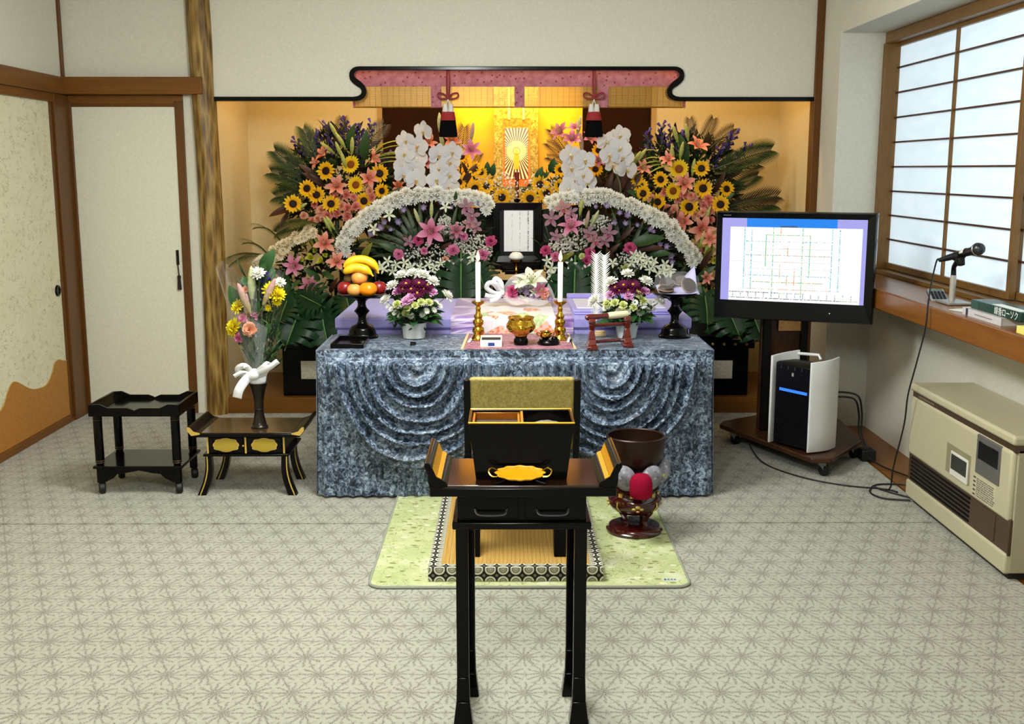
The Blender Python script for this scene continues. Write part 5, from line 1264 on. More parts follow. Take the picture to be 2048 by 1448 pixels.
def k_cymb(cp, cl):
    def f(q):
        for k in range(5): petal(q, 1.0, .52, .35, -.3, PI/2+2*PI*k/5, .05, -.02, lerp3(cp, '#8a5a66', .3), cp, 4, .12, .55, .04, .12)
        petal(q, .5, .42, .9, -1.6, -PI/2, .04, .05, cl, '#b5607c', 4, .3, .55, .06, .2)
        q.ball((0, 0, .16), (.09, .09, .14), 6, 5, '#d9c3c4')
    return f
K['cymbidium'] = kindmesh('cymbidium', k_cymb('#a98290', '#7a3150')); K['cymbidium_pink'] = kindmesh('cymbidium_pink', k_cymb('#c58f8a', '#a2404f'))
def k_mum(c0, c1):
    def f(q):
        for n, L, ti, z in ((13, .92, .05, 0), (12, .80, .38, .05), (10, .62, .78, .10), (7, .42, 1.1, .14)):
            for k in range(n): petal(q, L*r_.uniform(.9, 1.08), .30, ti+r_.uniform(-.1, .12), .35+r_.uniform(-.3, .3), 2*PI*k/n+r_.uniform(-.1, .1)+n, .06, z, c0, c1, 3, .3, .6, 0, .35)
    return f
K['mum_white'] = kindmesh('mum_white', k_mum('#e4e4d2', '#f8f7f3')); K['mum_cream'] = kindmesh('mum_cream', k_mum('#ead6a6', '#fbf0d6')); K['mum_yellow'] = kindmesh('mum_yellow', k_mum('#d8b80c', '#f8ea30'))
def k_daisy(c, ce, n=14):
    def f(q):
        for l in range(2):
            for k in range(n): petal(q, .88-.12*l, .26, .12+.2*l, -.1, 2*PI*(k+.5*l)/n, .12, .02*l, c, c, 3, .15, .6, 0, .4)
        q.lathe([(.17, .05), (.14, .12), (0, .14)], 10, ce)
    return f
K['daisy_purple'] = kindmesh('daisy_purple', k_daisy('#5c0d3c', '#d9b62c')); K['daisy_white'] = kindmesh('daisy_white', k_daisy('#f3f3ea', '#aabf3c', 10))
def k_carn(c0, c1, n=34):
    def f(q):
        for k in range(n):
            ti = .15+1.25*(k/n)+r_.uniform(-.1, .1)
            petal(q, .85*(1-.25*k/n)*r_.uniform(.9, 1.1), .55, ti, r_.uniform(-.7, .2), k*2.4, .02, .12*k/n, c0, lerp3(c0, c1, r_.uniform(.5, 1)), 3, .1, .78, .16, .6)
        q.lathe([(.12, -.5), (.2, -.2), (.16, .02)], 8, '#5e7a44')
    return f
K['carnation_pink'] = kindmesh('carnation_pink', k_carn('#c4487e', '#ee9cc0')); K['carnation_hot'] = kindmesh('carnation_hot', k_carn('#b02560', '#e0689a')); K['carnation_lilac'] = kindmesh('carnation_lilac', k_carn('#c87bb4', '#f0bfe0'))
K['carnation_lime'] = kindmesh('carnation_lime', k_carn('#b3c24e', '#eef0b4')); K['carnation_peach'] = kindmesh('carnation_peach', k_carn('#de8a62', '#f6c3a4')); K['carnation_salmon'] = kindmesh('carnation_salmon', k_carn('#d9695c', '#f2ab9a', 22))
def k_spike(c0, c1):
    def f(q):
        q.tube([(0, 0, -2), (0, 0, .8)], .035, 5, '#4f5a35')
        for k in range(9):
            a = k*2.4; z = -.9+.22*k; r = .34-.02*k
            q.lathe([(.03, 0), (.10, .18), (.12, .34), (.16, .46)], 6, lerp3(c0, c1, r_.random()), Matrix.Translation((.08*math.cos(a), .08*math.sin(a), z)) @ Matrix.Rotation(a, 4, 'Z') @ Matrix.Rotation(.75, 4, 'Y'))
        for k in range(8):
            petal(q, .75, .16, .7, -.4, k*2.1, .03, -1.7+.28*k, '#3e4a26', '#6d7a44', 3, .1, .4)
    return f
K['gentian'] = kindmesh('gentian', k_spike('#2f2560', '#6a58a4'))
K['bell_violet'] = kindmesh('bell_violet', lambda q: [petal(q, 1.0, .40, .95, -.5+.1*k, 2*PI*k/6, .04, 0, '#cdbfd8', '#4e2478', 4, .2, .5, 0, .05) for k in range(6)])
def k_dend(q):
    for k in range(5): petal(q, .95, .36, .35, -.35, 2*PI*k/5+.3, .04, 0, '#e6ecc8', '#f5f6ea', 4, .15, .5, .03, .08)
    q.ball((0, 0, .12), (.09, .09, .12), 6, 4, '#c9d08a')
K['dendrobium'] = kindmesh('dendrobium', k_dend)
def k_lime(q):
    for k in range(9): petal(q, .8, .62, .5+.1*k, .4, k*2.4, .02, 0, '#a9b32c', '#e2e056', 4, .25, .6, .05, .3)
K['lime_rose'] = kindmesh('lime_rose', k_lime); 
# leaves: +X along the blade, +Z is the face
def blade(L, W, droop, c0, c1, rows=8, fold=.18, peak=.4):
    return lambda q: petal(q, L, W, .15, -droop, 0, 0, 0, c0, c1, rows, fold, peak)
K['leaf_broad'] = kindmesh('leaf_broad', blade(1, .34, .7, '#26401f', '#3d5c2c')); K['leaf_olive'] = kindmesh('leaf_olive', blade(1, .34, .5, '#5d6426', '#8c8a34'))
K['leaf_bronze'] = kindmesh('leaf_bronze', blade(1, .26, .6, '#241712', '#5a3320')); K['leaf_strap'] = kindmesh('leaf_strap', blade(1, .07, 1.0, '#6f7f2e', '#c7cf55'))
K['leaf_dark_strap'] = kindmesh('leaf_dark_strap', blade(1, .10, .9, '#20301f', '#4b5a3a')); K['leaf_small'] = kindmesh('leaf_small', blade(1, .5, .5, '#1d3a1c', '#375f2f', 5))
def k_palm(c0, c1, n=24, spread=.36):
    def f(q):
        P = [Vector((t, 0, .28*math.sin(t*2.0)-.12*t*t)) for t in (i/12 for i in range(13))]
        q.tube(P, [.018*(1-.7*i/12) for i in range(13)], 5, '#4a5228')
        for k in range(n):
            t = .12+.86*k/n; p = P[min(12, int(t*12))].lerp(P[min(12, int(t*12)+1)], t*12-int(t*12)); l = spread*(math.sin(PI*(.12+.82*t))**.7)
            for s in (-1, 1):
                d = Vector((.95, s*.75, .12)).normalized(); e = p+d*l+Vector((.06*l, 0, -.30*l*l)); m_ = p+d*l*.5+Vector((0, 0, .03))
                w = Vector((.0075, -s*.009, 0))
                q.add([p-w*.5, p+w*.5, m_+w, m_-w, e], [(0, 1, 2, 3), (3, 2, 4)], [lerp3(c0, c1, r_.random()*.5), lerp3(c0, c1, .5+r_.random()*.5)])
    return f
K['palm_frond'] = kindmesh('palm_frond', k_palm('#1f3016', '#4c5c2c')); K['palm_bronze'] = kindmesh('palm_bronze', k_palm('#2a2013', '#57452a', 18, .34))
def k_monstera(q):
    c0, c1 = '#0e2614', '#234e2b'
    q.tube([(-.25, 0, -.03), (0, 0, .01), (.5, 0, .03), (.98, 0, -.06)], [.022, .02, .015, .006], 6, '#5f8a4a')
    out = [(.0, .0), (-.10, .14), (-.13, .30), (-.03, .44), (.14, .50)]
    # heart shaped blade cut into lobes by narrow slits running to the rib
    def edge_(t):   # t 0..1 from the stalk round to the tip, half outline
        a = t*PI; r = .56*(1+.10*math.cos(a))
        return Vector((.36-r*math.cos(a)*(1.0 if a > PI/2 else .85), .54*math.sin(a)**.85, 0))
    n = 7
    for s in (-1, 1):
        for k in range(n):
            t0 = (k+.07)/n; t1 = (k+.93)/n
            ra, rb_ = max(.0, .06+.88*(k)/n), min(.97, .06+.88*(k+1)/n)
            A0, B0 = Vector((ra, 0, 0)), Vector((rb_, 0, 0))
            rows = 5; v = []; f = []; c = []
            for i in range(rows+1):
                u = i/rows
                
                for w in (0, .5, 1):
                    tt = (k/n+(t0-k/n)*1)+(t1-t0)*w if u > .3 else (k+w)/n
                    e = edge_(min(1, max(0, tt))); b_ = A0.lerp(B0, w)
                    p = b_.lerp(e, u); 
                    if u > .4 and w != .5: p = p.lerp(b_.lerp(edge_((k+.5)/n), u), .34*sstep(.3, .62, u)+.12*(u > .95))
                    p.z = .10*math.sin(PI*u*.6)-.22*u*u*(p.y*p.y*3+.3)-.10*max(0, p.x-.5)
                    v.append((p.x, s*p.y, p.z))
            for i in range(rows):
                for w in (0, 1): f.append((3*i+w, 3*i+w+1, 3*i+w+4, 3*i+w+3)); c.append(lerp3(c0, c1, .25+.6*i/rows*(.5 if w else 1)))
            q.add(v, f, c)
K['monstera_leaf'] = kindmesh('monstera_leaf', k_monstera, 70)

LEAFK = ('leaf', 'palm', 'monstera')
def put(parent, name, key, p, r, d=None, spin=None, up=None, mat=None):
    """a flower or leaf of the arrangement; d is where its face (flower) or its tip (leaf) points"""
    o = bpy.data.objects.new(name, K[key]); col.objects.link(o); o.parent = parent
    leafy = key.startswith(LEAFK)
    mt = mat or (m_leafp if leafy else m_petal)
    if not K[key].materials: K[key].materials.append(mt)
    L = origin(parent); p = Vector(p)
    if d is None: d = Vector((rnd.uniform(-.35, .35), -1, rnd.uniform(-.05, .5)))
    d = Vector(d).normalized()
    if leafy:
        x = d; u = Vector(up) if up is not None else Vector((rnd.uniform(-.3, .3), -1, .5))
        z = (u-x*u.dot(x)).normalized(); y = z.cross(x)
        m3 = Matrix((x, y, z)).transposed()
    else:
        z = d; u = Vector((0, 0, 1)); y = (u-z*u.dot(z)).normalized(); x = y.cross(z)
        m3 = Matrix((x, y, z)).transposed() @ Matrix.Rotation(rnd.uniform(0, 6.28) if spin is None else spin, 3, 'Z')
    if not leafy: r *= 1.12
    o.rotation_euler = m3.to_euler(); o.location = p-L; o.scale = (r, r, r)
    return o
def sunflower(parent, p, r, d=None, pale=False):
    o = put(parent, 'sunflower', 'sunflower_pale' if pale else 'sunflower', p, r*1.1, d)
    k = K['disc_pale' if pale else 'disc']
    c = bpy.data.objects.new('flower_disc', k); col.objects.link(c); c.parent = o
    if not k.materials: k.materials.append(m_petal)
    return o
def filler(parent, name, fn, n, size, cols, d0=(0, -1, .2), spread=.9, w=.34, mat=None, seed=1):
    """a mass of small leaves nobody could count, one object; fn(random) gives a world point and an outward direction"""
    rr = random.Random(seed); q = MB(); L = origin(parent)
    for k in range(n):
        p, d = fn(rr); d = Vector(d)+Vector((rr.uniform(-1, 1), rr.uniform(-1, 1), rr.uniform(-1, 1)))*spread; d.normalize()
        s = size*rr.uniform(.6, 1.35); y = d.orthogonal().normalized(); y.rotate(Matrix.Rotation(rr.uniform(0, 6.28), 3, d)); z = d.cross(y)
        c = rr.choice(cols); b_ = p-L; ww = w*s*rr.uniform(.7, 1.2)
        q.add([b_, b_+d*s*.45+y*ww*.5, b_+d*s*.5+z*s*.06, b_+d*s*.45-y*ww*.5, b_+d*s-z*s*.12], [(0, 1, 2), (0, 2, 3), (1, 4, 2), (2, 4, 3)], c)
    o = q.build(name, mat or m_leafp, parent, smooth=0); o['kind'] = 'stuff'; return o
def mist(parent, name, fn, n, r, c='#f0efe6', seed=1, stems=True):
    """gypsophila: a cloud of tiny white blossoms, one object"""
    rr = random.Random(seed); q = MB(); L = origin(parent)
    for k in range(n):
        p = fn(rr)-L; s = r*rr.uniform(.6, 1.4)
        q.add([(p.x+s, p.y, p.z), (p.x, p.y-s, p.z), (p.x-s, p.y, p.z), (p.x, p.y+s, p.z), (p.x, p.y, p.z+s), (p.x, p.y, p.z-s)], [(0, 1, 4), (1, 2, 4), (2, 3, 4), (3, 0, 4), (1, 0, 5), (2, 1, 5), (3, 2, 5), (0, 3, 5)], c)
        if stems and k % 3 == 0: q.tube([p, p+Vector((rr.uniform(-.02, .02), .02, -.05))], .0007, 3, '#7f8d5a')
    o = q.build(name, m_petal, parent, smooth=0); o['kind'] = 'stuff'; return o
DK = ['#1b2d17', '#22381c', '#16240f', '#2b4423', '#32421f', '#241a12']
def ell(px0, px1, py0, py1, Y0, Y1, upper=None):
    """random point of a mound drawn over the rectangle (ellipse) at depths Y0 (front, centre) to Y1 (rim)"""
    def f(rr):
        while True:
            u, v_ = rr.uniform(-1, 1), rr.uniform(-1, 1)
            if u*u+v_*v_ < 1 and (upper is None or v_ < upper): break
        r2 = u*u+v_*v_; Y = Y0+(Y1-Y0)*r2+rr.uniform(0, .05)
        return at((px0+px1)/2+u*(px1-px0)/2, (py0+py1)/2+v_*(py1-py0)/2, Y), (u*.9, -.6, -v_*.7+.2)
    return f
def only(f): return lambda rr: f(rr)[0]
UP = Vector((0, 0, 1))
def holder(parent, x0, x1, y0, y1, z0, z1, name='flower_holder'):
    return part(parent, name, M(name+'_dark_%d' % rnd.randrange(10**6), '#14180f', .8), lambda q: q.box(x0, x1, y0, y1, z0, z1), bevel=.01)

# ---- tall spray at the left of the alcove
def tall(side):
    L = side < 0
    t = thing('tall_flower_spray', 'tall spray of sunflowers, lilies, gentians and palm fronds at the %s of the alcove' % ('left' if L else 'right'), 'flower arrangement', (-.95 if L else 1.15, 7.14, .783), group='tall sprays flanking the altar')
    X = t.location.x
    holder(t, X-.12, X+.12, 7.05, 7.25, .783, 1.0)
    if L:
        suns = [(652, 342, 16, 0), (702, 329, 16, 1), (759, 347, 15.5, 0), (614, 377, 15, 0), (633, 390, 15, 0), (712, 370, 15.5, 1), (586, 408, 15.5, 0), (662, 408, 15.5, 0), (728, 402, 15, 0), (764, 382, 13, 0)]
        lil = [(674, 374, 22, (.0, -1, .35), 'lily_salmon'), (650, 311, 19, (-.7, -.6, .6), 'lily_salmon'), (737, 357, 19, (.3, -1, .2), 'lily_salmon'), (743, 316, 17, (.9, -.5, .1), 'lily_salmon'), (634, 327, 13, (-.6, -.8, .3), 'lily_salmon')]
        buds = [(668, 262, -25), (681, 281, -30), (655, 296, -50), (704, 292, 5), (678, 300, -20), (687, 320, -15), (600, 415, 60)]
        carn = [(643, 421), (630, 409), (696, 417), (683, 412), (695, 434), (624, 443), (636, 438), (692, 390), (707, 394), (740, 382), (724, 427), (671, 394), (736, 364), (655, 432), (712, 414), (608, 432), (675, 427), (745, 396)]
        gent = [(657, 262, -8), (689, 253, 0), (719, 268, 8), (739, 259, 15), (601, 290, -35), (669, 302, 0), (725, 303, 12), (766, 318, 30), (706, 268, 4), (641, 282, -20)]
        palms = [(655, 395, 545, 352, 'palm_frond'), (650, 380, 553, 305, 'palm_frond'), (650, 360, 604, 262, 'palm_frond'), (670, 400, 556, 400, 'palm_frond'), (700, 330, 770, 252, 'palm_bronze'), (680, 330, 690, 240, 'palm_bronze'), (640, 440, 560, 470, 'palm_frond')]
        leaves = [(598, 412, 538, 430, 'leaf_bronze'), (580, 425, 558, 452, 'leaf_bronze'), (640, 362, 600, 328, 'leaf_bronze'), (650, 372, 606, 345, 'leaf_bronze'), (742, 408, 802, 386, 'leaf_olive'), (760, 420, 812, 372, 'leaf_broad'), (730, 320, 730, 262, 'leaf_broad'), (700, 300, 705, 250, 'leaf_broad'), (790, 395, 842, 370, 'leaf_bronze')]
        straps = [(735, 330, 805, 300), (730, 335, 808, 312), (738, 322, 800, 286), (740, 340, 812, 322), (735, 318, 795, 275), (740, 328, 806, 306)]
        dome = (575, 775, 262, 470)
    else:
        suns = [(1358, 338, 16.5, 1), (1403, 337, 14, 0), (1406, 377, 16.5, 0), (1453, 378, 14, 0), (1441, 409, 15.5, 0), (1378, 414, 17, 0), (1346, 382, 15, 1), (1315, 404, 15, 0), (1321, 359, 14, 0), (1280, 371, 14, 0), (1286, 387, 14, 0), (1274, 358, 12, 0)]
        lil = [(1394, 297, 22, (.2, -.7, .8), 'lily_salmon'), (1338, 321, 17, (-.4, -.8, .5), 'lily_salmon'), (1284, 339, 17, (.3, -1, .6), 'lily_salmon'), (1368, 369, 21, (0, -1, .4), 'lily_salmon'), (1369, 444, 20, (-.4, -1, .2), 'lily_salmon'), (1403, 459, 27, (0, -1, .1), 'lily_salmon'), (1408, 500, 17, (.2, -1, -.1), 'lily_salmon')]
        buds = [(1351, 268, -20), (1374, 265, -12), (1345, 308, -10), (1363, 301, 8), (1272, 318, 30), (1282, 312, 35), (1387, 335, 5), (1415, 430, 15), (1399, 486, 10)]
        carn = [(1348, 419), (1356, 399), (1416, 399), (1406, 425), (1419, 407), (1329, 384), (1381, 392), (1354, 434), (1334, 419), (1399, 399), (1340, 440), (1362, 428), (1392, 430), (1420, 420), (1366, 390), (1300, 395), (1422, 440), (1350, 455), (1385, 396), (1408, 412)]
        gent = [(1323, 262, 0), (1341, 270, 5), (1297, 278, -8), (1462, 275, 28), (1482, 300, 40), (1432, 310, 20), (1452, 286, 25), (1360, 282, 5)]
        palms = [(1392, 310, 1424, 240, 'palm_bronze'), (1400, 315, 1466, 262, 'palm_bronze'), (1390, 310, 1380, 240, 'palm_bronze'), (1415, 345, 1538, 306, 'palm_frond'), (1420, 360, 1515, 335, 'palm_bronze'), (1440, 395, 1512, 355, 'palm_frond'), (1440, 420, 1552, 400, 'palm_bronze'), (1430, 425, 1545, 416, 'palm_frond'), (1330, 330, 1270, 320, 'palm_frond')]
        leaves = [(1428, 385, 1450, 345, 'leaf_bronze'), (1440, 410, 1466, 386, 'leaf_broad'), (1340, 400, 1332, 372, 'leaf_olive'), (1300, 405, 1258, 380, 'leaf_broad'), (1240, 400, 1290, 310, 'leaf_bronze'), (1225, 400, 1262, 320, 'leaf_bronze'), (1310, 410, 1245, 412, 'leaf_broad'), (1370, 330, 1362, 270, 'leaf_broad')]
        straps = [(1338, 330, 1282, 332), (1335, 325, 1290, 320), (1340, 332, 1280, 345), (1322, 310, 1290, 305), (1345, 335, 1300, 350)]
        dome = (1270, 1470, 268, 475)
    for x, y, r, pale in suns: sunflower(t, at(x, y, 6.98+rnd.uniform(-.03, .03)), r*7.2/FPX, None if r < 16.3 else (rnd.uniform(-.15, .15), -1, .12), pale)
    for x, y, r, d, k in lil: put(t, 'lily', k, at(x, y, 6.98), r*7.1/FPX, d)
    for x, y, a in buds: put(t, 'lily_bud', 'lily_bud', at(x, y, 6.97), .052, (math.sin(R(a)), -.25, math.cos(R(a))))
    for i, (x, y) in enumerate(carn): put(t, 'carnation', 'carnation_salmon' if i % 3 else 'carnation_peach', at(x, y, 7.0+rnd.uniform(-.02, .03)), rnd.uniform(9, 13)*7.1/FPX)
    for x, y, a in gent: put(t, 'gentian', 'gentian', at(x, y+6, 7.10), .062, (math.sin(R(a)), -.15, math.cos(R(a))))
    for x0, y0, x1, y1, k in palms:
        a, b_ = at(x0, y0, 7.12), at(x1, y1, 7.20); put(t, 'palm_frond', k, a, (b_-a).length*1.0, b_-a, up=(rnd.uniform(-.3, .3), -1, .35))
    for x0, y0, x1, y1, k in leaves:
        a, b_ = at(x0, y0, 7.04), at(x1, y1, 6.98); put(t, 'broad_leaf', k, a, (b_-a).length*1.05, b_-a)
    for x0, y0, x1, y1 in straps:
        a, b_ = at(x0, y0, 7.05), at(x1, y1, 6.93); put(t, 'strap_leaf', 'leaf_strap', a, (b_-a).length*1.1, (b_-a)+UP*.05, up=(0, -.5, 1))
    filler(t, 'leaf_mass', ell(*dome, 7.05, 7.20), 950, .09, DK, seed=21 if L else 22)
    mist(t, 'baby_breath', only(ell(dome[0]+70, dome[1]-30, 330, 430, 6.99, 7.05)), 160, .006, '#ece6d2', seed=5)
    put(t, 'stem_bundle', 'leaf_dark_strap', at((dome[0]+dome[1])/2, 470, 7.12), .3, (0, 0, 1))
tall(-1); tall(1)

# ---- white moth orchid sprays
def orchid_spray(name_pos, pts, Y, base_px, r=.062):
    t = thing('orchid_spray', 'white moth orchid spray, %s' % name_pos, 'orchid', (at(base_px, 450, Y+.06).x, Y+.06, .782))
    P = [at(x, y, Y) for x, y in pts]
    B = t.location
    part(t, 'orchid_stem', M('orchid_stem_%d' % int(pts[0][0]), '#4a5a2c', .6), lambda q: q.tube(smoothpts([B+Vector((0, 0, .0)), B+Vector((0, 0, .25)), P[-1].lerp(B, .25)+Vector((0, .05, .05)), P[len(P)//2]+Vector((0, .04, 0)), P[0]+Vector((0, .04, 0))], 6), .005, 6))
    for i, p in enumerate(P):
        s = 1 if i % 2 else -1
        put(t, 'orchid', 'orchid', p+Vector((0, rnd.uniform(-.03, .03), 0)), r*rnd.uniform(.93, 1.08), (rnd.uniform(-.55, .55), -1, rnd.uniform(-.35, .35)), spin=rnd.uniform(-.35, .35))
orchid_spray('left of the left tassel', [(848, 262), (836, 292), (812, 280), (810, 308), (834, 318), (806, 330), (829, 339), (808, 349), (832, 360)], 6.88, 845)
orchid_spray('hanging lowest onto the left arch', [(905, 303), (877, 310), (900, 323), (879, 337), (901, 348), (873, 359), (897, 373), (880, 382)], 6.84, 900)
orchid_spray('hanging lowest onto the right arch', [(1141, 311), (1169, 321), (1141, 336), (1168, 349), (1146, 361), (1174, 364), (1139, 379), (1161, 391)], 6.84, 1165)
orchid_spray('right of the right tassel', [(1241, 271), (1214, 284), (1241, 296), (1217, 310), (1246, 313), (1226, 331), (1253, 338)], 6.88, 1215)

# ---- low band of sunflowers and gypsophila before the scroll
cb = thing('centre_flower_band', 'low band of sunflowers, lilies and gypsophila before the hanging scroll', 'flower arrangement', (.07, 7.2, .782))
holder(cb, -.55, .7, 7.12, 7.28, .782, .95)
for x, y, r in ((917, 364, 15), (950, 377, 15), (973, 372, 14), (1004, 395, 15.5), (829, 376, 12), (924, 314, 12), (950, 338, 13), (1060, 397, 15.5), (1080, 369, 15), (1093, 387, 16), (1197, 301, 12.5), (1191, 339, 13), (1121, 340, 12), (1122, 372, 13), (962, 345, 11)):
    sunflower(cb, at(x, y, 7.08), r*7.2/FPX)
for x, y, r, d, k in ((941, 300, 20, (.2, -1, .2), 'lily_pink'), (855, 287, 17, (.5, -.8, .4), 'lily_salmon'), (852, 328, 20, (.1, -1, .6), 'lily_dusk'), (904, 282, 18, (0, -1, .3), 'lily_salmon'), (800, 375, 15, (-.5, -1, .5), 'lily_salmon'), (1123, 268, 20, (-.5, -.7, .6), 'lily_dusk'), (1145, 282, 20, (-.2, -.9, .7), 'lily_pink'), (1178, 280, 18, (.3, -.7, .6), 'lily_dusk'), (1150, 258, 14, (-.2, -.7, .6), 'lily_pink'), (1196, 322, 14, (.2, -1, .3), 'lily_dusk')):
    put(cb, 'lily', k, at(x, y, 7.04), r*7.2/FPX, d)
for x, y, a, k in ((879, 245, 0, 'lily_bud_pale'), (944, 264, 8, 'lily_bud_pink'), (1158, 251, 10, 'lily_bud_pale'), (884, 284, -10, 'lily_bud_pale'), (1163, 286, -5, 'lily_bud_pink')): put(cb, 'lily_bud', k, at(x, y, 7.03), .055, (math.sin(R(a)), -.1, math.cos(R(a))))
for x0, y0, x1, y1, k in ((920, 350, 930, 255, 'palm_bronze'), (940, 350, 962, 310, 'palm_bronze'), (1150, 330, 1098, 262, 'palm_bronze'), (1150, 335, 1092, 290, 'palm_bronze'), (1155, 345, 1094, 318, 'palm_bronze')):
    a, b_ = at(x0, y0, 7.18), at(x1, y1, 7.24); put(cb, 'palm_frond', k, a, (b_-a).length, b_-a, up=(0, -1, .3))
for x0, y0, x1, y1 in ((1075, 365, 1084, 335), (1078, 360, 1072, 348), (1085, 358, 1098, 345), (1100, 345, 1108, 318), (1100, 335, 1096, 330), (1104, 338, 1116, 326), (975, 350, 975, 325), (985, 352, 988, 328), (968, 350, 960, 332)):
    a, b_ = at(x0, y0, 7.1), at(x1, y1, 7.08); put(cb, 'small_leaf', 'leaf_small', a, (b_-a).length*1.1, b_-a)
for x0, y0, x1, y1 in ((900, 375, 865, 335), (935, 350, 925, 325), (925, 375, 950, 330), (1200, 390, 1195, 345), (1210, 395, 1225, 345), (1180, 395, 1188, 350), (1205, 400, 1250, 375), (840, 380, 850, 345)):
    a, b_ = at(x0, y0, 7.1), at(x1, y1, 7.06); put(cb, 'broad_leaf', 'leaf_bronze', a, (b_-a).length*1.1, b_-a)
filler(cb, 'leaf_mass', ell(800, 1000, 340, 440, 7.1, 7.2), 260, .07, DK, seed=31); filler(cb, 'leaf_mass', ell(1060, 1260, 335, 440, 7.1, 7.2), 300, .07, DK, seed=32)
mist(cb, 'baby_breath', only(ell(935, 1040, 340, 420, 7.05, 7.1)), 230, .006, seed=33); mist(cb, 'baby_breath', only(ell(1040, 1135, 345, 420, 7.05, 7.1)), 220, .006, seed=34)
# dark red candle on a spike before the scroll
rcn = thing('red_candle', 'dark red candle on a slim black spike before the hanging scroll', 'candle', (at(1034, 380, 7.3).x, 7.3, .782))
part(rcn, 'spike', m_black, lambda q: q.lathe([(0, .0), (.05, .0), (.05, .015), (.008, .03), (.008, .50), (.022, .515), (.024, .525), (.006, .53), (0, .53)], 16), rel=True)
part(rcn, 'wax', M('dark_red_wax', '#6a1210', .4), lambda q: q.lathe([(0, .535), (.013, .535), (.012, .62), (.016, .70), (.0, .702)], 14), rel=True)
part(rcn, 'wick', m_blacks, lambda q: q.tube([(0, 0, .70), (0, 0, .725)], .002, 5), rel=True)

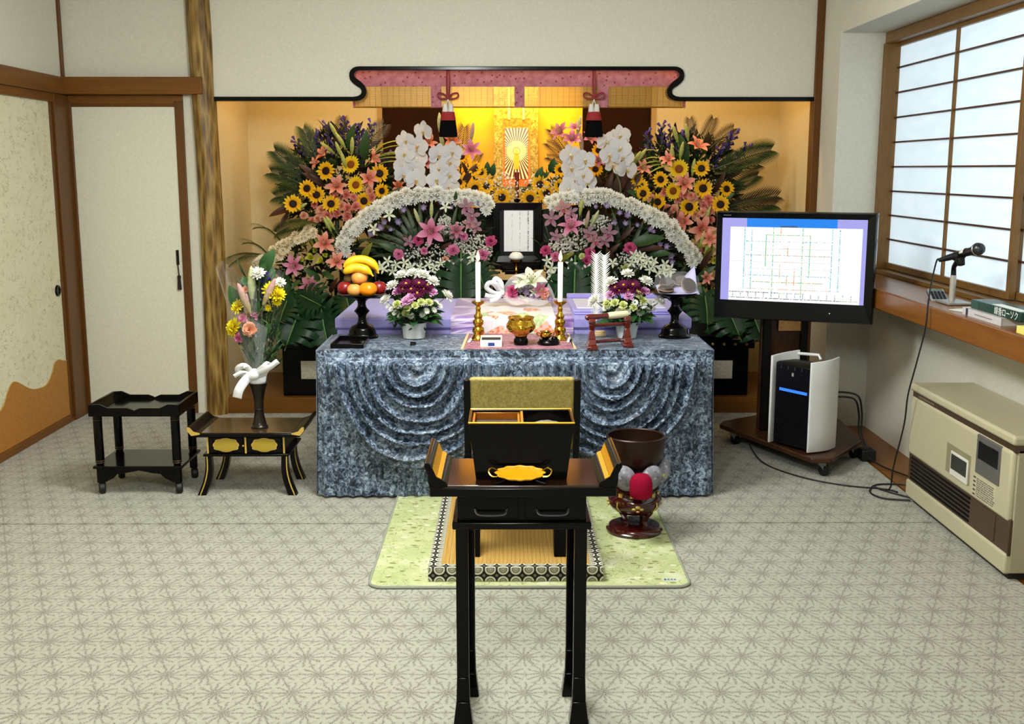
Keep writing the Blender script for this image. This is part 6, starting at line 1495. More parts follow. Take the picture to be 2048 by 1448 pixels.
# ---- flower arches either side of the portrait
def arch(side):
    L = side < 0
    t = thing('flower_arch', 'half-round flower panel edged by a white chrysanthemum arch, %s of the portrait' % ('left' if L else 'right'), 'flower arrangement', (-.5 if L else .65, 6.9, .456), group='chrysanthemum arches beside the portrait')
    X = t.location.x
    part(t, 'backing_board', M('backing_green_%d' % L, '#12180e', .85), lambda q: q.prism([(X-.50, .458), (X+.30, .458), (X+.30, .87), (X+.425, .87), (X+.425, 1.25), (X+.1, 1.28), (X-.2, 1.2), (X-.5, .9)] if L else [(X+.56, .458), (X-.30, .458), (X-.30, .87), (X-.425, .87), (X-.425, 1.25), (X-.2, 1.28), (X+.3, 1.14), (X+.56, .9)], 6.988, 7.012, 'XZ'))
    if L:
        arc = [(688, 514), (685, 490), (694, 470), (712, 453), (730, 436), (750, 421), (773, 408), (798, 398), (826, 392), (858, 389), (892, 391), (925, 393), (950, 396), (972, 406), (979, 418)]
        lil = [(864, 463, 27, (-.1, -1, .1), 'lily_pink'), (912, 462, 16, (.2, -1, .3), 'lily_dusk')]
        carn = [(836, 481, 11.5, 'carnation_hot'), (798, 509, 11.5, 'carnation_pink'), (849, 502, 8.5, 'carnation_pink'), (906, 502, 13.5, 'carnation_pink'), (927, 473, 9, 'carnation_pink'), (982, 483, 12, 'carnation_hot'), (967, 510, 12, 'carnation_pink'), (890, 520, 8, 'carnation_peach')]
        cym = [(932, 413, 15, 'cymbidium'), (944, 432, 15, 'cymbidium'), (952, 454, 13, 'cymbidium'), (909, 470, 12, 'cymbidium'), (818, 484, 12, 'cymbidium'), (938, 446, 12, 'cymbidium_pink')]
        buds = [(834, 433, -18, 'lily_bud_pale'), (863, 420, 3, 'lily_bud_pale')]
        viol = [(882, 408), (892, 416), (905, 418), (960, 412), (763, 455), (740, 470), (784, 462), (772, 448), (845, 415), (806, 420), (822, 405), (795, 445)]
        dend = [(766, 540), (762, 530), (776, 524), (793, 528), (806, 526), (812, 540), (843, 536), (858, 529), (850, 545), (868, 536), (884, 526), (900, 533), (916, 524), (925, 536), (942, 523), (934, 531), (950, 532), (822, 533), (875, 545), (785, 540), (908, 542), (946, 515), (775, 431), (750, 455), (893, 415), (832, 546)]
        straps = [(840, 505, 745, 465), (838, 505, 780, 425), (842, 500, 810, 410), (838, 508, 735, 492), (845, 500, 838, 405), (850, 500, 875, 425), (835, 515, 745, 515), (840, 505, 760, 445), (842, 500, 795, 415), (900, 480, 915, 410), (880, 480, 890, 420), (835, 510, 720, 478)]
        leaves = [(800, 505, 760, 487, 'leaf_broad'), (830, 500, 808, 470, 'leaf_bronze'), (850, 480, 852, 440, 'leaf_bronze'), (910, 400, 912, 385, 'leaf_broad'), (880, 500, 900, 486, 'leaf_bronze'), (800, 520, 775, 545, 'leaf_broad'), (815, 525, 788, 500, 'leaf_bronze'), (725, 520, 742, 488, 'leaf_olive')]
        dome = (695, 985, 395, 640); gyp = [(875, 905, 430, 470), (880, 980, 480, 530), (900, 960, 440, 500), (810, 900, 485, 535), (940, 985, 470, 530)]
        mon = [(922, 525, 922, 590, .34), (880, 560, 862, 590, .2), (955, 530, 968, 575, .2)]
    else:
        arc = [(1092, 410), (1110, 402), (1135, 397), (1171, 393), (1208, 394), (1236, 401), (1264, 412), (1292, 424), (1320, 440), (1344, 460), (1361, 480), (1378, 499), (1388, 515), (1392, 530)]
        lil = [(1142, 456, 24, (.0, -.8, .6), 'lily_pink')]
        carn = [(1091, 502, 11.5, 'carnation_hot'), (1111, 514, 11, 'carnation_pink'), (1181, 506, 12, 'carnation_hot'), (1171, 523, 12, 'carnation_hot'), (1260, 497, 13, 'carnation_hot'), (1164, 513, 7, 'carnation_lime'), (1251, 535, 9, 'carnation_lime')]
        cym = [(1127, 417, 16, 'cymbidium_pink'), (1103, 437, 16, 'cymbidium'), (1141, 425, 14, 'cymbidium'), (1190, 482, 17, 'cymbidium_pink'), (1218, 466, 16, 'cymbidium'), (1178, 467, 13, 'cymbidium'), (1208, 482, 14, 'cymbidium'), (1112, 472, 12, 'cymbidium')]
        buds = [(1162, 415, 8, 'lily_bud'), (1190, 436, 25, 'lily_bud_pale'), (1175, 438, 8, 'lily_bud_pink')]
        viol = [(1188, 413), (1238, 427), (1231, 445), (1298, 458), (1342, 512), (1340, 524), (1331, 493), (1255, 430), (1272, 450), (1210, 412), (1305, 465), (1250, 450), (1318, 490)]
        dend = [(1101, 536), (1094, 524), (1108, 548), (1103, 556), (1153, 538), (1166, 543), (1145, 532), (1175, 538), (1223, 525), (1275, 519), (1286, 528), (1305, 532), (1323, 540), (1298, 540), (1270, 508), (1314, 545), (1262, 525), (1336, 545), (1340, 536), (1282, 512), (1328, 530), (1293, 522), (1150, 548), (1310, 524)]
        straps = [(1260, 520, 1330, 470), (1255, 515, 1290, 440), (1262, 520, 1345, 500), (1250, 510, 1262, 430), (1265, 525, 1350, 520), (1100, 480, 1088, 450), (1098, 490, 1086, 470), (1240, 500, 1225, 420), (1255, 510, 1312, 452), (1262, 522, 1352, 510)]
        leaves = [(1262, 490, 1325, 473, 'leaf_broad'), (1240, 480, 1266, 455, 'leaf_bronze'), (1270, 500, 1322, 494, 'leaf_bronze'), (1215, 510, 1238, 488, 'leaf_bronze'), (1120, 525, 1145, 505, 'leaf_olive'), (1150, 512, 1162, 524, 'leaf_broad'), (1228, 520, 1215, 498, 'leaf_bronze'), (1300, 510, 1340, 505, 'leaf_broad')]
        dome = (1080, 1385, 398, 640); gyp = [(1165, 1225, 430, 462), (1095, 1175, 470, 505), (1110, 1190, 455, 490), (1225, 1300, 500, 545), (1095, 1150, 480, 520)]
        mon = [(1150, 535, 1148, 600, .34), (1180, 560, 1195, 590, .22), (1120, 560, 1110, 590, .22)]
    Y = 6.80
    pts = smoothpts([at(x, y, Y+.01) for x, y in arc], 8)
    acc = 0; last = pts[0]; row = 0
    for p in pts[1:]:
        acc += (p-last).length; last = p
        if acc > .029:
            acc = 0; row += 1
            tgt = Vector((p.x-X, 0, p.z-.75)).normalized()
            for o_ in (-.017, .017):
                put(t, 'chrysanthemum', 'mum_white', p+tgt*(o_+rnd.uniform(-.008, .008))+Vector((0, rnd.uniform(-.03, .02), rnd.uniform(-.008, .008))), rnd.uniform(.030, .039), tgt*(.35+o_*16)+Vector((0, -1, .1)))
    for x, y, r, d, k in lil: put(t, 'lily', k, at(x, y, 6.74), r*6.95/FPX, d)
    for x, y, r, k in carn: put(t, 'carnation', k, at(x, y, 6.75), r*7.3/FPX)
    for x, y, r, k in cym: put(t, 'cymbidium', k, at(x, y, 6.75), r*7/FPX, None, spin=rnd.uniform(-.5, .5))
    for x, y, a, k in buds: put(t, 'lily_bud', k, at(x, y, 6.74), .048, (math.sin(R(a)), -.2, math.cos(R(a))))
    for x, y in viol: put(t, 'violet_bell', 'bell_violet', at(x, y, 6.80), rnd.uniform(.024, .036), (rnd.uniform(-.6, .6), -1, rnd.uniform(0, .9)))
    for x, y in dend: put(t, 'dendrobium', 'dendrobium', at(x+rnd.uniform(-3, 3), y+rnd.uniform(-3, 3), 6.72), rnd.uniform(.030, .040))
    for x0, y0, x1, y1 in straps:
        a, b_ = at(x0, y0, 6.84), at(x1, y1, 6.82); put(t, 'strap_leaf', 'leaf_dark_strap', a, (b_-a).length*1.1, (b_-a)+Vector((0, -.02, .03)), up=(0, -1, .5))
    for x0, y0, x1, y1, k in leaves:
        a, b_ = at(x0, y0, 6.78), at(x1, y1, 6.74); put(t, 'broad_leaf', k, a, (b_-a).length*1.1, b_-a)
    for x0, y0, x1, y1, s in mon:
        a, b_ = at(x0, y0, 6.72), at(x1, y1, 6.62); put(t, 'monstera_leaf', 'monstera_leaf', a, s, b_-a, up=(0, -1, .35))
    filler(t, 'leaf_mass', ell(*dome, 6.83, 6.92), 800, .075, DK, seed=41 if L else 42)
    filler(t, 'lower_leaf_mass', lambda rr: (at(rr.uniform(dome[0]+20, dome[1]-10), rr.uniform(520, 600), 6.80+rr.uniform(0, .08)), (0, -.6, -.3)), 350, .09, DK, seed=43 if L else 44)
    for i, g_ in enumerate(gyp): mist(t, 'baby_breath', only(ell(*g_, 6.73, 6.78)), 150, .0062, seed=50+i+(10 if L else 0))
arch(-1); arch(1)

# ---- low side sprays
def low(side):
    L = side < 0
    t = thing('low_flower_spray', 'low spray of lilies, lime roses and monstera leaves at the %s end of the dais' % ('left' if L else 'right'), 'flower arrangement', (-1.15 if L else 1.28, 6.95, .456), group='low sprays at the dais ends')
    X = t.location.x
    holder(t, X-.15, X+.15, 6.86, 7.04, .456, .7)
    if L:
        arc = [(502, 536), (512, 529), (524, 523), (536, 513), (550, 503), (563, 491), (578, 481), (594, 471), (612, 464), (630, 459)]
        lil = [(650, 488, 22, (0, -1, .3), 'lily_salmon'), (590, 532, 22, (-.2, -1, .1), 'lily_pink'), (620, 574, 20, (0, -1, .4), 'lily_dusk'), (674, 525, 20, (.1, -1, .4), 'lily_salmon'), (705, 520, 14, (.3, -1, .2), 'lily_salmon')]
        lime = [(609, 486, 13), (601, 520, 10), (622, 515, 13), (643, 524, 12), (632, 500, 9), (650, 510, 8)]
        mon = [(610, 600, 580, 670, .36), (640, 605, 655, 690, .34), (690, 585, 700, 620, .25), (600, 590, 640, 610, .25), (575, 600, 560, 640, .22)]
        palms = [(540, 515, 478, 500, 'palm_frond'), (530, 510, 458, 545, 'palm_frond'), (640, 450, 575, 470, 'palm_frond'), (560, 480, 500, 470, 'palm_frond')]
        buds = [(621, 478, -20), (630, 476, -25), (655, 449, -25), (661, 446, -30)]
        leaves = [(600, 560, 585, 575, 'leaf_broad'), (590, 595, 560, 560, 'leaf_broad'), (645, 545, 665, 555, 'leaf_broad'), (640, 560, 612, 540, 'leaf_broad'), (660, 585, 672, 560, 'leaf_bronze'), (690, 560, 680, 590, 'leaf_bronze'), (580, 580, 570, 545, 'leaf_small')]
        dome = (560, 720, 465, 680)
    else:
        arc = []
        lil = [(1412, 556, 14, (.2, -1, .2), 'lily_salmon'), (1440, 500, 20, (.2, -1, .2), 'lily_salmon'), (1420, 478, 18, (-.2, -1, .2), 'lily_salmon'), (1470, 540, 20, (.2, -1, .2), 'lily_pink')]
        lime = [(1415, 490, 12), (1430, 520, 12), (1408, 540, 8)]
        mon = [(1440, 590, 1470, 650, .34), (1410, 590, 1415, 640, .26), (1490, 600, 1520, 665, .34), (1470, 610, 1445, 670, .26)]
        palms = [(1470, 520, 1560, 500, 'palm_frond'), (1470, 540, 1575, 560, 'palm_frond')]
        buds = [(1405, 478, 10), (1416, 492, 20)]
        leaves = [(1400, 540, 1420, 505, 'leaf_bronze'), (1395, 560, 1425, 535, 'leaf_broad'), (1410, 520, 1428, 490, 'leaf_olive'), (1400, 570, 1400, 600, 'leaf_broad'), (1405, 560, 1435, 575, 'leaf_bronze')]
        dome = (1395, 1545, 470, 680)
    if arc:
        pts = smoothpts([at(x, y, 6.66) for x, y in arc], 8); acc = 0; last = pts[0]
        for p in pts[1:]:
            acc += (p-last).length; last = p
            if acc > .022:
                acc = 0
                put(t, 'chrysanthemum', 'mum_cream', p+Vector((rnd.uniform(-.014, .014), rnd.uniform(-.02, .02), rnd.uniform(-.016, .016))), rnd.uniform(.026, .034), (-.4, -1, .6))
                put(t, 'chrysanthemum', 'mum_cream', p+Vector((rnd.uniform(.0, .03), rnd.uniform(-.02, .02), rnd.uniform(-.035, -.01))), rnd.uniform(.022, .030), (.2, -1, -.1))
    for x, y, r, d, k in lil: put(t, 'lily', k, at(x, y, 6.74), r*6.9/FPX, d)
    for x, y, r in lime: put(t, 'lime_rose', 'lime_rose', at(x, y, 6.78), r*6.9/FPX)
    for x0, y0, x1, y1, s in mon:
        a, b_ = at(x0, y0, 6.72), at(x1, y1, 6.58); put(t, 'monstera_leaf', 'monstera_leaf', a, s, b_-a, up=(.1*side, -1, .3))
    for x0, y0, x1, y1, k in palms:
        a, b_ = at(x0, y0, 6.80), at(x1, y1, 6.58); put(t, 'palm_frond', k, a, (b_-a).length*1.0, b_-a, up=(0, -.6, 1))
    for x, y, a in buds: put(t, 'lily_bud', 'lily_bud', at(x, y, 6.74), .046, (math.sin(R(a)), -.2, math.cos(R(a))))
    for x0, y0, x1, y1, k in leaves:
        a, b_ = at(x0, y0, 6.78), at(x1, y1, 6.72); put(t, 'broad_leaf', k, a, (b_-a).length*1.15, b_-a)
    filler(t, 'leaf_mass', ell(*dome, 6.80, 6.92), 520, .085, DK, seed=61 if L else 62)
low(-1); low(1)

# ---- potted arrangements on the table
def pot(x, y, label, P, pr, k_):
    t = thing('potted_flowers', label, 'flower pot', (x, y, TZ+.004))
    def potf(q):
        n = 56
        for (r0, z0), (r1, z1) in zip(pr[:-1], pr[1:]):
            v = [((r*(1+.018*math.cos(14*2*PI*i/n)))*math.cos(2*PI*i/n), (r*(1+.018*math.cos(14*2*PI*i/n)))*math.sin(2*PI*i/n), z) for r, z in ((r0, z0), (r1, z1)) for i in range(n)]
            q.add(v, [(i, (i+1) % n, n+(i+1) % n, n+i) for i in range(n)])
        q.lathe([(0, .004), (pr[0][0], .0)], 24)
    part(t, 'pot', M('white_pot_%d' % k_, '#dfe2e0', .35, var=.02), potf, rel=True, smooth=50)
    part(t, 'flower_foam', M('foam_green_%d' % k_, '#1d2b17', .9), lambda q: q.lathe([(pr[-1][0]*.95, pr[-1][1]-.006), (pr[-1][0]*.7, pr[-1][1]+.03), (0, pr[-1][1]+.05)], 16), rel=True)
    c0 = Vector((x, y, TZ+.06))
    for key, nm, r, lst in P:
        for x_, y_ in lst:
            zc = at(x_, y_, y)
            side = (zc.x-x)/.15; 
            Yd = y-.11*max(0, 1-side*side)*(1-abs(zc.z-(TZ+.17))/.22)
            p = at(x_, y_, Yd); d = (p-c0); d.y -= .06
            put(t, nm, key, p, r*rnd.uniform(.93, 1.07), d)
            q = MB().tube([c0-Vector((x, y, TZ+.004)), (p-d.normalized()*.01)-Vector((x, y, TZ+.004))], .0022, 5); q.build('stem', MATS['orchid_stem_848'], t)
    cx_ = at(0, 0, y)
    for k in range(34):
        a = k*2.399; el = rnd.uniform(-.35, .5); d = Vector((math.cos(a), math.sin(a)-.25, el))
        p = c0+Vector((math.cos(a)*.055, math.sin(a)*.055, .015+.06*rnd.random()))
        put(t, 'leaf', 'leaf_small', p, rnd.uniform(.075, .11), d, up=(0, -.3, 1))
    filler(t, 'leaf_mass', lambda rr: (c0+Vector((rr.uniform(-.09, .09), rr.uniform(-.06, .05), rr.uniform(.0, .14))), (rr.uniform(-1, 1), -.6, .3)), 160, .055, ['#1d3a1c', '#2a5026', '#21401e', '#375f2f'], seed=k_)
    return t
pot(-.448, 5.30, 'white fluted pot of purple, pink and lime flowers at the left of the table', [
    ('mum_white', 'chrysanthemum', .034, [(825, 548), (786, 572), (865, 564), (893, 592), (772, 601), (803, 552), (845, 550)]),
    ('daisy_purple', 'purple_daisy', .034, [(812, 567), (838, 566), (822, 578), (848, 578), (834, 586), (806, 578), (855, 570)]),
    ('carnation_lilac', 'carnation', .027, [(794, 586), (822, 597), (864, 586), (813, 604)]),
    ('carnation_lime', 'carnation', .024, [(795, 609), (815, 617), (842, 605), (857, 606), (812, 626), (830, 612)]),
    ('daisy_white', 'white_daisy', .016, [(783, 618), (790, 625), (853, 622), (868, 620), (822, 632), (880, 612), (776, 612), (800, 632), (845, 630), (872, 605)])],
    [(.052, 0), (.058, .06), (.061, .075)], 1)
pot(.588, 5.30, 'smooth white pot of purple, pink and lime flowers behind the red mallet rest', [
    ('mum_white', 'chrysanthemum', .036, [(1255, 549), (1222, 565), (1292, 564), (1190, 602), (1319, 604)]),
    ('daisy_purple', 'purple_daisy', .033, [(1247, 570), (1266, 569), (1274, 581), (1238, 581), (1256, 580), (1230, 574)]),
    ('carnation_lilac', 'carnation', .028, [(1222, 591), (1256, 594), (1290, 585)]),
    ('carnation_lime', 'carnation', .024, [(1215, 609), (1230, 607), (1247, 612), (1267, 615), (1286, 602), (1276, 590)]),
    ('daisy_white', 'white_daisy', .017, [(1279, 626), (1296, 620), (1284, 612), (1302, 607), (1210, 616), (1308, 618), (1255, 624), (1238, 622), (1270, 605), (1312, 600)])],
    [(.045, 0), (.056, .07), (.059, .078)], 2)

# ---- white paper flower leaning behind the right pot
wp = thing('paper_feather', 'tall white fringed paper flower standing behind the right flower pot', 'paper flower', (at(1198, 640, 5.4).x, 5.40, TZ+.003))
def feather(x0, x1, ytop, ybot, Y):
    def f(q):
        A, B = at((x0+x1)/2-1, ybot, Y), at((x0+x1)/2, ytop, Y); L = wp.location
        dirn = (B-A).normalized(); W = (at(x1, ytop, Y)-at(x0, ytop, Y)).length/2
        for k in range(30):
            t = k/29; p = A.lerp(B, .08+.88*t)-L
            for s in (-1, 1):
                e = p+Vector((s*W*(.95+.12*rnd.random()), -.006-.012*rnd.random(), .034))
                q.add([p, p+dirn*.0115, e], [(0, 1, 2)])
        q.tube([A-L, B-L], .0022, 5)
    return f
part(wp, 'feather_blade', m_white, feather(1181, 1203, 508, 655, 5.43), rel=True, smooth=0, thick=.0008)
part(wp, 'feather_blade', m_white, feather(1197, 1220, 510, 655, 5.40), rel=True, smooth=0, thick=.0008)
# ------------------------------------------------------------------ hanging scroll, bamboo blind, tassels
def brocade_gold():
    m, n, b = base('gold_brocade', .5, .35, .4)
    v = n.coord('Object'); f = n.noise(v, 45, 3, .6, 1.2)
    setcol(n, b, n.ramp(f, [(.36, '#7d6224'), (.5, '#a5873a'), (.62, '#d2b565'), (.7, '#8b6f2c')])); return m
m_gbro = brocade_gold()
sc_ = thing('hanging_scroll', 'hanging scroll with gold brocade mount and orange framed radiant picture in the niche', 'scroll', (.0685, 7.9, 1.28))
SY = 7.90
sx_a, sx_b = at(988, 300, SY).x, at(1076, 300, SY).x
zt, zb_ = at(1030, 160, SY).z, at(1030, 408, SY).z
part(sc_, 'brocade_mount', m_gbro, lambda q: q.box(sx_a, sx_b, SY, SY+.006, zb_, zt), bevel=.001)
part(sc_, 'roller', m_black, lambda q: q.tube([(sx_a-.02, SY, zb_), (sx_b+.02, SY, zb_)], .012, 10))
ox0, ox1, oz0, oz1 = at(1006, 300, SY).x, at(1060, 300, SY).x, at(1030, 372, SY).z, at(1030, 238, SY).z
def orange_():
    m, n, b = base('orange_brocade', .5, .1, .4); f = n.noise(n.coord('Object'), 60, 2)
    setcol(n, b, n.ramp(f, [(.35, '#d7541a'), (.6, '#ee7a26')])); return m
part(sc_, 'orange_mount', orange_(), lambda q: q.box(ox0, ox1, SY-.004, SY, oz0, oz1))
part(sc_, 'gilt_line', m_goldpaint, frame_ring(ox0-.004, ox1+.004, oz0-.004, oz1+.004, .005, SY-.005, SY-.002), smooth=0)
ix0, ix1, iz0, iz1 = at(1010, 300, SY).x, at(1056, 300, SY).x, at(1030, 358, SY).z, at(1030, 256, SY).z
def rays(q):
    cx, cz = (ix0+ix1)/2, at(1032, 302, SY).z; y = SY-.006
    q.box(ix0, ix1, y, y+.002, iz0, iz1, '#f2e6bd')
    def clip(a, r):
        dx, dz = math.cos(a), math.sin(a); t = r
        if dx > 1e-6: t = min(t, (ix1-cx)/dx)
        if dx < -1e-6: t = min(t, (ix0-cx)/dx)
        if dz > 1e-6: t = min(t, (iz1-cz)/dz)
        if dz < -1e-6: t = min(t, (iz0-cz)/dz)
        return (cx+dx*t, y-.0006, cz+dz*t)
    n = 44
    for k in range(n):
        a0, a1 = 2*PI*k/n, 2*PI*(k+.5)/n; am = (a0+a1)/2; s = math.sin(am)
        c = '#5a4a94' if s > .35 else ('#7c3d3f' if s > -.5 else '#6b2a26')
        for r0, r1, m_ in ((.035, .07, .45), (.07, .5, 1)):
            q.add([clip(a0, r0), clip(a1, r0), clip(a1, r1), clip(am, r1), clip(a0, r1)], [(0, 1, 2, 3, 4)], lerp3('#f2e6bd', c, m_))
    fig = [(0, .004), (.012, -.004), (.018, -.03), (.022, -.06), (.018, -.10), (.022, -.118), (-.022, -.118), (-.018, -.10), (-.022, -.06), (-.018, -.03), (-.012, -.004)]
    q.add([(cx+a, y-.0012, cz+b_-.01) for a, b_ in fig], [tuple(range(len(fig)))], '#e3b032')
    for r0, r1, c in ((.0, .012, '#e9bd4a'), (.022, .027, '#b98a28')):
        for k in range(24):
            a0, a1 = 2*PI*k/24, 2*PI*(k+1)/24
            q.add([(cx+r*math.cos(a), y-.0014, cz+r*math.sin(a)) for r, a in ((r0, a0), (r1, a0), (r1, a1), (r0, a1))], [(0, 1, 2, 3)], c)
part(sc_, 'radiant_picture', m_print, rays, smooth=0)
for px in (1018, 1047):
    x = at(px, 200, SY).x
    part(sc_, 'hanging_ribbon', M('cream_ribbon_%d' % px, '#e6cf8f', .5), lambda q: q.box(x-.008, x+.008, SY-.010, SY-.007, oz1+.004, zt-.01).box(x-.008, x+.008, SY-.011, SY-.0065, oz1-.004, oz1+.012))
bl = thing('bamboo_blind', 'short bamboo blind with pink brocade bands hanging inside the alcove arch', 'blind', (.0655, 6.87, 2.07))
BY = 6.87
bx_a, bx_b = at(706, 200, BY).x, at(1371, 200, BY).x
bz = lambda y: at(1030, y, BY).z
m_pink, n_, b_ = base('pink_brocade', .65, 0, .3)
v_ = n_.coord('Object'); f_ = n_.voro(v_, 34); c_ = n_.mix(n_.m('LESS_THAN', f_, .2), n_.ramp(n_.noise(v_, 26, 3), [(.35, '#a8606b'), (.65, '#bd7a82')]), '#7c3445')
setcol(n_, b_, c_)
m_slat = M('bamboo_slat', '#b5852f', .4, .25, var=.18, vs_=3, stretch=(.4, 1, 60))
def slats(q):
    z = bz(214); k = 0
    while z < bz(150): q.box(bx_a+.004, bx_b-.004, BY, BY+.0022, z, z+.0044); z += .0056
g_ = part(bl, 'slat_rows', m_slat, slats, smooth=0); g_['kind'] = 'stuff'
thr = MB()
for k in range(56): x = bx_a+.03+k*(bx_b-bx_a-.06)/55; thr.box(x, x+.0012, BY-.001, BY+.0005, bz(214), bz(172))
L_ = origin(bl); thr.v = [(a-L_.x, b_-L_.y, c-L_.z) for a, b_, c in thr.v]; thr.build('binding_threads', M('blind_thread', '#5a3a12', .8), bl, smooth=0)['kind'] = 'stuff'
part(bl, 'top_band', m_pink, lambda q: q.box(bx_a, bx_b, BY-.006, BY+.006, bz(173), bz(132)))
for px0, px1 in ((862, 883), (1029, 1049), (1196, 1217)): part(bl, 'pendant_band', m_pink, lambda q: q.box(at(px0, 200, BY).x, at(px1, 200, BY).x, BY-.007, BY-.001, bz(215), bz(173)), bevel=.001)
for x in (bx_a, bx_b-.014): part(bl, 'end_band', m_pink, lambda q: q.box(x, x+.014, BY-.007, BY+.007, bz(215), bz(173)))
part(bl, 'bottom_rod', m_gold, lambda q: q.tube([(bx_a, BY, bz(214.5)), (bx_b, BY, bz(214.5))], .004, 8))
m_redcord = M('red_silk_cord', '#8e121c', .6, sheen=.3); m_wcord = M('white_silk', '#ddd9d0', .6); m_bsilk = M('black_silk', '#050406', .85, spec=.1, bump=.5, bs=200, stretch=(6, 6, .2), var=.3)
def tassel(px, side):
    TY = 6.825; P = lambda x, y: at(x, y, TY)
    t = thing('blind_tassel', 'black, red and white silk tassel on a red bow at the %s of the blind' % side, 'tassel', tuple(P(px, 195)), group='tassels of the bamboo blind')
    for s in (-1, 1):
        part(t, 'cord', m_redcord, lambda q: q.tube([P(px+s*2, 138), P(px+s*3, 165), P(px+s*1.6, 192)], .0055, 6))
        part(t, 'bow_loop', m_redcord, lambda q: q.tube(smoothpts([P(px+s*1, 194), P(px+s*10, 187.5), P(px+s*19, 186.5), P(px+s*20, 193), P(px+s*12, 197.5), P(px+s*2, 196)], 5), .0055, 6))
        part(t, 'white_cord', m_wcord, lambda q: q.tube([P(px, 198), P(px+s*3.2, 209)], .003, 6))
        part(t, 'white_cap', m_wcord, lambda q: q.lathe([(0, 0), (.013, -.001), (.016, -.02), (.0185, -.052), (0, -.052)], 14, None, Matrix.Translation(P(px+s*5.6, 208))), smooth=60)
    part(t, 'knot', m_redcord, lambda q: q.ball(P(px, 195), (.013, .01, .012), 10, 8))
    L = P(px, 224)
    def skirt_(z0, r0, z1, r1, sx):
        return lambda q: q.lathe([(0, z0), (r0*.98, z0), (r0+(r1-r0)*.5, (z0+z1)/2), (r1, z1), (r1*.8, z1-.003), (0, z1-.002)], 28, None, Matrix.Translation(L) @ Matrix.Diagonal((1, .55, 1, 1)))
    k = .00312
    part(t, 'red_band', M('red_silk_'+side, '#971a1c', .7, bump=.4, bs=200, stretch=(6, 6, .2)), skirt_(0.001, 12.6*k, -16*k, 15.2*k, 1))
    part(t, 'black_fringe', m_bsilk, skirt_(-16*k, 15.2*k, -47*k, 18.2*k, 1))
tassel(896, 'left'); tassel(1188, 'right')

# ------------------------------------------------------------------ vase and wrapped bouquet on the low table
VX, VY = -1.166, 5.08
vz = lz
va = thing('flower_vase', 'slim dark bronze flower vase standing on the low black table', 'vase', (VX, VY, vz))
m_vase = M('dark_bronze_vase', '#262019', .3, .5, var=.1)
part(va, 'body', m_vase, lambda q: q.lathe([(0, 0), (.040, 0), (.041, .006), (.034, .012), (.030, .03), (.0235, .06), (.021, .085), (.0235, .09), (.021, .095), (.0235, .102), (.021, .108), (.0235, .115), (.022, .12), (.026, .15), (.036, .19), (.045, .215), (.043, .216), (.03, .19), (0, .17)], 36), rel=True, smooth=50)
bq = thing('wrapped_bouquet', 'bouquet of lilies, carnations and yellow mums in clear wrap, in the bronze vase', 'bouquet', (VX, VY, vz+.205))
m_cello, n_, b_ = base('cellophane', .08, 0, .7)
b_.inputs['Base Color'].default_value = (.93, .95, .97, 1)
sp_ = n_.new('ShaderNodeLayerWeight'); sp_.inputs[0].default_value = .35
al = n_.m('ADD', n_.m('MULTIPLY', n_.m('POWER', sp_.outputs[1], 3), .5), n_.m('MULTIPLY', n_.m('SUBTRACT', n_.noise(n_.coord('Object', (6, 6, 1.2)), 3, 4), .46), .4, clamp=True), clamp=True)
n_.l.new(al, b_.inputs['Alpha']); n_.l.new(n_.bump(n_.noise(n_.coord('Object', (1, 1, .5)), 14, 3), .5, .02), b_.inputs['Normal'])
base0 = Vector((VX, VY, vz+.215))
def wrapf(u, v):
    a = 2*PI*u; t = v
    r = .022+.125*t**.85; top = .50+.05*math.cos(a*2+.6)+.035*math.cos(a+2.4)
    wob = 1+.07*math.sin(5*a+3*t)*t+.05*math.sin(9*a+1)*t
    return (base0.x-.004-.012*t+r*wob*math.cos(a)*.98, base0.y+.02*t+r*.85*wob*math.sin(a), base0.z+t*top)
part(bq, 'clear_wrap', m_cello, lambda q: q.grid(wrapf, 48, 18), smooth=80)
def wrap2(u, v): a = 2.2+3.2*u; r = .026+.085*v; return (base0.x-.005+r*1.1*math.cos(a), base0.y+r*math.sin(a)*.9, base0.z+.01+v*(.26+.08*math.sin(PI*u)))
m_fleece = M('white_fleece_wrap', '#e2e7ea', .7, var=.05, alpha=.13)
part(bq, 'inner_wrap', m_fleece, lambda q: q.grid(wrap2, 24, 10), smooth=80)
m_rib = M('white_satin', '#f0f1f4', .35, sheen=.3, var=.02)
def ribbon(q, pts, w):
    P = smoothpts(pts, 6); v = []
    for i, p in enumerate(P):
        t = (P[min(i+1, len(P)-1)]-P[max(i-1, 0)]).normalized(); s = t.cross(Vector((0, 1, .3))).normalized()
        v += [p-s*w/2, p+s*w/2]
    q.add(v, [(2*i, 2*i+1, 2*i+3, 2*i+2) for i in range(len(P)-1)])
W_ = lambda x, y, Y: at(x, y, Y)
part(bq, 'ribbon_bow', m_rib, lambda q: (ribbon(q, [W_(506, 748, 5.03), W_(490, 732, 4.99), W_(476, 738, 5.0), W_(484, 750, 5.02), W_(502, 752, 5.03)], .03), ribbon(q, [W_(510, 748, 5.03), W_(528, 734, 4.99), W_(536, 728, 5.0), W_(528, 746, 5.02), W_(512, 752, 5.03)], .03), q.ball(W_(508, 748, 5.025), (.03, .025, .026), 10, 8), q.grid(lambda u, v: (base0.x+(.034+.012*v)*math.cos(2*PI*u), base0.y+(.034+.012*v)*math.sin(2*PI*u), base0.z-.012+.07*v), 24, 3)), thick=.001, smooth=70)
part(bq, 'ribbon_tail', m_rib, lambda q: ribbon(q, [W_(500, 752, 5.02), W_(488, 764, 4.99), W_(478, 780, 4.98), W_(474, 796, 4.99)], .042), thick=.001)
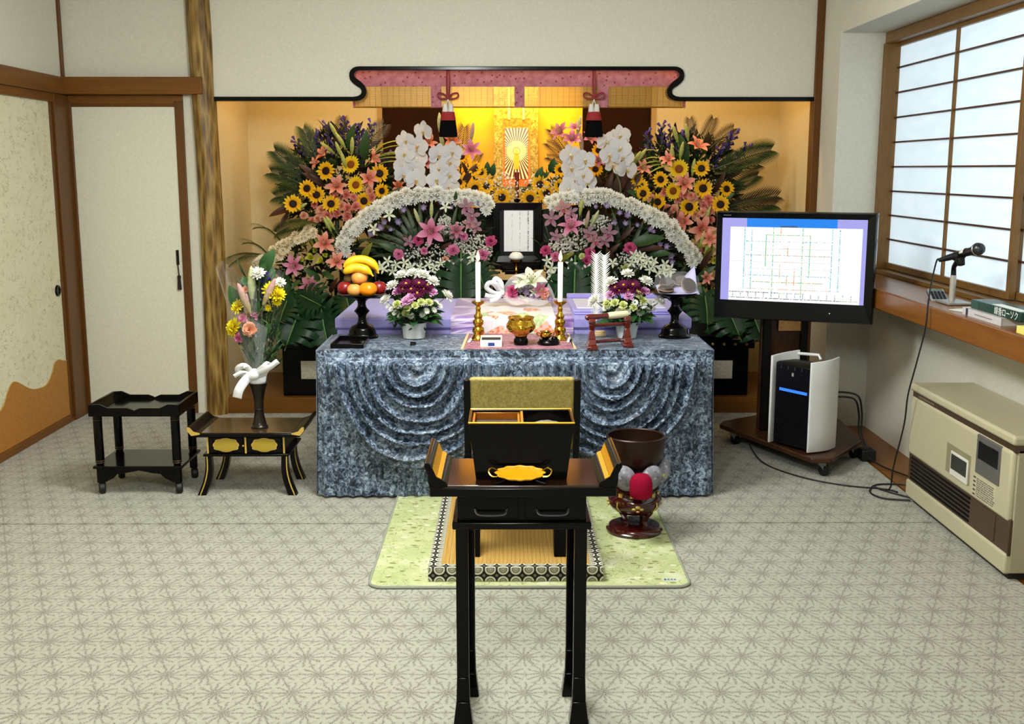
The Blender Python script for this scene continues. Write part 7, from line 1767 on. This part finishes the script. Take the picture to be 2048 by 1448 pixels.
part(bq, 'ribbon_tail', m_rib, lambda q: ribbon(q, [W_(512, 748, 5.02), W_(534, 738, 4.98), W_(556, 722, 4.97)], .026), thick=.001)
part(bq, 'ribbon_tail', m_rib, lambda q: ribbon(q, [W_(500, 748, 5.02), W_(484, 745, 5.0), W_(468, 753, 5.0)], .02), thick=.001)
def stemto(p): part(bq, 'stem', MATS['orchid_stem_848'], lambda q: q.tube([base0+Vector((0, 0, -.02)), base0.lerp(Vector(p), .55)+Vector((0, .01, 0)), p], .0024, 5))
for nm, key, x, y, r, d in (('lily_bud', 'lily_bud_pink', 489, 598, .062, (-.35, -.1, 1)), ('lily_bud', 'lily_bud_pale', 503, 566, .062, (.05, -.1, 1)), ('lily_bud', 'lily_bud_pink', 538, 584, .055, (.5, -.1, 1)), ('lily_bud', 'lily_bud_pink', 493, 612, .05, (.1, -.3, 1)),
        ('chrysanthemum', 'mum_yellow', 545, 583, .042, (.2, -.7, .8)), ('chrysanthemum', 'mum_yellow', 556, 590, .03, (.5, -.7, .6)), ('chrysanthemum', 'mum_yellow', 553, 601, .022, (.5, -1, 0)), ('chrysanthemum', 'mum_yellow', 477, 613, .032, (-.5, -.8, .5)), ('chrysanthemum', 'mum_yellow', 470, 653, .036, (-.6, -.8, .5)), ('chrysanthemum', 'mum_yellow', 466, 660, .028, (-.8, -.8, -.1)), ('chrysanthemum', 'mum_yellow', 536, 616, .014, (.2, -1, .2)),
        ('carnation', 'carnation_pink', 487, 637, .022, (-.3, -1, .3)), ('carnation', 'carnation_pink', 513, 630, .026, (.1, -.7, .8)), ('carnation', 'carnation_pink', 478, 675, .023, (-.5, -1, -.1)), ('carnation', 'carnation_peach', 500, 659, .034, (0, -1, .2)), ('carnation', 'carnation_pink', 474, 664, .014, (-.3, -1, .2)), ('carnation', 'carnation_peach', 492, 580, .018, (-.2, -1, .3)),
        ('gentian', 'gentian', 528, 572, .045, (.2, -.2, 1)), ('chrysanthemum', 'mum_white', 517, 548, .03, (0, -.8, .8)), ('chrysanthemum', 'mum_white', 560, 565, .022, (.3, -.8, .6))):
    p = at(x, y, 5.0+rnd.uniform(-.02, .03)); put(bq, nm, key, p, r*1.15, d); stemto(p-Vector(d).normalized()*r*(1.4 if 'bud' in key else .4))
wl = MB(); Lq = origin(bq)
for k in range(34):
    x, y = rnd.choice(((515, 590), (520, 605), (525, 615), (530, 625), (518, 575), (522, 650), (527, 670), (514, 668), (521, 690)))
    wl.ball(at(x+rnd.uniform(-8, 12), y+rnd.uniform(-10, 10), 5.06)-Lq, (.005, .005, .009), 6, 5)
wl.build('willow_buds', M('silver_buds', '#c9ced2', .6), bq)['kind'] = 'stuff'
for k in range(22):
    a = k*2.399; p = base0+Vector((.04*math.cos(a), .035*math.sin(a)-.01, .10+.02*k))
    put(bq, 'leaf', rnd.choice(('leaf_small', 'leaf_small', 'leaf_dark_strap')), p, rnd.uniform(.08, .15), (math.cos(a)*.6, math.sin(a)*.5-.1, 1))
filler(bq, 'leaf_mass', lambda rr: (base0+Vector((rr.uniform(-.02, .09)*1, rr.uniform(-.03, .05), rr.uniform(.06, .44)))*1, (rr.uniform(-.4, .5), -.3, .9)), 330, .075, ['#2c4a2a', '#3b5a33', '#274027', '#4d6a3a'], spread=.5, w=.22, seed=77)

# ------------------------------------------------------------------ bouquet lying on the coffin
BZ = .782
bc = thing('lying_bouquet', 'small pink and white bouquet in gauzy wrap lying on the brocade cover', 'bouquet', (.10, 5.95, BZ))
m_gauze = M('gauzy_wrap', '#ece8ea', .5, var=.05, alpha=.42)
def fan(apex, arc, bulge):
    P = smoothpts(arc, 6)
    def f(u, v):
        i = min(len(P)-1, int(u*(len(P)-1)+1e-6)); e = P[i]; p = Vector(apex).lerp(e, v)
        return p+Vector((0, -bulge*math.sin(PI*v)*(.6+.4*math.sin(9*u)), bulge*.5*math.sin(PI*v)+.006*math.sin(14*u)*v))
    return lambda q: q.grid(f, len(P)-1, 10)
ap_ = at(1000, 590, 5.88)
part(bc, 'back_wrap', m_gauze, fan(ap_, [at(1012, 566, 5.92), at(1030, 550, 5.97), at(1056, 543, 6.0), at(1084, 552, 5.98), at(1103, 575, 5.95), at(1110, 600, 5.90)], .01), smooth=80)
part(bc, 'front_wrap', m_gauze, fan(ap_, [at(1110, 602, 5.86), at(1090, 608, 5.79), at(1060, 611, 5.77), at(1030, 609, 5.78), at(1008, 602, 5.83)], .02), smooth=80)
part(bc, 'pink_paper', M('pink_tissue', '#d99aa6', .7, var=.05), fan(ap_, [at(1016, 584, 5.88), at(1022, 600, 5.83), at(1036, 606, 5.81), at(1052, 606, 5.81)], .012), smooth=80)
for nm, key, x, y, r, d in (('lily', 'lily_white', 1062, 570, .085, (.0, -.6, .9)), ('lily', 'lily_white', 1045, 570, .05, (-.3, -.7, .7)), ('carnation', 'carnation_hot', 1025, 582, .035, (-.2, -1, .5)), ('carnation', 'carnation_pink', 1026, 594, .03, (-.2, -1, .3)), ('carnation', 'carnation_peach', 1086, 588, .04, (.4, -1, .4)), ('lily', 'lily_pink', 1080, 582, .045, (.3, -1, .5)),
        ('violet_bell', 'bell_violet', 1044, 580, .028, (0, -1, .4)), ('violet_bell', 'bell_violet', 1052, 586, .028, (0, -1, .3)), ('violet_bell', 'bell_violet', 1098, 597, .024, (.3, -1, .1)), ('violet_bell', 'bell_violet', 1062, 592, .024, (0, -1, .2)), ('violet_bell', 'bell_violet', 1073, 596, .026, (0, -1, .2)), ('dendrobium', 'dendrobium', 1050, 597, .03, (0, -1, .4)), ('carnation', 'carnation_lime', 1038, 572, .024, (-.2, -1, .6)), ('dendrobium', 'dendrobium', 1068, 585, .03, (0, -1, .4))):
    p = at(x, y, 5.84); put(bc, nm, key, p, r, d)
filler(bc, 'leaf_mass', lambda rr: (at(rr.uniform(1030, 1090), rr.uniform(578, 600), 5.87), (.2, -.6, .5)), 60, .04, DK, seed=88)
part(bc, 'ribbon_bow', m_rib, lambda q: (ribbon(q, [at(1004, 584, 5.86), at(992, 568, 5.81), at(978, 566, 5.80), at(974, 576, 5.82), at(988, 586, 5.84), at(1004, 587, 5.86)], .026), ribbon(q, [at(1004, 584, 5.86), at(1002, 566, 5.85), at(992, 557, 5.86), at(988, 566, 5.85), at(998, 580, 5.85)], .026), q.ball(at(1005, 585, 5.85), (.013, .012, .013), 10, 8)), thick=.001, smooth=70)
for pts_ in ([at(1003, 587, 5.85), at(988, 594, 5.82), at(970, 590, 5.82)], [at(1003, 588, 5.85), at(994, 598, 5.82), at(980, 602, 5.81)]):
    part(bc, 'ribbon_tail', m_rib, lambda q: ribbon(q, pts_, .026), thick=.001)
